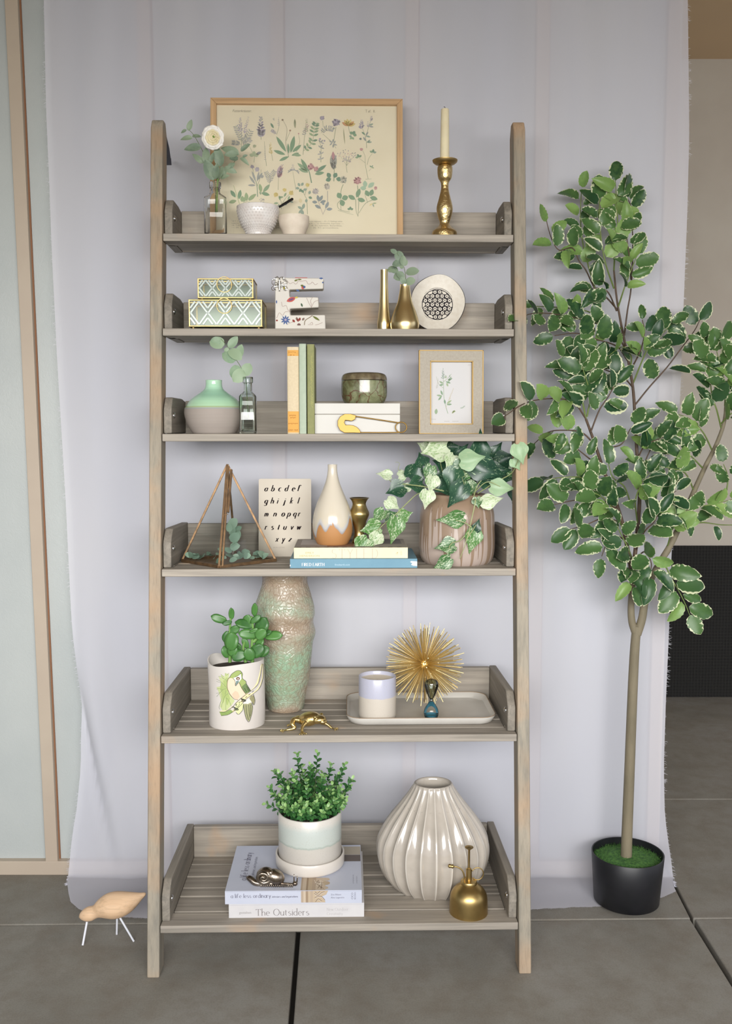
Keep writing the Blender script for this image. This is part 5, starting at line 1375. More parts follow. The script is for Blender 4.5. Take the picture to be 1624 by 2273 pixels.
c_ = t_.ramp(mu.outputs[0], [(.40, C(180, 130, 80)), (.42, C(160, 156, 156)), (.50, C(190, 189, 190)), (.62, C(206, 196, 176)), (1, C(208, 199, 182))])
t_.l(c_, t_.b.inputs['Base Color']); t_.l(t_.ramp(mu.outputs[0], [(.40, (.6, .6, .6, 1)), (.42, (.15, .15, .15, 1))]), t_.b.inputs['Roughness'])
pr = smoothprof(sp.prof([(28, None), (34, 1206), (42, 1188), (44.5, 1166), (42, 1142), (35, 1118), (24, 1092), (15, 1068), (11, 1048), (10.3, 1036), (10.6, 1031)]), 5)
G().lathe(pr + [(pr[-1][0] - .002, pr[-1][1]), (.005, pr[-1][1] - .03)], 64).go('vase_body', t_.m, t, smooth=60)
for dx in (-19, 19): G().ell((dx * sp.k(0), -.021, -.0000), (.0055, .004, .0011), 10, 6).go('foot_pad', mat('white foot', C(235, 232, 228), .4), t)
sp = Spot(4, 797, .100, zb); t = thing('brass_vase', 'small aged brass vase with flared rim behind the drip glazed vase', 'vase', sp)
pr = smoothprof(sp.prof([(17, None), (18, 1206), (12, 1190), (11, 1178), (15, 1160), (21, 1146), (22, 1138), (17, 1126), (15, 1118), (18, 1110), (22.5, 1105)]), 5)
G().lathe(pr + [(pr[-1][0] - .002, pr[-1][1] + .0005), (pr[-6][0] - .003, pr[-6][1]), (.004, pr[-8][1])], 48).go('vase_body', mat('old brass', C(200, 178, 122), .36, 1.0, coat=.3, col2=C(170, 148, 96), vs=18), t, smooth=60)

# ivy pot
sp = Spot(4, 1013, .108); t = thing('ivy_pot', 'round shouldered mauve taupe pot with brown drips holding variegated ivy', 'potted plant', sp)
t_ = NT('mauve drip glaze'); tc = t_.n('TexCoord'); se = t_.n('SeparateXYZ'); t_.l(tc.outputs['Object'], se.inputs[0])
at2 = t_.n('Math'); at2.operation = 'ARCTAN2'; t_.l(se.outputs[0], at2.inputs[0]); t_.l(se.outputs[1], at2.inputs[1])
w1 = t_.n('TexNoise'); w1.noise_dimensions = '1D'; w1.inputs['Scale'].default_value = 3.4; w1.inputs['Detail'].default_value = 2; w1.inputs['Roughness'].default_value = .8; t_.l(at2.outputs[0], w1.inputs['W'])
ht_ = sp.z(1098)
mr = t_.n('MapRange'); mr.inputs['From Min'].default_value = .38; mr.inputs['From Max'].default_value = .62; mr.inputs['To Min'].default_value = ht_ * .92; mr.inputs['To Max'].default_value = -ht_ * .25; t_.l(w1.outputs['Fac'], mr.inputs['Value'])
sb = t_.n('Math'); sb.operation = 'SUBTRACT'; t_.l(se.outputs[2], sb.inputs[0]); t_.l(mr.outputs[0], sb.inputs[1])
mu = t_.n('Math'); mu.operation = 'MULTIPLY_ADD'; mu.inputs[1].default_value = 40.0; mu.inputs[2].default_value = .5; t_.l(sb.outputs[0], mu.inputs[0])
c_ = t_.ramp(mu.outputs[0], [(.42, C(178, 162, 152)), (.46, C(104, 80, 66)), (.6, C(140, 118, 98)), (1.0, C(146, 124, 104))])
t_.l(c_, t_.b.inputs['Base Color']); t_.p(Roughness=.3); t_.b.inputs['Coat Weight'].default_value = .3
pr = smoothprof(sp.prof([(58, None), (70, 1249), (80, 1236), (84, 1210), (83, 1170), (82, 1140), (76, 1118), (66, 1104), (65, 1098)]), 5)
G().lathe(pr + [(pr[-1][0] - .002, pr[-1][1] + .002), (pr[-1][0] - .006, pr[-1][1] - .004), (pr[-1][0] - .006, pr[-1][1] - .02)], 72).go('pot', t_.m, t, smooth=60)
G().lathe([(.001, ht_ - .015), (.06, ht_ - .016)], 24, cap0=False).go('soil', mat('soil', C(60, 50, 42), .95), t)
IVY = [leafmesh('leaf', .92, peak=.3, curl=.22, fold=.16, heart=.92, na=3, nl=12, lobe=.16), leafmesh('leaf', .78, peak=.32, curl=.3, fold=.12, heart=.9, na=3, nl=12, lobe=.1), leafmesh('leaf', 1.0, peak=.34, curl=-.05, fold=.2, heart=.92, na=3, nl=12, lobe=.2)]
M_IVD = leafmat('dark ivy leaf', C(34, 66, 52), C(52, 92, 66), C(176, 200, 160), 1.2, .1, .3, blotch=.10, bs=7, transl=.12)
M_IVV = leafmat('variegated ivy leaf', C(48, 92, 60), C(92, 140, 72), C(204, 216, 184), 1.2, .1, .34, blotch=.38, bs=7, transl=.15)
M_IVL = leafmat('pale ivy leaf', C(132, 166, 108), C(170, 194, 140), C(210, 220, 190), 1.2, .1, .38, blotch=.7, bs=6, transl=.15)
M_IVP = leafmat('plain pale ivy leaf', C(146, 184, 142), C(170, 200, 158), C(182, 204, 164), 1.2, .1, .4, blotch=.25, bs=5)
o0 = sp.w; D0 = sp.D
def ivl(x, y, a, L, D, m, tw=.2, nz=None):
    """leaf centred on (x, y), tip toward angle a"""
    p = pt(x, y, D); kk = dep(D, p.z) / F; d = dir2(a, tw); n = Vector((R.uniform(-.4, .4), -1, R.uniform(-.2, .6) if nz is None else nz))
    o = putleaf('leaf', IVY, p - d * L * kk * .45 - o0, d, n, L * kk, t, SRI); withmat(o, {'d': M_IVD, 'v': M_IVV, 'l': M_IVL, 'p': M_IVP}[m])
SRI = SR.inverted()
ivy = [(854, 1053, 165, 34, .0, 'l'), (923, 1043, 50, 52, .0, 'd'), (896, 1053, 20, 28, .01, 'l'), (878, 1088, 200, 46, -.02, 'd'), (952, 1051, 250, 42, -.03, 'v'), (965, 998, 195, 62, -.03, 'l'), (958, 1074, 260, 40, -.06, 'l'), (947, 1107, 262, 42, -.085, 'l'),
 (1006, 998, 20, 46, .02, 'd'), (1024, 1001, 60, 36, 0, 'd'), (1066, 990, 80, 66, -.02, 'd'), (999, 1025, 240, 38, -.04, 'l'), (1047, 1019, 8, 56, -.07, 'p'), (1018, 1045, 200, 62, -.05, 'v'), (1078, 1040, -20, 84, -.06, 'd'), (1104, 1046, 10, 54, -.03, 'd'), (1004, 1064, 250, 56, -.06, 'd'), (1015, 1096, 235, 64, -.09, 'd'),
 (1113, 1082, -5, 54, -.06, 'p'), (1090, 1112, 10, 48, -.09, 'l'), (1154, 1006, 285, 46, -.115, 'p'), (1141, 1101, 255, 34, -.0, 'd'), (1123, 1022, 30, 52, -.0, 'd'), (871, 1119, -40, 36, -.03, 'l'), (839, 1146, 225, 42, -.04, 'v'), (823, 1174, 190, 46, -.05, 'v'), (868, 1146, 30, 36, -.03, 'v'), (899, 1143, 20, 34, -.04, 'v'),
 (877, 1174, 265, 60, -.055, 'v'), (833, 1198, 240, 36, -.06, 'l'), (803, 1213, 232, 48, -.075, 'v'), (1004, 1153, 190, 58, -.098, 'v'), (1050, 1198, 262, 56, -.099, 'v'), (1058, 1168, 70, 30, -.097, 'd'), (989, 1212, 185, 46, -.100, 'v'), (983, 1251, 215, 46, -.112, 'v'),
 (935, 1020, 110, 34, .0, 'd'), (980, 1030, 160, 44, -.0, 'd'), (1045, 1060, 300, 50, -.02, 'd'), (1085, 1068, 330, 44, -.03, 'd'), (985, 1083, 200, 44, -.03, 'd'), (1040, 1085, 280, 40, -.05, 'v'), (920, 1075, 190, 40, .0, 'd'), (1120, 1060, 0, 40, .0, 'd'), (900, 1085, 220, 28, .0, 'l'), (1100, 1000, 60, 40, .02, 'd'), (1140, 1050, -40, 36, -.02, 'v'), (965, 1060, 150, 40, -.01, 'd'), (1060, 1115, 280, 26, -.08, 'v'), (1145, 1030, -60, 30, -.09, 'p'), (1010, 1020, 100, 36, .02, 'd'), (940, 990, 150, 30, 0, 'l')]
for x, y, a, L, dd, m in ivy: ivl(x, y, a, L, D0 + dd, m)
def vine(pts, r=.0013, name='vine', m=None):
    g = G(); P = smoothpts([SRI @ (pt(*q) - o0) for q in pts], 6); g.tube(P, [r * (1.2 - .6 * i / len(P)) for i in range(len(P))], 6); g.go(name, m or mat('pale vine stem', C(150, 160, 110), .5), t, smooth=60)
vine([(960, 1100, D0 - .05), (930, 1095, D0 - .05), (905, 1115, D0 - .05), (880, 1140, D0 - .04), (850, 1165, D0 - .05), (825, 1190, D0 - .06), (808, 1205, D0 - .07)])
vine([(985, 1090, D0 - .04), (940, 1080, D0 - .04), (900, 1075, D0 - .02), (870, 1070, D0), (858, 1058, D0)])
vine([(1050, 1110, D0 - .08), (1055, 1110, D0 - .095), (1049, 1140, D0 - .102), (1040, 1180, D0 - .104), (1030, 1215, D0 - .104), (1020, 1240, D0 - .102)]); vine([(1040, 1180, D0 - .104), (1020, 1200, D0 - .104), (1000, 1208, D0 - .102), (990, 1240, D0 - .108)])
vine([(1046, 1170, D0 - .104), (1030, 1160, D0 - .104), (1012, 1155, D0 - .1)]); vine([(1036, 1195, D0 - .104), (1050, 1175, D0 - .102), (1056, 1165, D0 - .1)])
vine([(1050, 1095, D0 - .05), (1080, 1070, D0 - .06), (1110, 1080, D0 - .06)]); vine([(1060, 1095, D0 - .03), (1100, 1070, D0 - .05), (1135, 1050, D0 - .07), (1150, 1020, D0 - .11)]); vine([(1050, 1105, D0 - .06), (1058, 1080, D0 - .07), (1068, 1066, D0 - .07)])
vine([(890, 1043, D0), (884, 1044, D0), (884, 1036, D0), (887, 1030, D0), (883, 1026, D0), (877, 1026, D0)], .0006); vine([(1030, 1075, D0 - .09), (1026, 1060, D0 - .1), (1034, 1055, D0 - .1), (1028, 1045, D0 - .1)], .0006)
for q in ((1000, 1010), (1040, 1000), (1070, 1010), (975, 1015), (1015, 1040), (1095, 1030)): vine([(1013 + (q[0] - 1013) * .3, 1100, D0), (1013 + (q[0] - 1013) * .8, 1050, D0 - .01), (q[0], q[1], D0 - .02)], .0011)

# ================================================================== shelf 5
# parrot planter
sp = Spot(5, 525.5, .088); t = thing('oval_planter', 'white oval slab planter painted with a green bird on a branch, holding a jade plant', 'potted plant', sp)
k = sp.k(.08); Rx = 62 * k; Ry = .052; Hh = sp.z(1462)
seg = 72; g = G(); lev = 16; vs = []
def rimz(a): return Hh + .0060 * sin(a * 2 + 2.4) - .006 * sin(a) * 0 + .003 * sin(3 * a) + (-.002)
for inner in (0, 1):
    for i in range(lev + 1):
        f = i / lev if not inner else 1 - i / lev
        for j in range(seg):
            a = 2 * pi * j / seg; r_ = 1 - (.035 if inner else 0); bul = 1 + .012 * sin(f * 3 + a * 3) + .008 * sin(a * 5 + f * 4)
            if f == 0: bul *= .985
            z = rimz(a) * (f if not inner else max(.06, f)); vs.append((Rx * r_ * bul * cos(a), Ry * r_ * bul * sin(a), z))
n = 2 * (lev + 1); g.v = vs
for i in range(n - 1):
    for j in range(seg): q = (j + 1) % seg; g.f.append((i * seg + j, i * seg + q, (i + 1) * seg + q, (i + 1) * seg + j))
g.f.append(tuple(reversed(range(seg)))); g.f.append(tuple((n - 1) * seg + j for j in range(seg)))
g.go('pot', mat('soft white porcelain', C(212, 207, 201), .38, col2=C(206, 199, 192), vs=8), t, smooth=60)
G().lathe([(.001, Hh - .018), (.97 * Rx, Hh - .02)], 40, sy=Ry / Rx, cap0=False).go('soil', mat('soil', C(60, 50, 42), .95), t)
Hpx = 1625 - 1462.0
def pmap(u, v, l):
    c = max(-1, min(1, (u - 525.5) / 62.0)); a = math.acos(c); a = -a  # front is -y
    f = max(0, min(1, (1625 - 3.5 * abs(c) ** 2 - v) / 160.0)); bul = 1 + .012 * sin(f * 3 + (a + 2 * pi) * 3) + .008 * sin((a + 2 * pi) * 5 + f * 4)
    return (Rx * bul * cos(a) * (1 + .0035 * l * .4), Ry * bul * sin(a) - .0006 - .00015 * l, sp.z(v - 0) if False else (1 - (v - 1462) / Hpx) * (Hh) + .002)
A = Art(pmap)
def bp(*pts):  # crop (470,1440) scale 150/1624 -> reference px
    return [(470 + a * 150 / 1624, 1440 + b * 150 / 1624) for a, b in pts]
GL1, GL2, GD, PK, PK2, BRN, LN, BE = C(158, 174, 108), C(140, 162, 96), C(112, 132, 88), C(240, 206, 180), C(238, 190, 164), C(150, 140, 110), C(60, 66, 56), C(226, 214, 168)
A.lay = 1
for pts, c in (([(500, 520), (400, 500), (420, 620), (300, 540), (350, 660), (240, 600), (300, 720), (290, 860), (190, 900), (240, 1010), (300, 1240), (270, 1400), (330, 1500), (430, 1490), (560, 1330), (620, 1230), (500, 1050), (450, 850)], C(190, 200, 146)), ([(450, 600), (380, 680), (300, 780), (280, 940), (330, 1100), (340, 1300), (450, 1350), (520, 1180), (470, 1000), (450, 800)], C(168, 184, 118))): A.poly(bp(*pts), c, 4)
for pts in ([(440, 720), (410, 670), (340, 640)], [(440, 890), (360, 800), (270, 720), (190, 680)], [(300, 770), (190, 740)], [(430, 910), (340, 950), (190, 1150)], [(340, 950), (260, 925), (190, 950)], [(290, 1030), (180, 1060)], [(300, 1050), (320, 1180), (250, 1400), (265, 1480)], [(480, 1040), (400, 1100), (330, 1300), (300, 1420)], [(420, 950), (400, 1060)], [(410, 1480), (415, 1300), (430, 1150)], [(540, 1380), (500, 1250), (440, 1160)], [(240, 600), (310, 600), (380, 660)], [(300, 540), (370, 600)], [(410, 500), (430, 560), (500, 490)]): A.lay = 2; A.ribbon(bp(*pts), .55, C(110, 124, 96), smooth=4)
A.lay = 3
A.poly(bp((480, 640), (560, 520), (680, 430), (760, 430), (810, 520), (800, 640), (890, 730), (880, 900), (960, 960), (940, 1040), (700, 900), (480, 700)), GL1, 4)
A.lay = 4
A.poly(bp((500, 620), (590, 630), (640, 720), (650, 830), (720, 740), (780, 900), (880, 1060), (820, 1120), (700, 1200), (620, 1190), (520, 1060), (450, 880), (455, 740)), PK, 4)
A.poly(bp((830, 1300), (900, 1220), (960, 1200), (1010, 1300), (920, 1340)), C(240, 232, 214), 2)
A.lay = 5
A.poly(bp((560, 1050), (640, 960), (700, 1000), (740, 1120), (680, 1200), (600, 1150)), PK2, 2); A.poly(bp((600, 620), (680, 590), (730, 540), (770, 520), (790, 640), (740, 720), (660, 830), (645, 730)), C(240, 240, 232), 3)
A.poly(bp((790, 860), (880, 780), (960, 930), (990, 1000), (880, 1060), (830, 980)), GD, 3); A.poly(bp((820, 1330), (1000, 1320), (1030, 1440), (1000, 1640), (940, 1810), (880, 1720), (840, 1520)), C(158, 158, 120), 3); A.poly(bp((1000, 1130), (1060, 1130), (1080, 1280), (1060, 1380), (1020, 1320), (960, 1200)), C(150, 146, 110), 2)
A.poly(bp((260, 1540), (400, 1520), (560, 1400), (700, 1230), (880, 1080), (1060, 950), (1150, 840), (1190, 620), (1220, 340), (1245, 360), (1240, 700), (1200, 900), (1150, 1010), (1000, 1120), (880, 1200), (700, 1400), (600, 1520), (460, 1600), (300, 1640)), BE, 1)
A.poly(bp((260, 1550), (400, 1530), (520, 1460), (590, 1520), (460, 1600), (300, 1640)), GL2, 1)
A.poly(bp((650, 1300), (740, 1240), (820, 1320), (800, 1480), (710, 1590), (660, 1540), (620, 1440)), C(214, 218, 164), 2)
A.lay = 7
A.disc(*bp((705, 640))[0], 4.0, C(110, 76, 56)); A.lay = 8; A.disc(*bp((707, 645))[0], 1.6, C(244, 236, 220)); A.lay = 7
A.poly(bp((660, 700), (740, 690), (720, 730), (645, 835)), C(120, 140, 136), 1)
OUT = [[(500, 640), (560, 520), (680, 430), (760, 440), (808, 520), (805, 640), (880, 720), (900, 800), (960, 930), (990, 1000)], [(480, 620), (455, 760), (460, 900), (520, 1060), (620, 1180), (700, 1200)], [(590, 630), (640, 700), (645, 830), (720, 740)], [(730, 740), (780, 880), (830, 980), (880, 1065)], [(640, 590), (700, 570), (790, 490)],
       [(1010, 1330), (1030, 1440), (1000, 1640), (940, 1815), (880, 1720), (840, 1520), (820, 1320)], [(1050, 1100), (1085, 1280), (1060, 1390), (1020, 1310)], [(880, 1360), (890, 1560), (930, 1760)], [(940, 1360), (950, 1560), (960, 1700)], [(990, 1360), (985, 1560), (970, 1660)], [(850, 900), (900, 1020)], [(900, 860), (950, 1010)], [(930, 880), (975, 1000)],
       [(260, 1540), (400, 1520), (560, 1400), (700, 1230), (880, 1080), (1060, 950), (1150, 840), (1190, 620), (1225, 340)], [(300, 1640), (460, 1600), (600, 1500), (740, 1370), (880, 1200), (1000, 1120), (1150, 1010), (1205, 900), (1240, 700), (1245, 360)], [(650, 1300), (690, 1400), (740, 1300)], [(820, 1330), (800, 1480), (710, 1590), (650, 1540)]]
for pts in OUT: A.lay = 9; A.ribbon(bp(*pts), .75, LN, smooth=5)
for i in range(5):
    for (bx, by) in ((770, 1160), (600, 1380)): A.ribbon(bp((bx + i * 22 - 10, by + i * 10), (bx + i * 22 + 20, by + 60 + i * 6), (bx + i * 20, by + 100)), 1.2, LN, smooth=3)
for i in range(7): A.ribbon(bp((560 + i * 85 * .9, 1410 - i * 62), (600 + i * 85 * .9, 1380 - i * 62)), 1.1, LN)
A.go('painted_bird', t)
# jade plant
JAD = [leafmesh('leaf', .52, peak=.6, curl=.12, fold=.04, point=.6, thick=.10, nl=8, na=2), leafmesh('leaf', .46, peak=.55, curl=-.08, fold=.08, point=.6, thick=.10, nl=8, na=2)]
JAR = [leafmesh('leaf', .8, peak=.55, curl=.12, fold=.05, point=.55, thick=.09, nl=8, na=2)]
M_JAD = leafmat('jade leaf', C(46, 92, 44), C(84, 134, 66), C(120, 100, 56), 1.3, .1, .36, transl=.08, bs=5)
D0 = sp.D; o0 = sp.w
def jl(x, y, a, L, dd, big=0, tw=.2):
    p = pt(x, y, D0 + dd); kk = dep(D0, p.z) / F; d = dir2(a, tw)
    o = putleaf('leaf', JAR if big else JAD, p - d * L * kk * .5 - o0, d, Vector((R.uniform(-.5, .5), -1, R.uniform(0, .7))), L * kk * .92, t, SRI); withmat(o, M_JAD)
for q in ((513.5, 1361, 88, 31, 0), (484, 1373, 158, 40, 0), (503, 1383, 190, 24, -.005), (521, 1398, 20, 26, -.005, 1), (503, 1415, 240, 30, 0, 1), (512, 1426, 255, 46, -.012, 1), (512, 1412, 75, 22, 0), (503, 1446, 110, 32, 0, 1), (516, 1444, 60, 30, -.012, 1), (530, 1455, 10, 36, -.016, 1), (548, 1376, 70, 28, 0, 1), (541, 1384, 160, 46, -.005), (567, 1374, 35, 30, -.008), (565, 1352, 80, 34, .0), (580, 1388, 62, 46, 0, 1), (549, 1408, 172, 48, -.012), (579, 1407, 40, 32, -.016, 1), (607, 1410, 6, 46, .004), (544, 1427, 110, 30, 0), (571, 1444, 40, 40, -.008, 1), (584, 1445, 30, 34, 0, 1), (529, 1446, 140, 26, 0), (562, 1400, 200, 22, -.014), (590, 1404, 20, 30, 0), (553, 1452, 100, 34, -.014, 1), (575, 1425, 60, 30, 0, 1), (520, 1436, 150, 34, 0, 1)):
    jl(*q)
for pts in ([(510, 1470, D0), (511, 1430, D0), (510, 1400, D0), (512, 1372, D0)], [(560, 1470, D0), (559, 1430, D0), (561, 1395, D0), (558, 1368, D0)], [(545, 1470, D0), (540, 1440, D0), (542, 1425, D0)], [(562, 1425, D0), (575, 1412, D0), (585, 1405, D0)]):
    g = G(); P = smoothpts([SRI @ (pt(*q) - o0) for q in pts], 5); g.tube(P, [.0042 - .002 * i / len(P) for i in range(len(P))], 8); g.go('stem', mat('jade stem', C(110, 150, 76), .35), t, smooth=60)

# tall crackle vase
sp = Spot(5, 634, .205); t = thing('tall_vase', 'tall green and brown crackle glazed vase reaching up to the shelf above', 'vase', sp)
t_ = NT('crackle lava glaze'); v = t_.coords('Object')
ns = t_.n('TexNoise'); ns.inputs['Scale'].default_value = 24; t_.l(v, ns.inputs['Vector']); vm = t_.n('VectorMath'); vm.operation = 'MULTIPLY_ADD'; vm.inputs[1].default_value = (.05, .05, .05); t_.l(ns.outputs['Color'], vm.inputs[0]); t_.l(v, vm.inputs[2])
vo = t_.n('TexVoronoi'); vo.feature = 'DISTANCE_TO_EDGE'; vo.inputs['Scale'].default_value = 88; t_.l(vm.outputs[0], vo.inputs['Vector'])
band = t_.noise(t_.coords('Object', (.35, .35, 1)), 11, 2); fine = t_.noise(v, 90, 3)
c_ = t_.ramp(band, [(.40, C(146, 174, 146)), (.48, C(160, 172, 150)), (.55, C(172, 160, 142)), (.62, C(158, 140, 120)), (.7, C(170, 160, 138))])
c_ = t_.mix(t_.ramp(fine, [(.4, (0, 0, 0, 1)), (.7, (.5, .5, .5, 1))]), c_, C(150, 128, 104))
c_ = t_.mix(t_.ramp(vo.outputs['Distance'], [(0, (.55, .55, .55, 1)), (.06, (0, 0, 0, 1))]), c_, C(136, 112, 90)); t_.l(c_, t_.b.inputs['Base Color'])
t_.p(Roughness=.25); hh_ = t_.n('Math'); hh_.operation = 'MINIMUM'; hh_.inputs[1].default_value = .2; t_.l(vo.outputs['Distance'], hh_.inputs[0]); t_.bump(hh_.outputs[0], .55, .006)
Ht = ZS[4] - .0205 - ZS[5]
k = sp.k(.1); pr = smoothprof([(38 * k, 0), (40 * k, .004), (44 * k, .03), (52 * k, .075), (59 * k, .13), (61 * k, .165), (66 * k, .19), (62 * k, .215), (66 * k, .235), (64 * k, .26), (57 * k, .285), (50 * k, .31), (50 * k, .33), (54 * k, Ht)], 4)
pr += [(pr[-1][0] - .004, pr[-1][1]), (pr[-1][0] - .009, pr[-1][1] - .03), (.004, pr[-1][1] - .05)]
G().lathe(pr, 72, fn=lambda a, i, z: 1 + .010 * sin(3 * a + z * 40) + .007 * sin(7 * a - z * 60) + .004 * sin(13 * a + z * 110)).go('vase_body', t_.m, t, smooth=60)

# brass frog
sp = Spot(5, 688, .042); t = thing('frog_figurine', 'small brass frog figurine crouching on the slats', 'figurine', sp); k = sp.k(0)
g = G(); U = lambda px, yy, y: Vector(((px - 688) * k, yy, max(.0012, sp.z(y))))
Z0 = lambda h: h * k
g.ell((-.002, .004, Z0(22)), (27 * k, 20 * k, 16 * k), 18, 12, Matrix.Rotation(radians(-14), 3, 'Y') @ Matrix.Rotation(radians(-20), 3, 'Z'))
g.ell((.018, -.006, Z0(24)), (19 * k, 15 * k, 10 * k), 16, 10, Matrix.Rotation(radians(-8), 3, 'Y') @ Matrix.Rotation(radians(-25), 3, 'Z'))
g.ell((.029, -.010, Z0(21)), (10 * k, 12 * k, 6.5 * k), 14, 8)
for ex_, ey in ((.012, -.017), (.026, .004)): g.ell((ex_, ey, Z0(32)), (.0042, .004, .004), 12, 8)
def limb(pts, rr): g.tube(smoothpts([Vector(p) for p in pts], 5), [rr[0] + (rr[1] - rr[0]) * i / ((len(pts) - 1) * 5) for i in range((len(pts) - 1) * 5 + 1)], 10)
limb([(-.008, -.014, .020), (-.016, -.022, .012), (-.017, -.030, .002)], (.0052, .003))
limb([(.024, .004, .014), (.038, .004, .010), (.050, -.002, .002)], (.005, .0026))
limb([(-.018, .004, .018), (-.036, .0, .022), (-.040, -.008, .014), (-.034, -.010, .006), (-.052, -.014, .003)], (.0075, .0028))
limb([(-.010, .014, .016), (-.030, .022, .020), (-.04, .020, .004)], (.007, .003))
def toes(c, an, L=.012):
    for q in (-38, -12, 14, 40):
        a = radians(an + q); e = Vector(c) + Vector((cos(a) * L, sin(a) * L, -.0006)); g.tube([Vector(c), (Vector(c) + e) / 2 + Vector((0, 0, .001)), e], [.0018, .0013, .0011], 6); g.ell(e, (.0021, .0021, .0016), 8, 6)
toes((-.017, -.031, .0022), -75); toes((.051, -.003, .0022), -20); toes((-.053, -.015, .0026), 195, .013); toes((-.041, .020, .003), 160)
mn = min(v[2] for v in g.v); g.v = [(a, b, c - mn + .0003) for a, b, c in g.v]
g.go('frog_body', mat('figurine brass', C(224, 200, 136), .32, 1.0, coat=.5, col2=C(194, 166, 104), vs=60, bump=.35, bs=400, bd=.0006), t, smooth=180, remesh=.00085)

# oblong tray
sp = Spot(5, 929, .168); t = thing('tray', 'oblong pale grey stoneware tray with rounded corners and a thin lip', 'tray', sp); k = sp.k(0)
def srect(w, d, r, n=8): return rrect(w, d, r, n)
W = 160 * k; Dp = .108
g = G(); secs = [(srect(W * .93, Dp * .9, .035), 0), (srect(W * .965, Dp * .95, .036), .003), (srect(W, Dp, .038), .016), (srect(W * .994, Dp * .992, .037), .0185), (srect(W * .985, Dp * .98, .036), .017), (srect(W * .95, Dp * .93, .034), .0062), (srect(W * .9, Dp * .88, .03), .0052)]
loft(g, secs, True); g.go('tray_body', mat('pale grey glaze', C(198, 195, 188), .3, col2=C(190, 186, 179), vs=14, coat=.3), t, smooth=50)
g = G(); P = [(x, y, .0188) for x, y in srect(W * .997, Dp * .997, .0375)]; g.tube(P, .0009, 6, True); g.go('rim_line', mat('brown bare rim', C(150, 128, 104), .6), t, smooth=60)
TZ = .0058
# cup
sp = Spot(5, 837, .115, TZ); t = thing('candle_cup', 'straight ceramic cup with a lavender glazed band and speckled base, filled with wax', 'candle', sp)
t_ = NT('lavender over sand glaze'); tc = t_.n('TexCoord'); se = t_.n('SeparateXYZ'); t_.l(tc.outputs['Object'], se.inputs[0])
nn = t_.noise(t_.coords('Object', (1, 1, .3)), 60, 3); ad = t_.n('Math'); ad.operation = 'MULTIPLY_ADD'; ad.inputs[1].default_value = .006; t_.l(nn, ad.inputs[0]); t_.l(se.outputs[2], ad.inputs[2])
zc_ = sp.z(1541); sb = t_.n('Math'); sb.operation = 'SUBTRACT'; t_.l(ad.outputs[0], sb.inputs[0]); sb.inputs[1].default_value = zc_ + .003
mu = t_.n('Math'); mu.operation = 'MULTIPLY_ADD'; mu.inputs[1].default_value = 60; mu.inputs[2].default_value = .5; t_.l(sb.outputs[0], mu.inputs[0])
c_ = t_.ramp(mu.outputs[0], [(.44, C(200, 192, 180)), (.56, C(180, 181, 197))]); sk = t_.noise(t_.coords(), 500, 1)
c_ = t_.mix(t_.ramp(sk, [(.66, (0, 0, 0, 1)), (.72, (.4, .4, .4, 1))]), c_, C(176, 160, 140)); t_.l(c_, t_.b.inputs['Base Color']); t_.p(Roughness=.22)
kk = sp.k(.05); Hc = sp.z(1499); r_ = 41.5 * kk
G().lathe([(r_ * .93, 0), (r_ * .99, .003), (r_, .01), (r_, Hc - .002), (r_ - .001, Hc), (r_ - .003, Hc), (r_ - .004, Hc - .002), (r_ - .004, Hc - .02)], 64).go('cup', t_.m, t, smooth=50)
G().lathe([(r_ - .0042, Hc - .0085), (.006, Hc - .0095), (.001, Hc - .0095)], 48, cap0=False).go('wax', mat('cream candle wax', C(232, 220, 198), .5), t)
# starburst
sp = Spot(5, 941, .182, TZ); zc_ = sp.z(1474); kk = sp.k(zc_); RR = min(92 * kk, zc_ - .0012); t = thing('starburst_ornament', 'gold wire starburst ball of spikes standing on the tray', 'ornament', sp)
M_SB = mat('satin gold', C(240, 218, 162), .42, 1.0)
G().ell((0, 0, zc_), (.013, .013, .013), 16, 12).go('core', M_SB, t, smooth=180)
g = G(); g.tube([(0, 0, 0), (0, 0, 1)], 1, 6); base_me = None; rodm = G(); rodm.tube([(0, 0, .008), (0, 0, RR)], .00105, 6); rod = rodm.mesh('spike', 60); rod.materials.append(M_SB)
NS = 300
for i in range(NS):
    zz_ = 1 - 2 * (i + .5) / NS; a = i * 2.399963 + R.uniform(-.12, .12); zz_ = max(-1, min(1, zz_ + R.uniform(-.03, .03))); rr = sqrt(1 - zz_ * zz_); d = Vector((rr * cos(a), rr * sin(a), zz_))
    o = bpy.data.objects.new('spike', rod); COL.objects.link(o); o.parent = t; q = d.to_track_quat('Z', 'Y'); o.location = (0, 0, zc_); o.rotation_mode = 'QUATERNION'; o.rotation_quaternion = q; s_ = R.uniform(.88, 1.0); o.scale = (1, 1, s_)
# egg timer
sp = Spot(5, 956.5, .090, TZ); kk = sp.k(.05); Ht = sp.z(1507); t = thing('sand_timer', 'clear glass sand timer with blue sand in its lower bulb', 'sand timer', sp)
mz = sp.z(1554)
pr = smoothprof([(.006, 0), (13 * kk, .004), (16.5 * kk, .014), (15 * kk, .026), (8 * kk, mz - .008), (3.2 * kk, mz), (7 * kk, mz + .008), (13 * kk, Ht - .028), (16 * kk, Ht - .015), (13 * kk, Ht - .004), (.004, Ht)], 4)
M_TG = pane('blown glass', (.93, .95, .94, 1), .6, .02)
G().lathe([(r, z) for r, z in pr if z <= mz + .001] , 36).go('lower_bulb', M_TG, t, smooth=180)
M_SMK = pane('smoky blown glass', (.55, .60, .58, 1), .9, .03)
G().lathe([(r, z) for r, z in pr if z >= mz - .001], 36, cap0=False, cap1=True).go('upper_bulb', M_SMK, t, smooth=180)
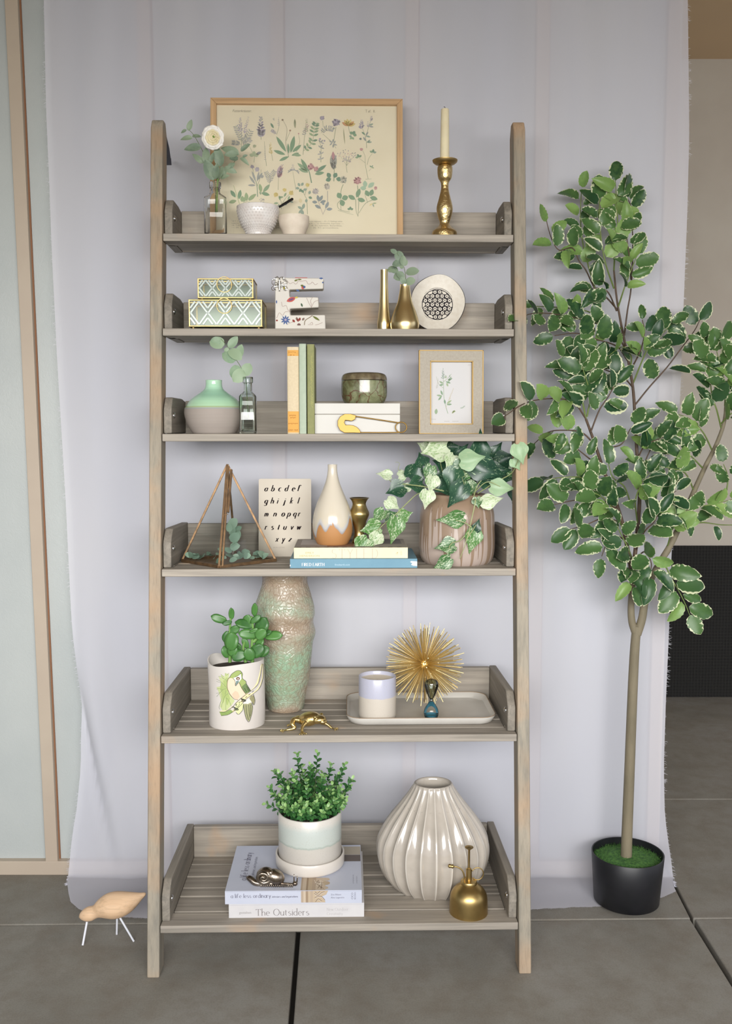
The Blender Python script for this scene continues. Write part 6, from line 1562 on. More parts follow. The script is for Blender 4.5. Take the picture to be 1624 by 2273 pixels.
G().lathe([(3.4 * kk, mz - .003), (4.2 * kk, mz), (3.4 * kk, mz + .003)], 20, cap1=True).go('neck_ring', mat('dark neck', C(90, 92, 88), .3, .5), t)
sandp = [(r * .96, z + .0006) for r, z in pr if z < .013]; sandp[-1] = (sandp[-1][0], .0125)
G().lathe(sandp + [(.004, .0110)], 32, cap1=True).go('sand', mat('teal blue sand', C(48, 128, 150), .8, col2=C(36, 112, 136), vs=400), t, smooth=50)

# ================================================================== shelf 6
def art_out(A):
    GR = C(134, 128, 128); A.lay = 2
    A.glyphs('The Outsiders', 568.5, 2031.5, 9.4, GR, 'serif', sp=.25, w=.15, xs=1.06)
    A.font('gestalten', 531, 2027, 7.6, C(158, 154, 152)); A.glyphs('New Outdoor', 725, 2022, 4.1, C(176, 172, 172), 'serif', sp=.25, w=.12, xs=1.05); A.glyphs('Creativity', 725, 2031.5, 4.1, C(176, 172, 172), 'serif', sp=.25, w=.12, xs=1.08)
    A.lay = 1; A.ribbon([(509, 2008), (807, 2008)], .5, C(176, 178, 190))
WHC = mat('white book cover', C(207, 205, 205), .5, col2=C(202, 200, 201), vs=30)
spb, HB1, WB1 = book_flat('book', 'thick white book lying flat, lower of the two under the snail', 508, 808, 2005.5, 2035.5, 6, .030, 0, .262, WHC, WHC, art_out)
TAN = [C(178, 160, 140), C(196, 180, 160), C(156, 136, 114), C(186, 168, 144)]
def chair(A, x0, y0, x1, y1, n):
    for i in range(n): A.rect(x0 + (x1 - x0) * i / n, y0, x0 + (x1 - x0) * (i + 1) / n, y1, TAN[i % 4])
def art_life(A):
    T = C(112, 110, 126); A.lay = 1
    A.ribbon([(500, 1978.5), (803, 1978.5)], .45, C(150, 152, 168))
    chair(A, 668, 1977.4, 694, 2003.6, 5); A.poly([(694, 1977.4), (728, 1977.4), (724, 1986), (714, 1990), (720, 1996), (722, 2003.6), (694, 2003.6)], TAN[3]); A.lay = 2
    for pts in ([(697, 1984), (706, 1988), (714, 1982), (720, 1980)], [(698, 1994), (706, 1990), (714, 1991), (721, 1999)], [(700, 2003), (706, 1996), (714, 2001)], [(699, 1980), (704, 1984), (710, 1979)]): A.ribbon(pts, 1.2, C(110, 92, 78), smooth=4); A.ribbon([(a, b + 1.2) for a, b in pts], .8, C(226, 216, 202), smooth=4)
    A.glyphs('a life less ordinary', 512.5, 1991.8, 5.6, T, 'serif', sp=.24, w=.18, xs=1.06); A.glyphs('interiors and inspirations', 603.5, 1992, 3.1, T, 'brush', sp=.2, w=.22, xs=.98)
    A.font('Zoe Ellison', 734, 1988, 4.6, T, xs=1.1); A.font('Alex Legendre', 734, 1994.6, 4.6, T, xs=1.1)
    A.font('CICO', 783.5, 1997.5, 6.2, T, rot=-90, xs=1.0); A.font('BOOKS', 789.3, 1997.5, 4.6, T, rot=-90, xs=1.05)
def top_life(A, W, dp, k):
    A.lay = 1; PX = lambda px: (px - 651.5) * k
    for i, (a, b) in enumerate(((667, 671), (671, 679), (679, 683), (683, 692), (692, 700))): A.rect(PX(a), .001, PX(b), .10, TAN[i % 4])
    A.rect(PX(700), .001, PX(722), .060, TAN[1]); A.disc(PX(722), .012, .0065, TAN[1]); A.disc(PX(723), .034, .009, TAN[3]); A.disc(PX(724), .052, .007, TAN[1])
    A.rect(PX(738), .142, PX(802), .176, C(112, 104, 100)); A.rect(PX(738), .177, PX(802), .222, C(176, 167, 152)); A.lay = 3
    for q in range(14): A.ribbon([(PX(R.uniform(696, 720)), R.uniform(.004, .05)), (PX(R.uniform(696, 724)), R.uniform(.004, .05))], .0011, rc([C(110, 92, 78), C(224, 214, 200)]))
    T = C(118, 116, 132)
    def vt(txt, x, y0, h, st='serif', w=.17, xs=1.0):
        B = Art(lambda u, v, l: (x + v, y0 + u, 0)); B.glyphs(txt, 0, 0, h, T, st, sp=.2, w=w, xs=xs)
        A.lay = 3; A._a([(v[0], v[1]) for v in B.v], B.f, T)
    vt('a life less ordinary', PX(541), .050, .0098, xs=1.02); vt('interiors and inspirations', PX(557), .075, .0050, 'brush', .16)
    for x_, n_ in ((783, 11), (791, 9)):
        for q_ in range(n_): A.ribbon([(PX(x_), .032 + q_ * .0040), (PX(x_ + (2.2 if q_ % 3 else 3)), .0325 + q_ * .0040)], .0009, T)
LBC = mat('pale blue grey cover', C(196, 200, 214), .42, col2=C(190, 195, 210), vs=10)
spl, HB2, WB2 = book_flat('book', 'pale blue grey interiors book with a chair on its cover, under the planter and snail', 499.5, 803, 1977, 2004.5, 6, .028, HB1 + .0004, .232, LBC, LBC, art_life, top_life)
zb = HB1 + HB2 + .0012
# snail
sp = Spot(6, 605, .053, zb); t = thing('snail_figurine', 'antique silver snail figurine on the pale blue book', 'figurine', sp); k = sp.k(0)
M_SN = mat('antique silver', C(176, 164, 148), .28, 1.0, col2=C(120, 108, 96), vs=50, bump=.5, bs=260, bd=.0008)
g = G()
def X(px): return (px - 605) * k
g.tube(smoothpts([Vector((X(549), .006, .016)), Vector((X(556), .004, .013)), Vector((X(570), -.002, .006)), Vector((X(600), -.004, .0055)), Vector((X(630), -.006, .006)), Vector((X(652), -.010, .006)), Vector((X(659), -.011, .009))], 5), [.003 + .0042 * sin(pi * min(1, (i + 3) / 20)) for i in range(31)], 12)
g.ell((X(549), .006, .016), (.0035, .003, .003), 10, 8); g.ell((X(655), -.011, .0085), (.0058, .005, .0055), 12, 8)
g.tube([(X(653), -.012, .011), (X(653), -.012, .024), (X(653), -.012, .031)], [.0016, .0012, .0009], 8); g.tube([(X(659), -.007, .010), (X(660), -.006, .020), (X(659), -.006, .024)], [.0016, .0012, .0009], 8)
for i in range(16): g.ell((X(580 + i * 4.6), -.0085 - .0002 * i, .003), (.0022, .0018, .0034), 8, 6)
g.go('snail_body', M_SN, t, smooth=180)
g = G(); N_ = 80; P = []; RRs = []
for i in range(N_ + 1):
    f = i / N_; th2 = f * 2 * pi * 2.3 + radians(-60); rad = .0006 + .0170 * f ** 1.1
    P.append((X(585) + .002 * f + rad * cos(th2), -.0185 + .012 * f ** 1.5, .0250 - .0015 * f + rad * sin(th2) * .92)); RRs.append(.0017 + .0048 * f)
g.tube(P, RRs, 16)
g.go('shell_coil', M_SN, t, smooth=180)
g = G(); g.ell((X(590), -.001, .0235), (.0215, .0150, .0195), 20, 14); g.ell((X(611), -.001, .0205), (.0225, .0165, .0165), 20, 14, Matrix.Rotation(radians(26), 3, 'Y')); g.go('shell_body', M_SN, t, smooth=180)

# planter with saucer
sp = Spot(6, 688, .163, zb); t = thing('planter', 'white cylinder planter on a saucer with a pale green glaze band and bushy green plant', 'potted plant', sp)
kk = sp.k(0); rs = 76 * kk
M_SAU = mat('cream saucer glaze', C(208, 201, 192), .3, coat=.3)
hs_ = .030
G().lathe([(rs * .93, 0), (rs * .985, .002), (rs, .006), (rs, hs_ - .001), (rs - .001, hs_), (rs - .0035, hs_), (rs - .0045, hs_ - .001), (rs - .0045, .005), (.002, .005)], 72).go('saucer', M_SAU, t, smooth=50)
t_ = NT('banded planter glaze'); tc = t_.n('TexCoord'); se = t_.n('SeparateXYZ'); t_.l(tc.outputs['Object'], se.inputs[0]); nn = t_.noise(t_.coords('Object', (1, 1, .15)), 90, 3)
ad = t_.n('Math'); ad.operation = 'MULTIPLY_ADD'; ad.inputs[1].default_value = .008; t_.l(nn, ad.inputs[0]); t_.l(se.outputs[2], ad.inputs[2])
zt_ = sp.z(1797); z1_ = sp.z(1862) + .012; mr = t_.n('MapRange'); mr.inputs['From Min'].default_value = 0; mr.inputs['From Max'].default_value = zt_ + .004; t_.l(ad.outputs[0], mr.inputs['Value'])
f1 = z1_ / (zt_ + .004)
c_ = t_.ramp(mr.outputs[0], [(0, C(198, 192, 184)), (f1 - .02, C(196, 191, 182)), (f1, C(166, 176, 167)), (f1 + .03, C(190, 197, 190)), (f1 + .28, C(187, 194, 188)), (f1 + .40, C(208, 203, 194)), (1, C(210, 205, 196))])
sk = t_.noise(t_.coords(), 420, 1); c_ = t_.mix(t_.ramp(sk, [(.64, (0, 0, 0, 1)), (.7, (.25, .25, .25, 1))]), c_, C(160, 150, 136)); t_.l(c_, t_.b.inputs['Base Color']); t_.p(Roughness=.3)
rp_ = 69.8 * sp.k(.08)
G().lathe([(rp_ * .97, .0055), (rp_, .008), (rp_, zt_ - .001), (rp_ - .001, zt_), (rp_ - .0035, zt_), (rp_ - .0045, zt_ - .002), (rp_ - .0045, zt_ - .03)], 72).go('pot', t_.m, t, smooth=50)
G().lathe([(.001, zt_ - .012), (rp_ - .005, zt_ - .014)], 32, cap0=False).go('soil', mat('soil', C(60, 50, 42), .95), t)
BX = [leafmesh('leaf', .62, peak=.6, curl=.15, fold=.12, point=.6, nl=4, na=1), leafmesh('leaf', .7, peak=.6, curl=.3, fold=.16, point=.6, nl=4, na=1)]
def sprigmesh(L, nl):
    """little upright stem with paired round leaves, brighter at the tip"""
    g = G(); rim = []
    g.tube([(0, 0, 0), (.02 * L, 0, L * .5), (0, .02 * L, L)], [.0008, .0006, .0004], 5); rim += [0.0] * len(g.v)
    for i in range(nl):
        f = .18 + .82 * (i // 2) / max(1, (nl - 1) // 2); a0 = (i // 2) * 1.6 + (i % 2) * pi + R.uniform(-.3, .3); s_ = (.0135 if f < .85 else .0105) * R.uniform(.85, 1.15); el = R.uniform(.1, .5) + .6 * f
        d = Vector((cos(a0) * cos(el), sin(a0) * cos(el), sin(el))); m4 = leafmat4(Vector((0, 0, L * f)), d, Vector((-cos(a0) * .3, -sin(a0) * .3, 1)), s_)
        me_ = R.choice(BX); g.add([m4 @ v.co for v in me_.vertices], [tuple(p.vertices) for p in me_.polygons]); rim += [f] * len(me_.vertices)
    me = bpy.data.meshes.new('sprig'); me.from_pydata(g.v, [], g.f); at = me.attributes.new('rim', 'FLOAT', 'POINT')
    for i_, r__ in enumerate(rim): at.data[i_].value = r__
    for p in me.polygons: p.use_smooth = True
    return me
SPM = [sprigmesh(L, n) for L, n in ((.05, 12), (.062, 14), (.042, 10), (.07, 16))]
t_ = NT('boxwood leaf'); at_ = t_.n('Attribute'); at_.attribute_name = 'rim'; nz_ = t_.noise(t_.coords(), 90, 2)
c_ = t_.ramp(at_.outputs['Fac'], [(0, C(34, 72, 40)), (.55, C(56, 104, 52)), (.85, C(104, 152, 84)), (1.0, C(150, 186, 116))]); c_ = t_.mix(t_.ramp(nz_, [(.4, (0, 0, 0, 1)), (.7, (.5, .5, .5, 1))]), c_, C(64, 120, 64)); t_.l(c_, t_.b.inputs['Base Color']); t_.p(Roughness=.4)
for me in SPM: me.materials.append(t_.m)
sprigs = [(705, 1665, .99), (660, 1672, .9), (622, 1705, .8), (650, 1705, .9), (735, 1690, .8), (765, 1690, .7), (780, 1715, .5), (775, 1745, .4), (600, 1740, .5), (592, 1775, .3), (610, 1712, .6), (690, 1690, .9), (640, 1735, .6), (720, 1710, .8), (750, 1720, .6), (675, 1715, .7), (628, 1760, .3), (660, 1770, 0), (690, 1785, -.3), (740, 1775, 0), (765, 1775, .0), (700, 1745, .3), (725, 1750, .2), (680, 1735, .4), (610, 1755, .3), (750, 1745, .3), (712, 1775, 0), (645, 1790, -.2)]
cpot = Vector((0, 0, zt_ - .01))
for rep in range(116):
    if rep < len(sprigs): x, y, _ = sprigs[rep]
    else: a = R.uniform(0, pi); q = R.uniform(.2, .92); x, y = 689 + 88 * q * cos(a), 1788 - 105 * q * sin(a) ** .8 * (1 if abs(cos(a)) < .6 else .8)
    yy = R.uniform(-.06, .04) if rep >= len(sprigs) else R.uniform(-.045, .0); tipv = Vector((sp.x(x, .2), yy, sp.z(y)))
    mi = rep % 4; L = (.05, .062, .042, .07)[mi]; bas = cpot + Vector((tipv.x * .45, yy * .5, 0)); d = (tipv - bas)
    if d.length < .02: d = Vector((0, -.3, 1)) * .03
    if tipv.z < zt_ + .01: tipv.z = zt_ + R.uniform(.004, .02)
    if rep >= 96:
        aa = pi + pi * (rep - 95.5) / 20; rr3 = rp_ + R.uniform(-.004, .010); tipv = Vector((rr3 * cos(aa), rr3 * sin(aa), zt_ + R.uniform(.012, .03))); bas = cpot + Vector((rr3 * .7 * cos(aa), rr3 * .7 * sin(aa), 0))
    dn = (tipv - bas).normalized(); dn = (dn + Vector((0, -.25, .1))).normalized(); st_ = tipv - dn * L
    if st_.z < cpot.z: st_.z = cpot.z
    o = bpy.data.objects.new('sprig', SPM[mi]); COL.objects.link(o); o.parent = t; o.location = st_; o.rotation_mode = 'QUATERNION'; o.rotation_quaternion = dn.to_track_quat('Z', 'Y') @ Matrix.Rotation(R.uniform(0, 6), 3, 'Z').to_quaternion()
    if (st_ - bas).length > .015:
        g = G(); g.tube([bas - st_, (bas - st_) * .5 + Vector((0, 0, .004)), (0, 0, 0)], .0007, 5); g.v = [tuple(Vector(v) + st_) for v in g.v]; g.go('twig', mat('dark twig', C(70, 90, 50), .6), t)

# ribbed vase
sp = Spot(6, 959.5, .180); t = thing('ribbed_vase', 'large cream ribbed bulbous vase with a narrow open mouth', 'vase', sp)
t_ = NT('crackled cream glaze'); at_ = t_.n('Attribute'); at_.attribute_name = 'ridge'; v = t_.coords(); n_ = t_.noise(v, 16, 3); f_ = t_.noise(v, 500, 2)
c_ = t_.ramp(n_, [(.35, C(172, 164, 153)), (.65, C(186, 178, 167))]); c_ = t_.mix(t_.ramp(f_, [(.5, (0, 0, 0, 1)), (.75, (.35, .35, .35, 1))]), c_, C(184, 172, 158))
c_ = t_.mix(t_.ramp(at_.outputs['Fac'], [(.0, (1, 1, 1, 1)), (.16, (0, 0, 0, 1))]), c_, C(222, 216, 206)); t_.l(c_, t_.b.inputs['Base Color']); t_.p(Roughness=.14); t_.b.inputs['Coat Weight'].default_value = .3
zT = sp.z(1736)
prf = smoothprof(sp.prof([(46, None), (52, 1991), (80, 1968), (105, 1942), (119, 1915), (125, 1888), (124, 1862), (114, 1838), (97, 1812), (77, 1787), (59, 1764), (47, 1746), (43, 1738)]), 6)
NR = 23; seg = NR * 8; g = G(); ridge = []
n = len(prf)
for i, (r, z) in enumerate(prf):
    f = i / (n - 1); am = .10 * sin(pi * min(1, max(0, f))) ** .35 + .01
    for j in range(seg):
        a = 2 * pi * j / seg + .06; s_ = abs(sin((j / 8) * pi)); rr = r * (1 - am * (.35 * s_ + 0) * (.8 + .2 * sin(f * 3))); rr = r * (1 - am * .85 * s_ ** .8)
        g.v.append((rr * cos(a), rr * sin(a) * .86, z)); ridge.append(s_)
for i in range(n - 1):
    for j in range(seg): q = (j + 1) % seg; g.f.append((i * seg + j, i * seg + q, (i + 1) * seg + q, (i + 1) * seg + j))
g.f.append(tuple(reversed(range(seg))))
r0, z0 = prf[-1]; o_ = len(g.v)
for kx, (r, z) in enumerate([(r0 * .93, z0 + .002), (r0 * .84, z0 - .001), (r0 * .86, z0 - .02), (r0 * 1.6, z0 - .05)]):
    for j in range(seg): a = 2 * pi * j / seg + .06; g.v.append((r * cos(a), r * sin(a) * .86, z)); ridge.append(.6)
for i in range(4):
    b0 = (n - 1) * seg if i == 0 else o_ + (i - 1) * seg
    for j in range(seg): q = (j + 1) % seg; g.f.append((b0 + j, b0 + q, o_ + i * seg + q, o_ + i * seg + j))
me = g.mesh('vase_body', 180)
at = me.attributes.new('ridge', 'FLOAT', 'POINT')
for i_, r__ in enumerate(ridge): at.data[i_].value = r__
link('vase_body', me, t_.m, t)
sk = t
# mister
sp = Spot(6, 1039.5, .048); t = thing('plant_mister', 'small aged brass plant mister with pump and finger ring', 'plant mister', sp); kk = sp.k(0)
M_MB = mat('patinated brass', C(196, 170, 114), .36, 1.0, col2=C(170, 144, 92), vs=14, bump=.1, bs=60)
pr = smoothprof(sp.prof([(42, None), (43.5, 2033), (42.5, 2024), (42, 2005), (40, 1985), (32, 1972), (22, 1964), (18, 1961)]), 5)
G().lathe(pr + [(18.5 * kk, sp.z(1957)), (17 * kk, sp.z(1954.5)), (8 * kk, sp.z(1953))], 56, cap1=True).go('tank', M_MB, t, smooth=40)
zc1, zc2, zt1 = sp.z(1953), sp.z(1927), sp.z(1880)
G().lathe([(6.5 * kk, zc1 - .001), (6.5 * kk, zc2 - .002), (4.5 * kk, zc2), (2.3 * kk, zc2)], 24, cap1=True).go('pump_collar', M_MB, t, smooth=40)
G().lathe([(2.2 * kk, zc2 - .001), (2.2 * kk, zt1 - .008), (3.6 * kk, zt1 - .006), (9.5 * kk, zt1 - .001), (9.5 * kk, zt1), (.001, zt1 + .001)], 24).go('plunger', M_MB, t, smooth=40)
g = G(); X = lambda px: (px - 1039.5) * kk
g.tube(smoothpts([Vector((X(1029), -.003, zc1 - .002)), Vector((X(1029), -.004, sp.z(1944))), Vector((X(1024), -.004, sp.z(1930))), Vector((X(1014), -.004, sp.z(1923))), Vector((X(1004), -.004, sp.z(1921)))], 5), .0017, 8)
a_ = Vector((X(1006), -.004, sp.z(1921.5))); b_ = Vector((X(993), -.004, sp.z(1919.5))); g.tube([a_, a_.lerp(b_, .2), a_.lerp(b_, .5), a_.lerp(b_, .8), b_], [.0022, .0048, .0036, .0046, .0028], 12)
g.go('nozzle', M_MB, t, smooth=50)
g = G(); P = []
for i in range(18): a = radians(-125 + i * 16); P.append((X(1059) + 13 * kk * cos(radians(150 - i * 17)), .003, sp.z(1941) + 14 * kk * sin(radians(150 - i * 17))))
g.tube([(X(1046), .002, sp.z(1934))] + P, .0013, 8); g.go('finger_ring', M_MB, t, smooth=50)

# ================================================================== on the floor
# wooden bird
bk = fpt(183.5, 2098.5); l1 = fpt(259, 2074); l2 = fpt(297, 2090)
Db = 2.150
t = empty('wooden_bird', Vector(((bk.x + l1.x) / 2, Db, 0))); tag(t, 'beech wood wading bird figure on thin white legs, beak to the floor', 'figurine')
o0 = Vector(t.location)
M_BEECH = wood('beech', C(206, 170, 134), C(220, 186, 150), C(228, 196, 162), 0, .8, .1)
axis = [(176, 2036, 2), (181, 2034, 9), (190, 2031, 15), (200, 2028, 17), (208, 2025, 15.5), (215, 2022, 16.5), (228, 2016, 24), (244, 2011, 30), (262, 2008, 30.5), (280, 2003, 26), (298, 1995.5, 17), (312, 1989, 8.5), (321, 1984.5, 4), (323.5, 1983.5, 1)]
P = [pt(x, y, Db) - o0 for x, y, r in axis]; kk = dep(Db, .1) / F
sp_ = smoothpts(P, 4); rr = smoothpts([Vector((r, 0, 0)) for _, _, r in axis], 4)
G().tube(sp_, [max(.0006, q.x * kk * .93) for q in rr], 32).go('bird_body', M_BEECH, t, smooth=180)
M_WL = mat('white lacquered leg', C(226, 228, 236), .35)
G().tube([pt(193, 2046, Db - .005) - o0, bk - o0 + Vector((0, 0, .0006))], [.0026, .0026], 12).go('beak', M_WL, t, smooth=50)
G().tube([pt(260, 2030, Db + .008) - o0, l1 - o0 + Vector((0, 0, .0006))], [.0024, .0024], 12).go('leg', M_WL, t, smooth=50)
G().tube([pt(262, 2030, Db - .006) - o0, l2 - o0 + Vector((0, 0, .0006))], [.0024, .0024], 12).go('leg', M_WL, t, smooth=50)

# potted tree
base = fpt(1389, 2003); base.z = 0.0075; TD = base.y
tr = empty('potted_tree', base); tag(tr, 'tall variegated artificial ficus tree in a black plastic pot beside the shelf', 'tree')
kb = dep(TD, 0) / F; zt_ = zat(1891, TD) - base.z; kt = dep(TD, zt_) / F; cx_t = (1392.5 - CX) * kt - base.x
rb, rt = 70.5 * kb, 78.5 * kt
M_BP = mat('black plastic', C(24, 25, 28), .42, col2=C(30, 30, 34), vs=20)
g = G(); g.lathe([(rb * .97, 0), (rb, .002), (rb + (rt - rb) * .5, zt_ * .5), (rt, zt_ - .001), (rt - .001, zt_), (rt - .003, zt_ - .001), (rt - .0035, zt_ - .02), (rt - .005, zt_ - .03)], 64)
g.v = [(x + cx_t * (z / zt_), y, z) for x, y, z in g.v]; g.go('pot', M_BP, tr, smooth=50)
M_MOSS = mat('moss', C(44, 84, 40), .95, col2=C(84, 128, 58), vs=160)
g = G(); zc = zt_ - .014
g.lathe([(.001, zc + .004), (rt * .5, zc + .003), (rt - .008, zc - .004)], 48, c=(cx_t, 0, 0), cap0=False)
for i in range(2600):
    a = R.uniform(0, 2 * pi); q = (rt - .006) * sqrt(R.random()); p = Vector((cx_t + q * cos(a), q * sin(a), zc + .002 - .006 * (q / rt) ** 2)); d = Vector((R.uniform(-1, 1), R.uniform(-1, 1), R.uniform(.2, 1.2))).normalized() * R.uniform(.003, .009); w = Vector((R.uniform(-1, 1), R.uniform(-1, 1), 0)) * .0008
    g.add([p - w, p + w, p + d], [(0, 1, 2)])
g.go('moss', M_MOSS, tr, kind='stuff')
def TP(x, y, dd=0): return pt(x, y, TD + dd) - base
M_TRK = mat('grey olive bark', C(132, 122, 100), .7, col2=C(114, 106, 86), vs=30, bump=.5, bs=120, bd=.002, stretch=(1, 1, .25))
M_BRN = mat('brown branch', C(92, 72, 56), .65, col2=C(74, 60, 48), vs=60)
def branch(name, pts, r0, r1, m, seg=10):
    P = smoothpts([TP(*q) for q in pts], 5); n = len(P); G().tube(P, [r0 + (r1 - r0) * i / (n - 1) for i in range(n)], seg).go(name, m, tr, smooth=60); return P
branch('trunk', [(1389, 1912, 0), (1391, 1850), (1395, 1750), (1400, 1620), (1405, 1500), (1409, 1430), (1413, 1390)], 12.4 * kb, 9.6 * kb, M_TRK, 14)
B = {}
B['fl'] = branch('branch', [(1411, 1408), (1402, 1380), (1400, 1345), (1403, 1300), (1406, 1255, .01)], .010, .007, M_TRK)
B['fr'] = branch('branch', [(1413, 1408), (1424, 1375), (1430, 1340), (1441, 1295), (1460, 1255, .01), (1484, 1220, .02)], .0115, .007, M_TRK)
B['r1'] = branch('branch', [(1460, 1255, .01), (1490, 1205, .02), (1515, 1150, .03), (1540, 1090, .03), (1565, 1035, .03), (1590, 985, .03), (1608, 930, .03), (1612, 860, .03)], .0085, .004, M_TRK)
B['c1'] = branch('branch', [(1406, 1255, .01), (1414, 1180, .02), (1419, 1100, .03), (1414, 1020, .04), (1409, 930, .04), (1404, 860, .04), (1392, 790, .04), (1378, 720, .04), (1368, 660, .03), (1362, 600, .03)], .0055, .0022, M_BRN)
B['c2'] = branch('branch', [(1385, 745, .04), (1392, 690, .04), (1400, 640, .04), (1404, 560, .03), (1402, 500, .03), (1393, 450, .02), (1378, 415, .02)], .0022, .001, M_BRN)
B['l1'] = branch('branch', [(1404, 1290, .0), (1385, 1180, -.01), (1365, 1110, -.02), (1340, 1045, -.03), (1318, 980, -.04), (1300, 930, -.05)], .0055, .003, M_BRN)
tw = [ # twig polylines with (x, y, depth), leaf count, length px
 ([(1300, 930, -.05), (1280, 900, -.06), (1262, 888, -.08), (1215, 885, -.12), (1165, 895, -.17), (1118, 925, -.22)], 12, 36),
 ([(1300, 930, -.05), (1290, 880, -.06), (1275, 830, -.05), (1255, 790, -.05)], 10, 38), ([(1302, 925, -.05), (1310, 880, -.06), (1300, 840, -.07), (1290, 810, -.07)], 9, 38), ([(1310, 960, -.05), (1330, 910, -.05), (1350, 880, -.05), (1365, 850, -.04)], 9, 38),
 ([(1404, 860, .04), (1380, 835, .0), (1340, 820, -.02), (1300, 800, -.03)], 9, 36), ([(1392, 800, .04), (1370, 770, .0), (1330, 755, -.02), (1280, 740, -.02), (1230, 745, -.02)], 12, 36), ([(1385, 770, .04), (1360, 730, .02), (1310, 715, .0), (1250, 700, -.02), (1190, 695, -.06), (1150, 705, -.12)], 13, 36),
 ([(1380, 730, .04), (1345, 715, .02), (1300, 690, .01), (1235, 682, .0), (1185, 680, -.02)], 9, 30), ([(1398, 820, .04), (1400, 790, .02), (1380, 770, -.02), (1350, 790, -.04)], 7, 36),
 ([(1408, 900, .04), (1440, 860, .03), (1480, 815, .03), (1510, 775, .03), (1540, 735, .03), (1555, 705, .03)], 9, 38), ([(1405, 850, .04), (1425, 800, .02), (1440, 770, .0), (1470, 740, .0), (1488, 720, 0)], 10, 36), ([(1400, 820, .04), (1420, 780, .0), (1430, 740, -.01), (1425, 710, -.01)], 7, 32),
 ([(1372, 690, .04), (1345, 660, .02), (1320, 640, .02), (1300, 600, .02), (1285, 580, .02), (1270, 550, .02), (1240, 555, .0), (1222, 525, .0), (1210, 480, 0)], 12, 30), ([(1320, 640, .02), (1300, 570, .02), (1290, 520, .02), (1288, 470, .02), (1290, 420, .02)], 11, 32), ([(1362, 640, .03), (1345, 590, .0), (1335, 540, -.01), (1330, 480, -.01), (1330, 440, .0)], 11, 36),
 ([(1362, 600, .03), (1365, 550, .0), (1370, 500, -.01), (1368, 450, .0), (1365, 400, .0)], 11, 36), ([(1400, 620, .04), (1398, 580, .0), (1392, 540, .0), (1390, 500, 0)], 8, 34), ([(1372, 680, .03), (1385, 640, .0), (1400, 600, .0), (1412, 570, .0)], 9, 34), ([(1404, 500, .03), (1400, 460, .02), (1392, 440, .02)], 5, 34), ([(1368, 690, .03), (1350, 650, 0), (1330, 640, -.01), (1310, 640, -.01)], 7, 36),
 ([(1318, 985, -.04), (1290, 960, -.05), (1250, 955, -.06), (1215, 960, -.03), (1185, 985, .02)], 9, 34), ([(1340, 1045, -.03), (1310, 1020, -.04), (1285, 1000, -.05), (1265, 985, -.05)], 6, 36), ([(1365, 1110, -.02), (1330, 1075, -.04), (1290, 1060, -.06), (1245, 1060, -.06), (1210, 1065, -.02)], 10, 38), ([(1370, 1130, -.02), (1330, 1110, -.05), (1280, 1110, -.07), (1230, 1120, -.08)], 9, 40),
 ([(1378, 1160, -.01), (1340, 1150, -.05), (1300, 1165, -.07), (1265, 1175, -.08)], 7, 38), ([(1385, 1180, -.01), (1360, 1130, -.05), (1330, 1100, -.08), (1300, 1090, -.09)], 8, 38), ([(1390, 1200, -.01), (1365, 1190, -.05), (1345, 1210, -.07), (1335, 1235, -.07)], 6, 38),
 ([(1414, 1020, .04), (1430, 990, .02), (1460, 975, .0), (1500, 960, .0)], 9, 38), ([(1340, 1010, -.03), (1352, 995, -.03), (1380, 985, -.02), (1400, 950, -.02), (1420, 935, -.02)], 6, 36), ([(1419, 1080, .03), (1430, 1030, .02), (1442, 1000, .02), (1450, 985, .02)], 4, 34),
 ([(1400, 1120, .02), (1385, 1080, -.03), (1360, 1060, -.05), (1350, 1030, -.05)], 6, 36), ([(1414, 1160, .02), (1410, 1110, -.03), (1425, 1070, -.05), (1440, 1050, -.06)], 8, 40), ([(1416, 1180, .02), (1440, 1130, -.03), (1470, 1110, -.05), (1500, 1090, -.05)], 9, 40), ([(1412, 1220, .01), (1430, 1180, -.05), (1450, 1160, -.07), (1460, 1140, -.08)], 7, 40),
 ([(1406, 1250, .01), (1395, 1220, -.05), (1380, 1190, -.07), (1370, 1170, -.08)], 7, 38), ([(1406, 1262, .01), (1395, 1260, -.05), (1400, 1285, -.07), (1405, 1305, -.07)], 5, 42), ([(1412, 1240, .01), (1430, 1225, -.05), (1445, 1250, -.06), (1440, 1280, -.06)], 6, 40),
 ([(1460, 1250, .01), (1475, 1255, -.03), (1490, 1285, -.05), (1505, 1310, -.05), (1520, 1340, -.05), (1530, 1365, -.05)], 9, 42), ([(1480, 1215, .02), (1490, 1180, -.02), (1500, 1150, -.04), (1520, 1130, -.04)], 8, 40), ([(1500, 1180, .02), (1530, 1165, .0), (1560, 1160, .0), (1600, 1165, .0), (1640, 1165, 0)], 3, 30),
 ([(1505, 1175, .02), (1540, 1130, .0), (1580, 1120, -.02), (1620, 1110, -.02), (1660, 1100, -.02)], 11, 36), ([(1540, 1090, .03), (1520, 1050, .0), (1490, 1040, -.01), (1465, 1035, -.01)], 7, 36), ([(1560, 1040, .03), (1530, 1010, .0), (1510, 1000, .0)], 5, 36), ([(1580, 1000, .03), (1560, 960, .0), (1530, 930, -.01), (1505, 920, -.01)], 9, 38),
 ([(1600, 950, .03), (1590, 910, .0), (1580, 880, .0), (1575, 840, .0), (1568, 790, .0), (1562, 745, .0)], 13, 34), ([(1608, 900, .03), (1610, 860, .0), (1600, 820, .0), (1590, 780, .0)], 9, 36), ([(1610, 900, .03), (1630, 860, .0), (1625, 800, .0), (1615, 760, 0)], 8, 38), ([(1600, 940, .03), (1620, 920, .0), (1650, 900, .0)], 6, 38), ([(1610, 1100, 0), (1615, 1060, .0), (1605, 1030, 0)], 4, 32)]
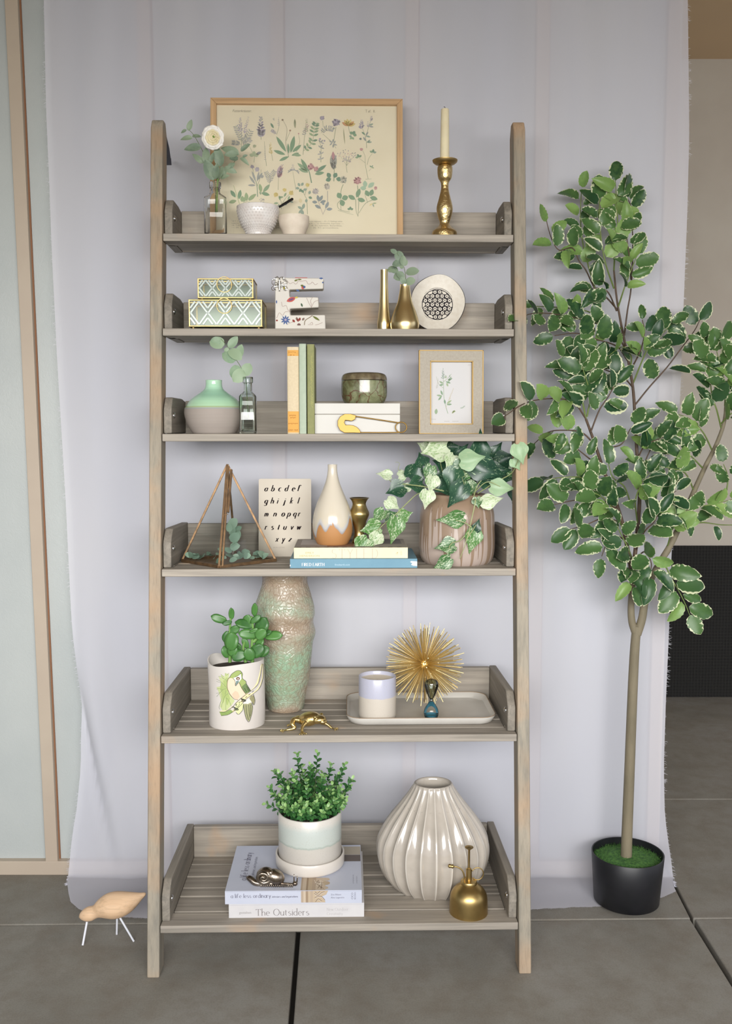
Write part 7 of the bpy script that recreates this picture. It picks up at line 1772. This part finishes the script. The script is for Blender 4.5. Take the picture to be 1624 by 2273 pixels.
TLF = [leafmesh('leaf', .66, peak=.48, serr=.05, curl=.2, fold=.12, nl=11, point=.62), leafmesh('leaf', .60, peak=.5, serr=.05, curl=.38, fold=.18, nl=11, point=.62), leafmesh('leaf', .70, peak=.46, serr=.06, curl=-.12, fold=.10, nl=11, point=.6), leafmesh('leaf', .52, peak=.45, serr=.05, curl=.3, fold=.3, nl=11, point=.65), leafmesh('leaf', .64, peak=.5, serr=.05, curl=.05, fold=.22, nl=11, point=.6)]
M_TL = leafmat('variegated tree leaf', C(40, 76, 48), C(88, 124, 68), C(220, 224, 186), .82, .62, .38, bs=7)
M_TLY = leafmat('light green tree leaf', C(112, 148, 80), C(138, 170, 94), C(198, 210, 150), .93, .3, .4, bs=9)
leaves = []
for pts, n, L in tw:
    P = branch('twig', pts, .0022, .0010, M_BRN if R.random() < .6 else mat('green twig', C(104, 122, 62), .6), 6)
    top = min(q[1] for q in pts) < 560
    n = int(round(n * .92))
    for i in range(n):
        f = .22 + .78 * (i + .5) / n; j = min(len(P) - 2, int(f * (len(P) - 1))); p = P[j].lerp(P[j + 1], R.random()); d = (P[j + 1] - P[j]).normalized()
        last = i == n - 1
        side = (1 if i % 2 else -1); a = radians(R.uniform(35, 75)) * side
        ax = Vector((0, 1, 0)); dd = d if last else Matrix.Rotation(a, 3, ax) @ d
        dd = (dd + Vector((R.uniform(-.25, .25), R.uniform(-.75, .15), R.uniform(-.3, .25)))).normalized()
        nrm = Vector((R.uniform(-.6, .6), -1, R.uniform(-.1, .9)))
        LL = L * kb * R.uniform(.84, 1.24) * 1.20
        p2 = p + dd * .006
        tip = base + p2 + dd * LL
        if tip.y > 2.44 and tip.x < 1.0: dd.y = -abs(dd.y); dd.normalize()
        leaves.append((p2, dd, nrm, LL, M_TLY if (R.random() < (.5 if top else .13)) else M_TL))
leaves = leaves[:]
R.shuffle(leaves)
print('tree leaves', len(leaves))
I4 = Matrix.Identity(4)
for p, d, nrm, L, m in leaves[:300]:
    o = putleaf('leaf', TLF, p, d, nrm, L, tr, I4); withmat(o, m)
rest = leaves[300:]
if rest:
    vs, fs, rm = [], [], []
    for p, d, nrm, L, m in rest:
        me = R.choice(TLF); m4 = leafmat4(p, d, nrm, L); o_ = len(vs); vs += [tuple(m4 @ v.co) for v in me.vertices]; fs += [tuple(i + o_ for i in q.vertices) for q in me.polygons]; rm += [v.value for v in me.attributes['rim'].data]
    me = bpy.data.meshes.new('leaves'); me.from_pydata(vs, [], fs); at = me.attributes.new('rim', 'FLOAT', 'POINT')
    for i, r_ in enumerate(rm): at.data[i].value = r_
    for q in me.polygons: q.use_smooth = True
    link('leaves', me, M_TL, tr, kind='stuff')

# ------------------------------------------------------------------ repeats of a kind share a group phrase
for o in list(COL.objects):
    if o.parent or 'category' not in o: continue
    n = o.name.split('.')[0]; z = o.location.z
    if n == 'book': o['group'] = 'upright books beside the white box' if z > 1.1 else ('books stacked flat under the vases' if z > .8 else 'books stacked flat on the lowest shelf')
    elif n == 'glass_box': o['group'] = 'stacked brass edged glass boxes'
    elif n == 'bud_vase': o['group'] = 'gold bud vases'
    elif n == 'bowl': o['group'] = 'bowls on the top shelf'
    elif n == 'eucalyptus_sprig': o['group'] = 'cut eucalyptus sprigs'
    elif n == 'framed_print': o['group'] = 'framed botanical prints'
